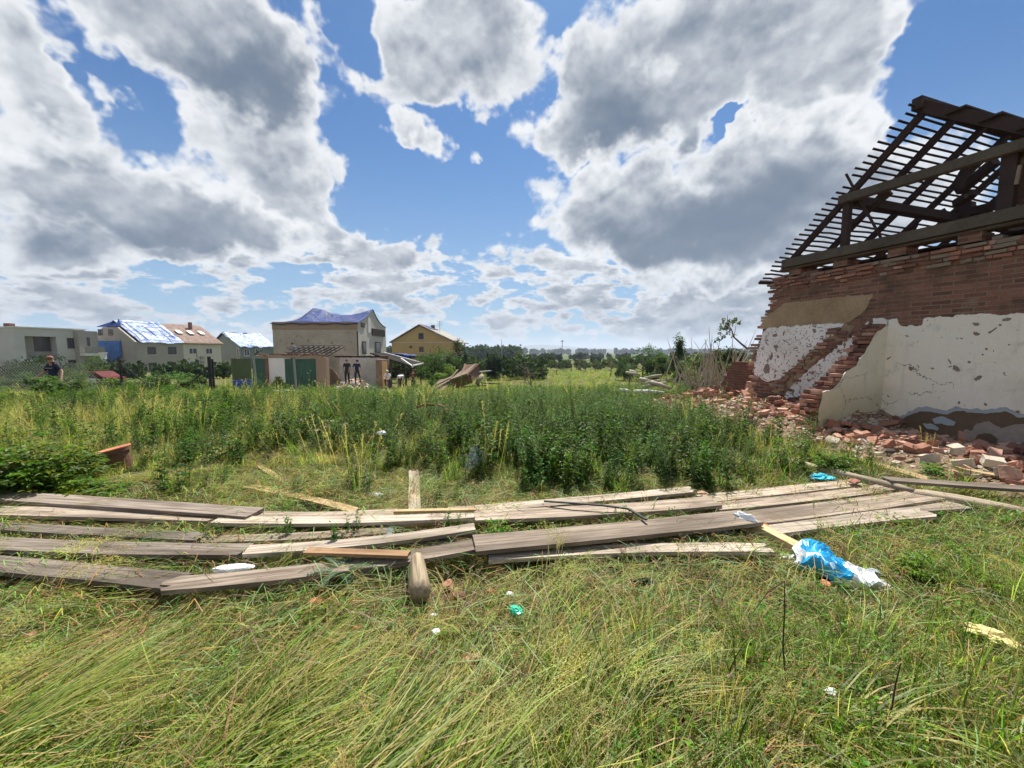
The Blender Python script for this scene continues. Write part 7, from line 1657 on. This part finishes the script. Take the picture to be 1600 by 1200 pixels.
M_PBLUE = simple('bright_blue_plastic_film', (0.015, 0.32, 0.62), .3, .12, 5, spec=.6, bump=.2); M_PWHITE = simple('white_plastic_film', (0.72, 0.75, 0.78), .3, .1, 5, spec=.6, bump=.2)
M_PGREY = simple('grey_plastic_film', (0.36, 0.38, 0.42), .3, .2, 5, spec=.6); M_PGREEN = simple('green_plastic', (0.02, 0.42, 0.25), .35, .1, 5, spec=.6); M_TURQ = simple('turquoise_plastic', (0.02, 0.40, 0.55), .5, .3, 12)
M_STYRO = simple('white_foam', (0.75, 0.78, 0.80), .9, .1, 12, bump=.3); M_ZINC = simple('galvanised_sheet', (0.35, 0.39, 0.42), .35, .2, 4, metal=.6); M_TERRA = simple('terracotta', (0.52, 0.19, 0.10), .9, .25, 5, bump=.3)
M_TERRD = simple('shaded_clay_dark_stone', (0.15, 0.075, 0.05), .95, .3, 5, bump=.4); M_FOAM = simple('yellow_foam', (0.62, 0.52, 0.24), .95, .25, 8, bump=.6)
def G(px, py, dz=0.0): p = at_z(px, py, 0.03); p.z = tzf(p.x, p.y) + dz; return p
# the sack: a creased sheet folded over itself, laid along the grass
a_, b_ = G(1244, 872, .03), G(1372, 918, .03); d_ = (b_ - a_); L_ = d_.length; d_.normalize(); s_ = Vector((-d_.y, d_.x, 0)); mb = MB(); q = random.Random(2); nU, nV = 46, 26
def sackp(u, v):
    w_ = (.155 - .07 * u) * (1 + .18 * math.sin(u * 9)) * (.75 + .25 * min(1, u * 8)); an = v * 2 * math.pi
    cr = abs(mnoise.noise(Vector((u * 5, v * 3, 1)))) * .10 + abs(mnoise.noise(Vector((u * 11 + v * 4, v * 6, 4)))) * .05
    y_ = math.cos(an) * w_ + .04 * math.sin(u * 7); z_ = max(0, math.sin(an)) * (.075 + .06 * math.exp(-((u - .22) / .2) ** 2)) - .02 + (cr if math.sin(an) > -.1 else 0)
    return a_ + d_ * (u * L_ + .03 * math.sin(v * 19)) + s_ * y_ + Z3 * (z_ + .02)
for i in range(nU + 1):
    for j in range(nV): mb.v.append(tuple(sackp(i / nU, j / nV)))
for i in range(nU):
    for j in range(nV):
        j2 = (j + 1) % nV; mb.f.append((i * nV + j, (i + 1) * nV + j, (i + 1) * nV + j2, i * nV + j2)); u = i / nU; v = j / nV; n_ = mnoise.noise(Vector((u * 4, v * 3, 7)))
        mb.m.append(1 if (u > .68 + .2 * n_ or u < .13 + .12 * n_ or abs(v - .33) < .02 and u < .5) else 0)
o = mb.build('plastic_sack', [M_PBLUE, M_PWHITE], None); recalc(o); tag(o, 'crumpled bright blue plastic sack with white ends lying in the grass', 'sack')
rz_ = math.atan2(d_.y, d_.x)
blobmesh('plastic_bag', tuple(G(1352, 910, .05)), (.14, .07, .05), M_PWHITE, 'white transparent plastic end trailing from the blue sack', 'plastic', 5, .3, 4, rz=rz_)
blobmesh('plastic_bag', tuple(G(1240, 872, .04)), (.10, .06, .035), M_PWHITE, 'dirty white plastic scrap at the left end of the blue sack', 'plastic', 6, .4, 4)
blobmesh('plastic_rag', tuple(at_z(1284, 746, .12)), (.13, .10, .04), M_TURQ, 'small turquoise crumpled rag at the back edge of the platform', 'rag', 7, .5, 4)
blobmesh('plastic_bag', tuple(at_z(1122, 833, .05)), (.13, .07, .06), M_PGREY, 'grey inflated plastic bag tucked under the wide board', 'bag', 8, .25, 4)
blobmesh('plastic_strip', tuple(at_z(1166, 812, .16)), (.025, .10, .05), M_PWHITE, 'white torn plastic strip over the end of the square timber', 'plastic', 9, .3, 4, rz=.5)
blobmesh('foam_slab', tuple(at_z(364, 888, .10)), (.14, .045, .025), M_STYRO, 'white foam slab between the boards on the left', 'foam', 10, .12, 3, rz=.15)
blobmesh('plastic_bag', tuple(at_z(596, 677, .40)), (.07, .05, .04), M_PWHITE, 'white plastic bag caught in the weeds in the middle of the meadow', 'bag', 11, .3, 4)
blobmesh('plastic_bag', tuple(at_z(587, 774, .05)), (.08, .05, .03), M_PGREY, 'small glassy plastic scrap on the soil behind the back board', 'plastic', 12, .3, 3)
blobmesh('green_scrap', tuple(G(806, 980, .13)), (.03, .045, .022), M_PGREEN, 'small bright green plastic shard in the foreground grass', 'plastic', 13, .3, 3, rz=.9)
blobmesh('paper_scrap', tuple(G(682, 998, .06)), (.03, .02, .015), M_STYRO, 'white plaster crumb on bare soil left of the green shard', 'crumb', 14, .3, 3)
blobmesh('paper_scrap', tuple(G(678, 971, .05)), (.022, .015, .012), M_STYRO, 'pale crumb just behind the larger white crumb', 'crumb', 15, .3, 3)
blobmesh('paper_scrap', tuple(G(797, 930, .05)), (.03, .02, .012), M_PWHITE, 'white scrap below the front edge of the platform', 'scrap', 16, .3, 3)
blobmesh('paper_scrap', tuple(G(1298, 1106, .09)), (.03, .02, .015), M_PWHITE, 'shiny white scrap deep in the grass at the lower right', 'scrap', 17, .3, 3)
blobmesh('dark_cloth', tuple(G(1003, 922, .06)), (.09, .05, .045), M_BLACKC, 'small black crumpled cloth in the grass before the platform', 'cloth', 18, .4, 4)
blobmesh('stone', tuple(G(717, 938, .04)), (.05, .04, .035), M_TERRD, 'dark round stone on bare soil right of the log stub', 'stone', 19, .15, 3)
blobmesh('foam_piece', tuple(G(1548, 1012, .10)), (.07, .10, .03), M_FOAM, 'torn yellow foam strip in the grass at the right', 'foam', 20, .5, 4, rz=.6)
blobmesh('plastic_bag', tuple(at_z(1098, 622, .1)), (.12, .1, .12), M_PWHITE, 'white bag at the right edge of the tall weeds near the branch heap', 'bag', 21, .3, 4)
# clay chimney pot lying tilted
p = G(188, 734, .05); e_ = empty('clay_pot', tuple(p), 'broken terracotta chimney pot standing tilted in the grass on the left', 'clay pot'); tl = Matrix.Rotation(-.22, 3, 'Y') @ Matrix.Rotation(.08, 3, 'X')
hp_ = .27; mb = MB(); mb.lathe([(.13, -.02), (.14, .1), (.15, hp_ * .8), (.175, hp_ * .82), (.18, hp_), (.145, hp_), (.13, hp_ * .7), (.11, 0)], tuple(p), 28, tl); mb.build('body', M_TERRD, e_, smooth=False)  # shade on the pot's front is put into the body's darker colour
mb = MB(); mb.lathe([(.174, hp_ * .985), (.184, hp_ * 1.0), (.184, hp_ * 1.05), (.155, hp_ * 1.06), (.10, hp_ * 1.0), (.05, hp_ * 1.03), (0, hp_ * .99)], tuple(p), 28, tl); mb.build('rim', M_TERRA, e_)
# bent galvanised sheet (bucket remains) in the weeds
p = at_z(738, 735, .05); mb = MB(); mb.lathe([(.13, 0), (.15, .16), (.165, .30), (.15, .295), (.12, .02)], (p.x, p.y, tzf(p.x, p.y)), 20, Matrix.Rotation(.5, 3, 'Y') @ Matrix.Rotation(-.3, 3, 'X')); o = mb.build('metal_bucket', M_ZINC, None); tag(o, 'dented grey metal bucket lying in the weeds behind the platform', 'bucket')
# grey pipe under the boards
a_, b_ = at_z(608, 846, .04), at_z(603, 892, .04); mb = MB(); d = (b_ - a_).normalized(); mb.tube([a_ - d * .15, a_, b_, b_ + d * .02], [.062] * 4, 20); o = mb.build('drain_pipe', simple('blue_grey_plastic', (0.12, 0.15, 0.175), .5, .15), None, smooth=True); tag(o, 'blue-grey drain pipe section under the boards beside the log stub', 'pipe')
# black curved rail on the boards
pts = [at_z(850, 783, .19), at_z(895, 786, .20), at_z(940, 789.5, .20), at_z(982, 795, .18), at_z(1010, 812, .2)]; mb = MB()
for a_, b_ in zip(pts[:-1], pts[1:]): mb.beam(a_, b_, .022, .012)
o = mb.build('black_strip', M_METAL, None); tag(o, 'thin black plastic strip lying across the pale rear boards', 'strip')
# tile shards
for k, (px, py, z_, sz, lab) in enumerate([(987, 850, .09, .07, 'orange tile shard lying on the front splintered board'), (1042, 872, .05, .07, 'flat orange tile shard in front of the splintered board'), (1098, 770, .16, .06, 'pinkish tile shard at the tip of the pale rear board'), (1334, 752, .16, .10, 'long red tile shard on the rearmost platform board by the rubble'), (1196, 820, .12, .035, 'tiny brick crumb on the board by the white plastic'),
        (738, 1035, .06, .05, 'orange brick crumb in the grass below the green shard'), (390, 1062, .05, .06, 'pink brick fragment in the flattened grass'), (492, 952, .05, .06, 'pinkish brick shard on dead grass before the bowed board'), (165, 998, .07, .045, 'orange crumb in the flattened grass on the left'), (46, 1002, .06, .055, 'dull red shard at the left edge of the grass'), (560, 982, .04, .04, 'orange crumb left of the bare soil'), (600, 998, .04, .035, 'small orange crumb on bare soil'), (424, 981, .05, .035, 'small orange crumb right of the flattened grass'), (1290, 918, .08, .05, 'flat brick shard below the blue sack'), (1368, 1015, .08, .035, 'round brick crumb in the grass right of the sack'), (1168, 990, .07, .03, 'brick crumb beside the dark dry stem'), (520, 838, .06, .05, 'brick piece between the boards under the whitish board'), (430, 878, .05, .05, 'brick fragment on the soil beside the white foam slab'), (700, 912, .04, .05, 'brick crumb right of the log stub'), (770, 925, .04, .045, 'orange brick chip before the platform')]):
    p = at_z(px, py, z_) if py < 900 else G(px, py, z_); o = blobmesh('brick_shard', tuple(p), (sz, sz * .6, sz * .28), (M_LOOSE, M_TERRA, M_LOOSE2)[k % 3], lab, 'shard', 40 + k, .35, 2, rz=k * 1.3, fold=.7); 
# two rusty brown bent hoops / roots in the middle meadow
for k, (pts, lab) in enumerate([(((652, 636), (664, 632), (680, 633)), 'rusty curved hoop lying in the middle meadow'), (((684, 632), (694, 636), (697, 646)), 'second rusty hoop end beside the curved one')]):
    mb = MB(); mb.tube([at_z(px, py, .5) for px, py in pts], [.025, .03, .02], 8); o = mb.build('rusty_hoop', simple('rust', (.17, .075, .035), .95, .4, 8), None, smooth=True); tag(o, lab, 'hoop')
# white plaster heap in the weeds
for k, (px, py, n_, lab) in enumerate([(478, 664, 26, 'pile of white plaster lumps in the weeds left of the middle'), (512, 660, 12, 'smaller scatter of plaster lumps beside the plaster pile')]):
    p0 = at_z(px, py, .25); mb = MB(); q = random.Random(k)
    for j in range(n_): s_ = q.uniform(.05, .14); x_ = p0.x + q.gauss(0, .28); y_ = p0.y + q.gauss(0, .2); mb.box((x_, y_, tzf(x_, y_) + q.uniform(.05, .38) * math.exp(-((x_ - p0.x) / .4) ** 2)), (s_ * 1.5, s_, s_ * .6), Matrix.Rotation(q.uniform(0, 6), 3, 'Z') @ Matrix.Rotation(q.uniform(-.8, .8), 3, 'X'))
    o = mb.build('plaster_debris', M_CH, None); tag(o, lab, None, None, 'stuff')
# pale split timber by the branch heap and far white boards
q = random.Random(31)
for k, ((x0, y0), (x1, y1), Y, lab) in enumerate([((1003, 606), (1040, 598), 14, 'pale split log lowest in the timber pile left of the ruin'), ((1008, 600), (1030, 595), 14.5, 'pale split log on the timber pile left of the ruin'), ((1015, 597), (1048, 607), 13.8, 'bleached log slanting down the timber pile'), ((1000, 592), (1022, 599), 14.8, 'bleached log at the rear left of the timber pile'), ((1006, 592), (1034, 586), 17, 'long pale beam behind the timber pile'), ((978, 582), (1000, 586), 21, 'grey board heap beam near the dark grove'), ((984, 579), (996, 584), 21.5, 'second grey board leaning near the dark grove'), ((990, 612), (1038, 614), 13, 'white flat board at the weeds edge'), ((965, 610), (985, 612), 13.2, 'short white board at the weeds edge')]):
    a_, b_ = at_y(x0, y0, Y), at_y(x1, y1, Y - .4); mb = MB(); mb.tube([a_, a_.lerp(b_, .5) + Vector((0, 0, .02)), b_], [.07, .075, .05], 8); o = mb.build('split_log', M_STW if k in (7, 8) else M_DRY, None, smooth=True); tag(o, lab, 'log', 'timber pile left of the ruined house')
# dark dry stems standing in the foreground
def drystem(px, pyb, pyt, lab, seed, lean=0.0, side=None):
    p = G(px, pyb, 0); q = random.Random(seed); top = at_y(px + lean, pyt, p.y); mb = MB(); pts = [p.lerp(top, t) + Vector((q.gauss(0, .006), q.gauss(0, .006), 0)) for t in (0, .25, .5, .75, 1)]; mb.tube(pts, [.0045, .004, .0035, .003, .002], 5)
    for _ in range(9): t = q.random(); b_ = p.lerp(top, t); mb.tube([b_, b_ + Vector((q.gauss(0, .02), q.gauss(0, .02), .015))], [.002, .001], 4)
    if side: mb.tube([top, at_y(side[0][0], side[0][1], p.y), at_y(side[1][0], side[1][1], p.y)], [.0025, .002, .001], 4)
    o = mb.build('dry_stem', simple('dark_dry_stem', (.05, .035, .025), .9, .2), None); tag(o, lab, 'stem')
drystem(1226, 1095, 908, 'dark leafless dry stem standing in the grass below the blue sack', 1, 0, ((1200, 925), (1178, 955)))
drystem(1370, 1160, 1035, 'shorter dark dry stem leaning right at the lower right', 2, 38)
# purple clover flowers
M_FLW = simple('purple_flower', (0.36, 0.20, 0.42), .7, .2, 30)
for k, (px, py, lab) in enumerate([(1035, 1046, 'purple clover flower highest of the small group of three'), (1024, 1058, 'purple clover flower at the left of the small group of three'), (1046, 1062, 'purple clover flower lowest of the small group of three'), (1141, 1056, 'single purple clover flower right of the group of three')]):
    p = G(px, py + 26, 0); top = at_y(px, py, p.y - .02); e_ = empty('clover_flower', tuple(p), lab, 'flower', 'purple clover flowers in the grass'); L = Leafy(); q = random.Random(k)
    for j in range(60): d = Vector((q.gauss(0, 1), q.gauss(0, 1), q.gauss(.3, 1))).normalized(); L.diamond(top + d * .003, d, Vector((q.gauss(0, 1), q.gauss(0, 1), q.gauss(0, 1))), .012, .004, (0.45, 0.27, 0.50))
    o = L.obj('blossom', M_LEAF, e_); o.location = -p; mb = MB(); mb.tube([p, top], [.0015, .0012], 4); mb.build('stalk', MATS['green_stalk'] if 'green_stalk' in MATS else simple('green_stalk', (.08, .14, .03), .8, .1), e_)
# dark green netted thistle rosette by the bowed board
p = G(535, 912, .05); e_ = empty('thistle', tuple(p), 'bluish green spiny thistle rosette at the front edge of the bowed board', 'thistle'); L = Leafy(); q = random.Random(5)
for k in range(15):
    a = k * 2.4 + q.uniform(-.2, .2); ln = q.uniform(.16, .26); el_ = q.uniform(.1, .7); prev = None
    for j in range(14):
        t = j / 13; c0 = p + Vector((math.cos(a) * ln * t, math.sin(a) * ln * t, ln * (el_ * t - .5 * t * t) + .04)); 
        for s2 in (-1, 1):
            d = Vector((math.cos(a + s2 * 1.0), math.sin(a + s2 * 1.0), .25)); L.diamond(c0, d, Vector((0, 0, 1)), .045 * (1 - t * .6), .016, (0.07, 0.13, 0.075))
        if prev is not None: L.ribbon([tuple(prev), tuple(c0)], [.004, .004], (0.16, 0.22, 0.13))
        prev = c0
o = L.obj('leaves', M_LEAF, e_); o.location = -p
mb = MB(); mb.tube([p + Vector((0, 0, .02)), at_y(500, 893, p.y + .05)], [.004, .002], 4); mb.build('stalk', M_DRY, e_)
# ================================================================== air: a pale even haze round the whole scene, sky outside it
hz_ = bpy.data.meshes.new('haze'); X0, X1, Y0, Y1, ZA, ZB = -9800, 9800, -400, 9800, -16.5, 140
hz_.from_pydata([(x, y, z) for z in (ZA, ZB) for x, y in ((X0, Y0), (X1, Y0), (X1, Y1), (X0, Y1))], [], [(0, 3, 2, 1), (4, 5, 6, 7), (0, 1, 5, 4), (1, 2, 6, 5), (2, 3, 7, 6), (3, 0, 4, 7)])
haze = bpy.data.objects.new('haze', hz_); COL.objects.link(haze); tag(haze, 'thin pale summer haze', None, None, 'stuff')
mh = bpy.data.materials.new('haze'); mh.use_nodes = True; nt = mh.node_tree; nt.nodes.clear(); oo_ = nt.nodes.new('ShaderNodeOutputMaterial'); pv = nt.nodes.new('ShaderNodeVolumePrincipled')
pv.inputs['Color'].default_value = (0.75, 0.85, 1.0, 1); pv.inputs['Density'].default_value = 0.00022; pv.inputs['Anisotropy'].default_value = 0.2; nt.links.new(pv.outputs[0], oo_.inputs['Volume']); hz_.materials.append(mh)
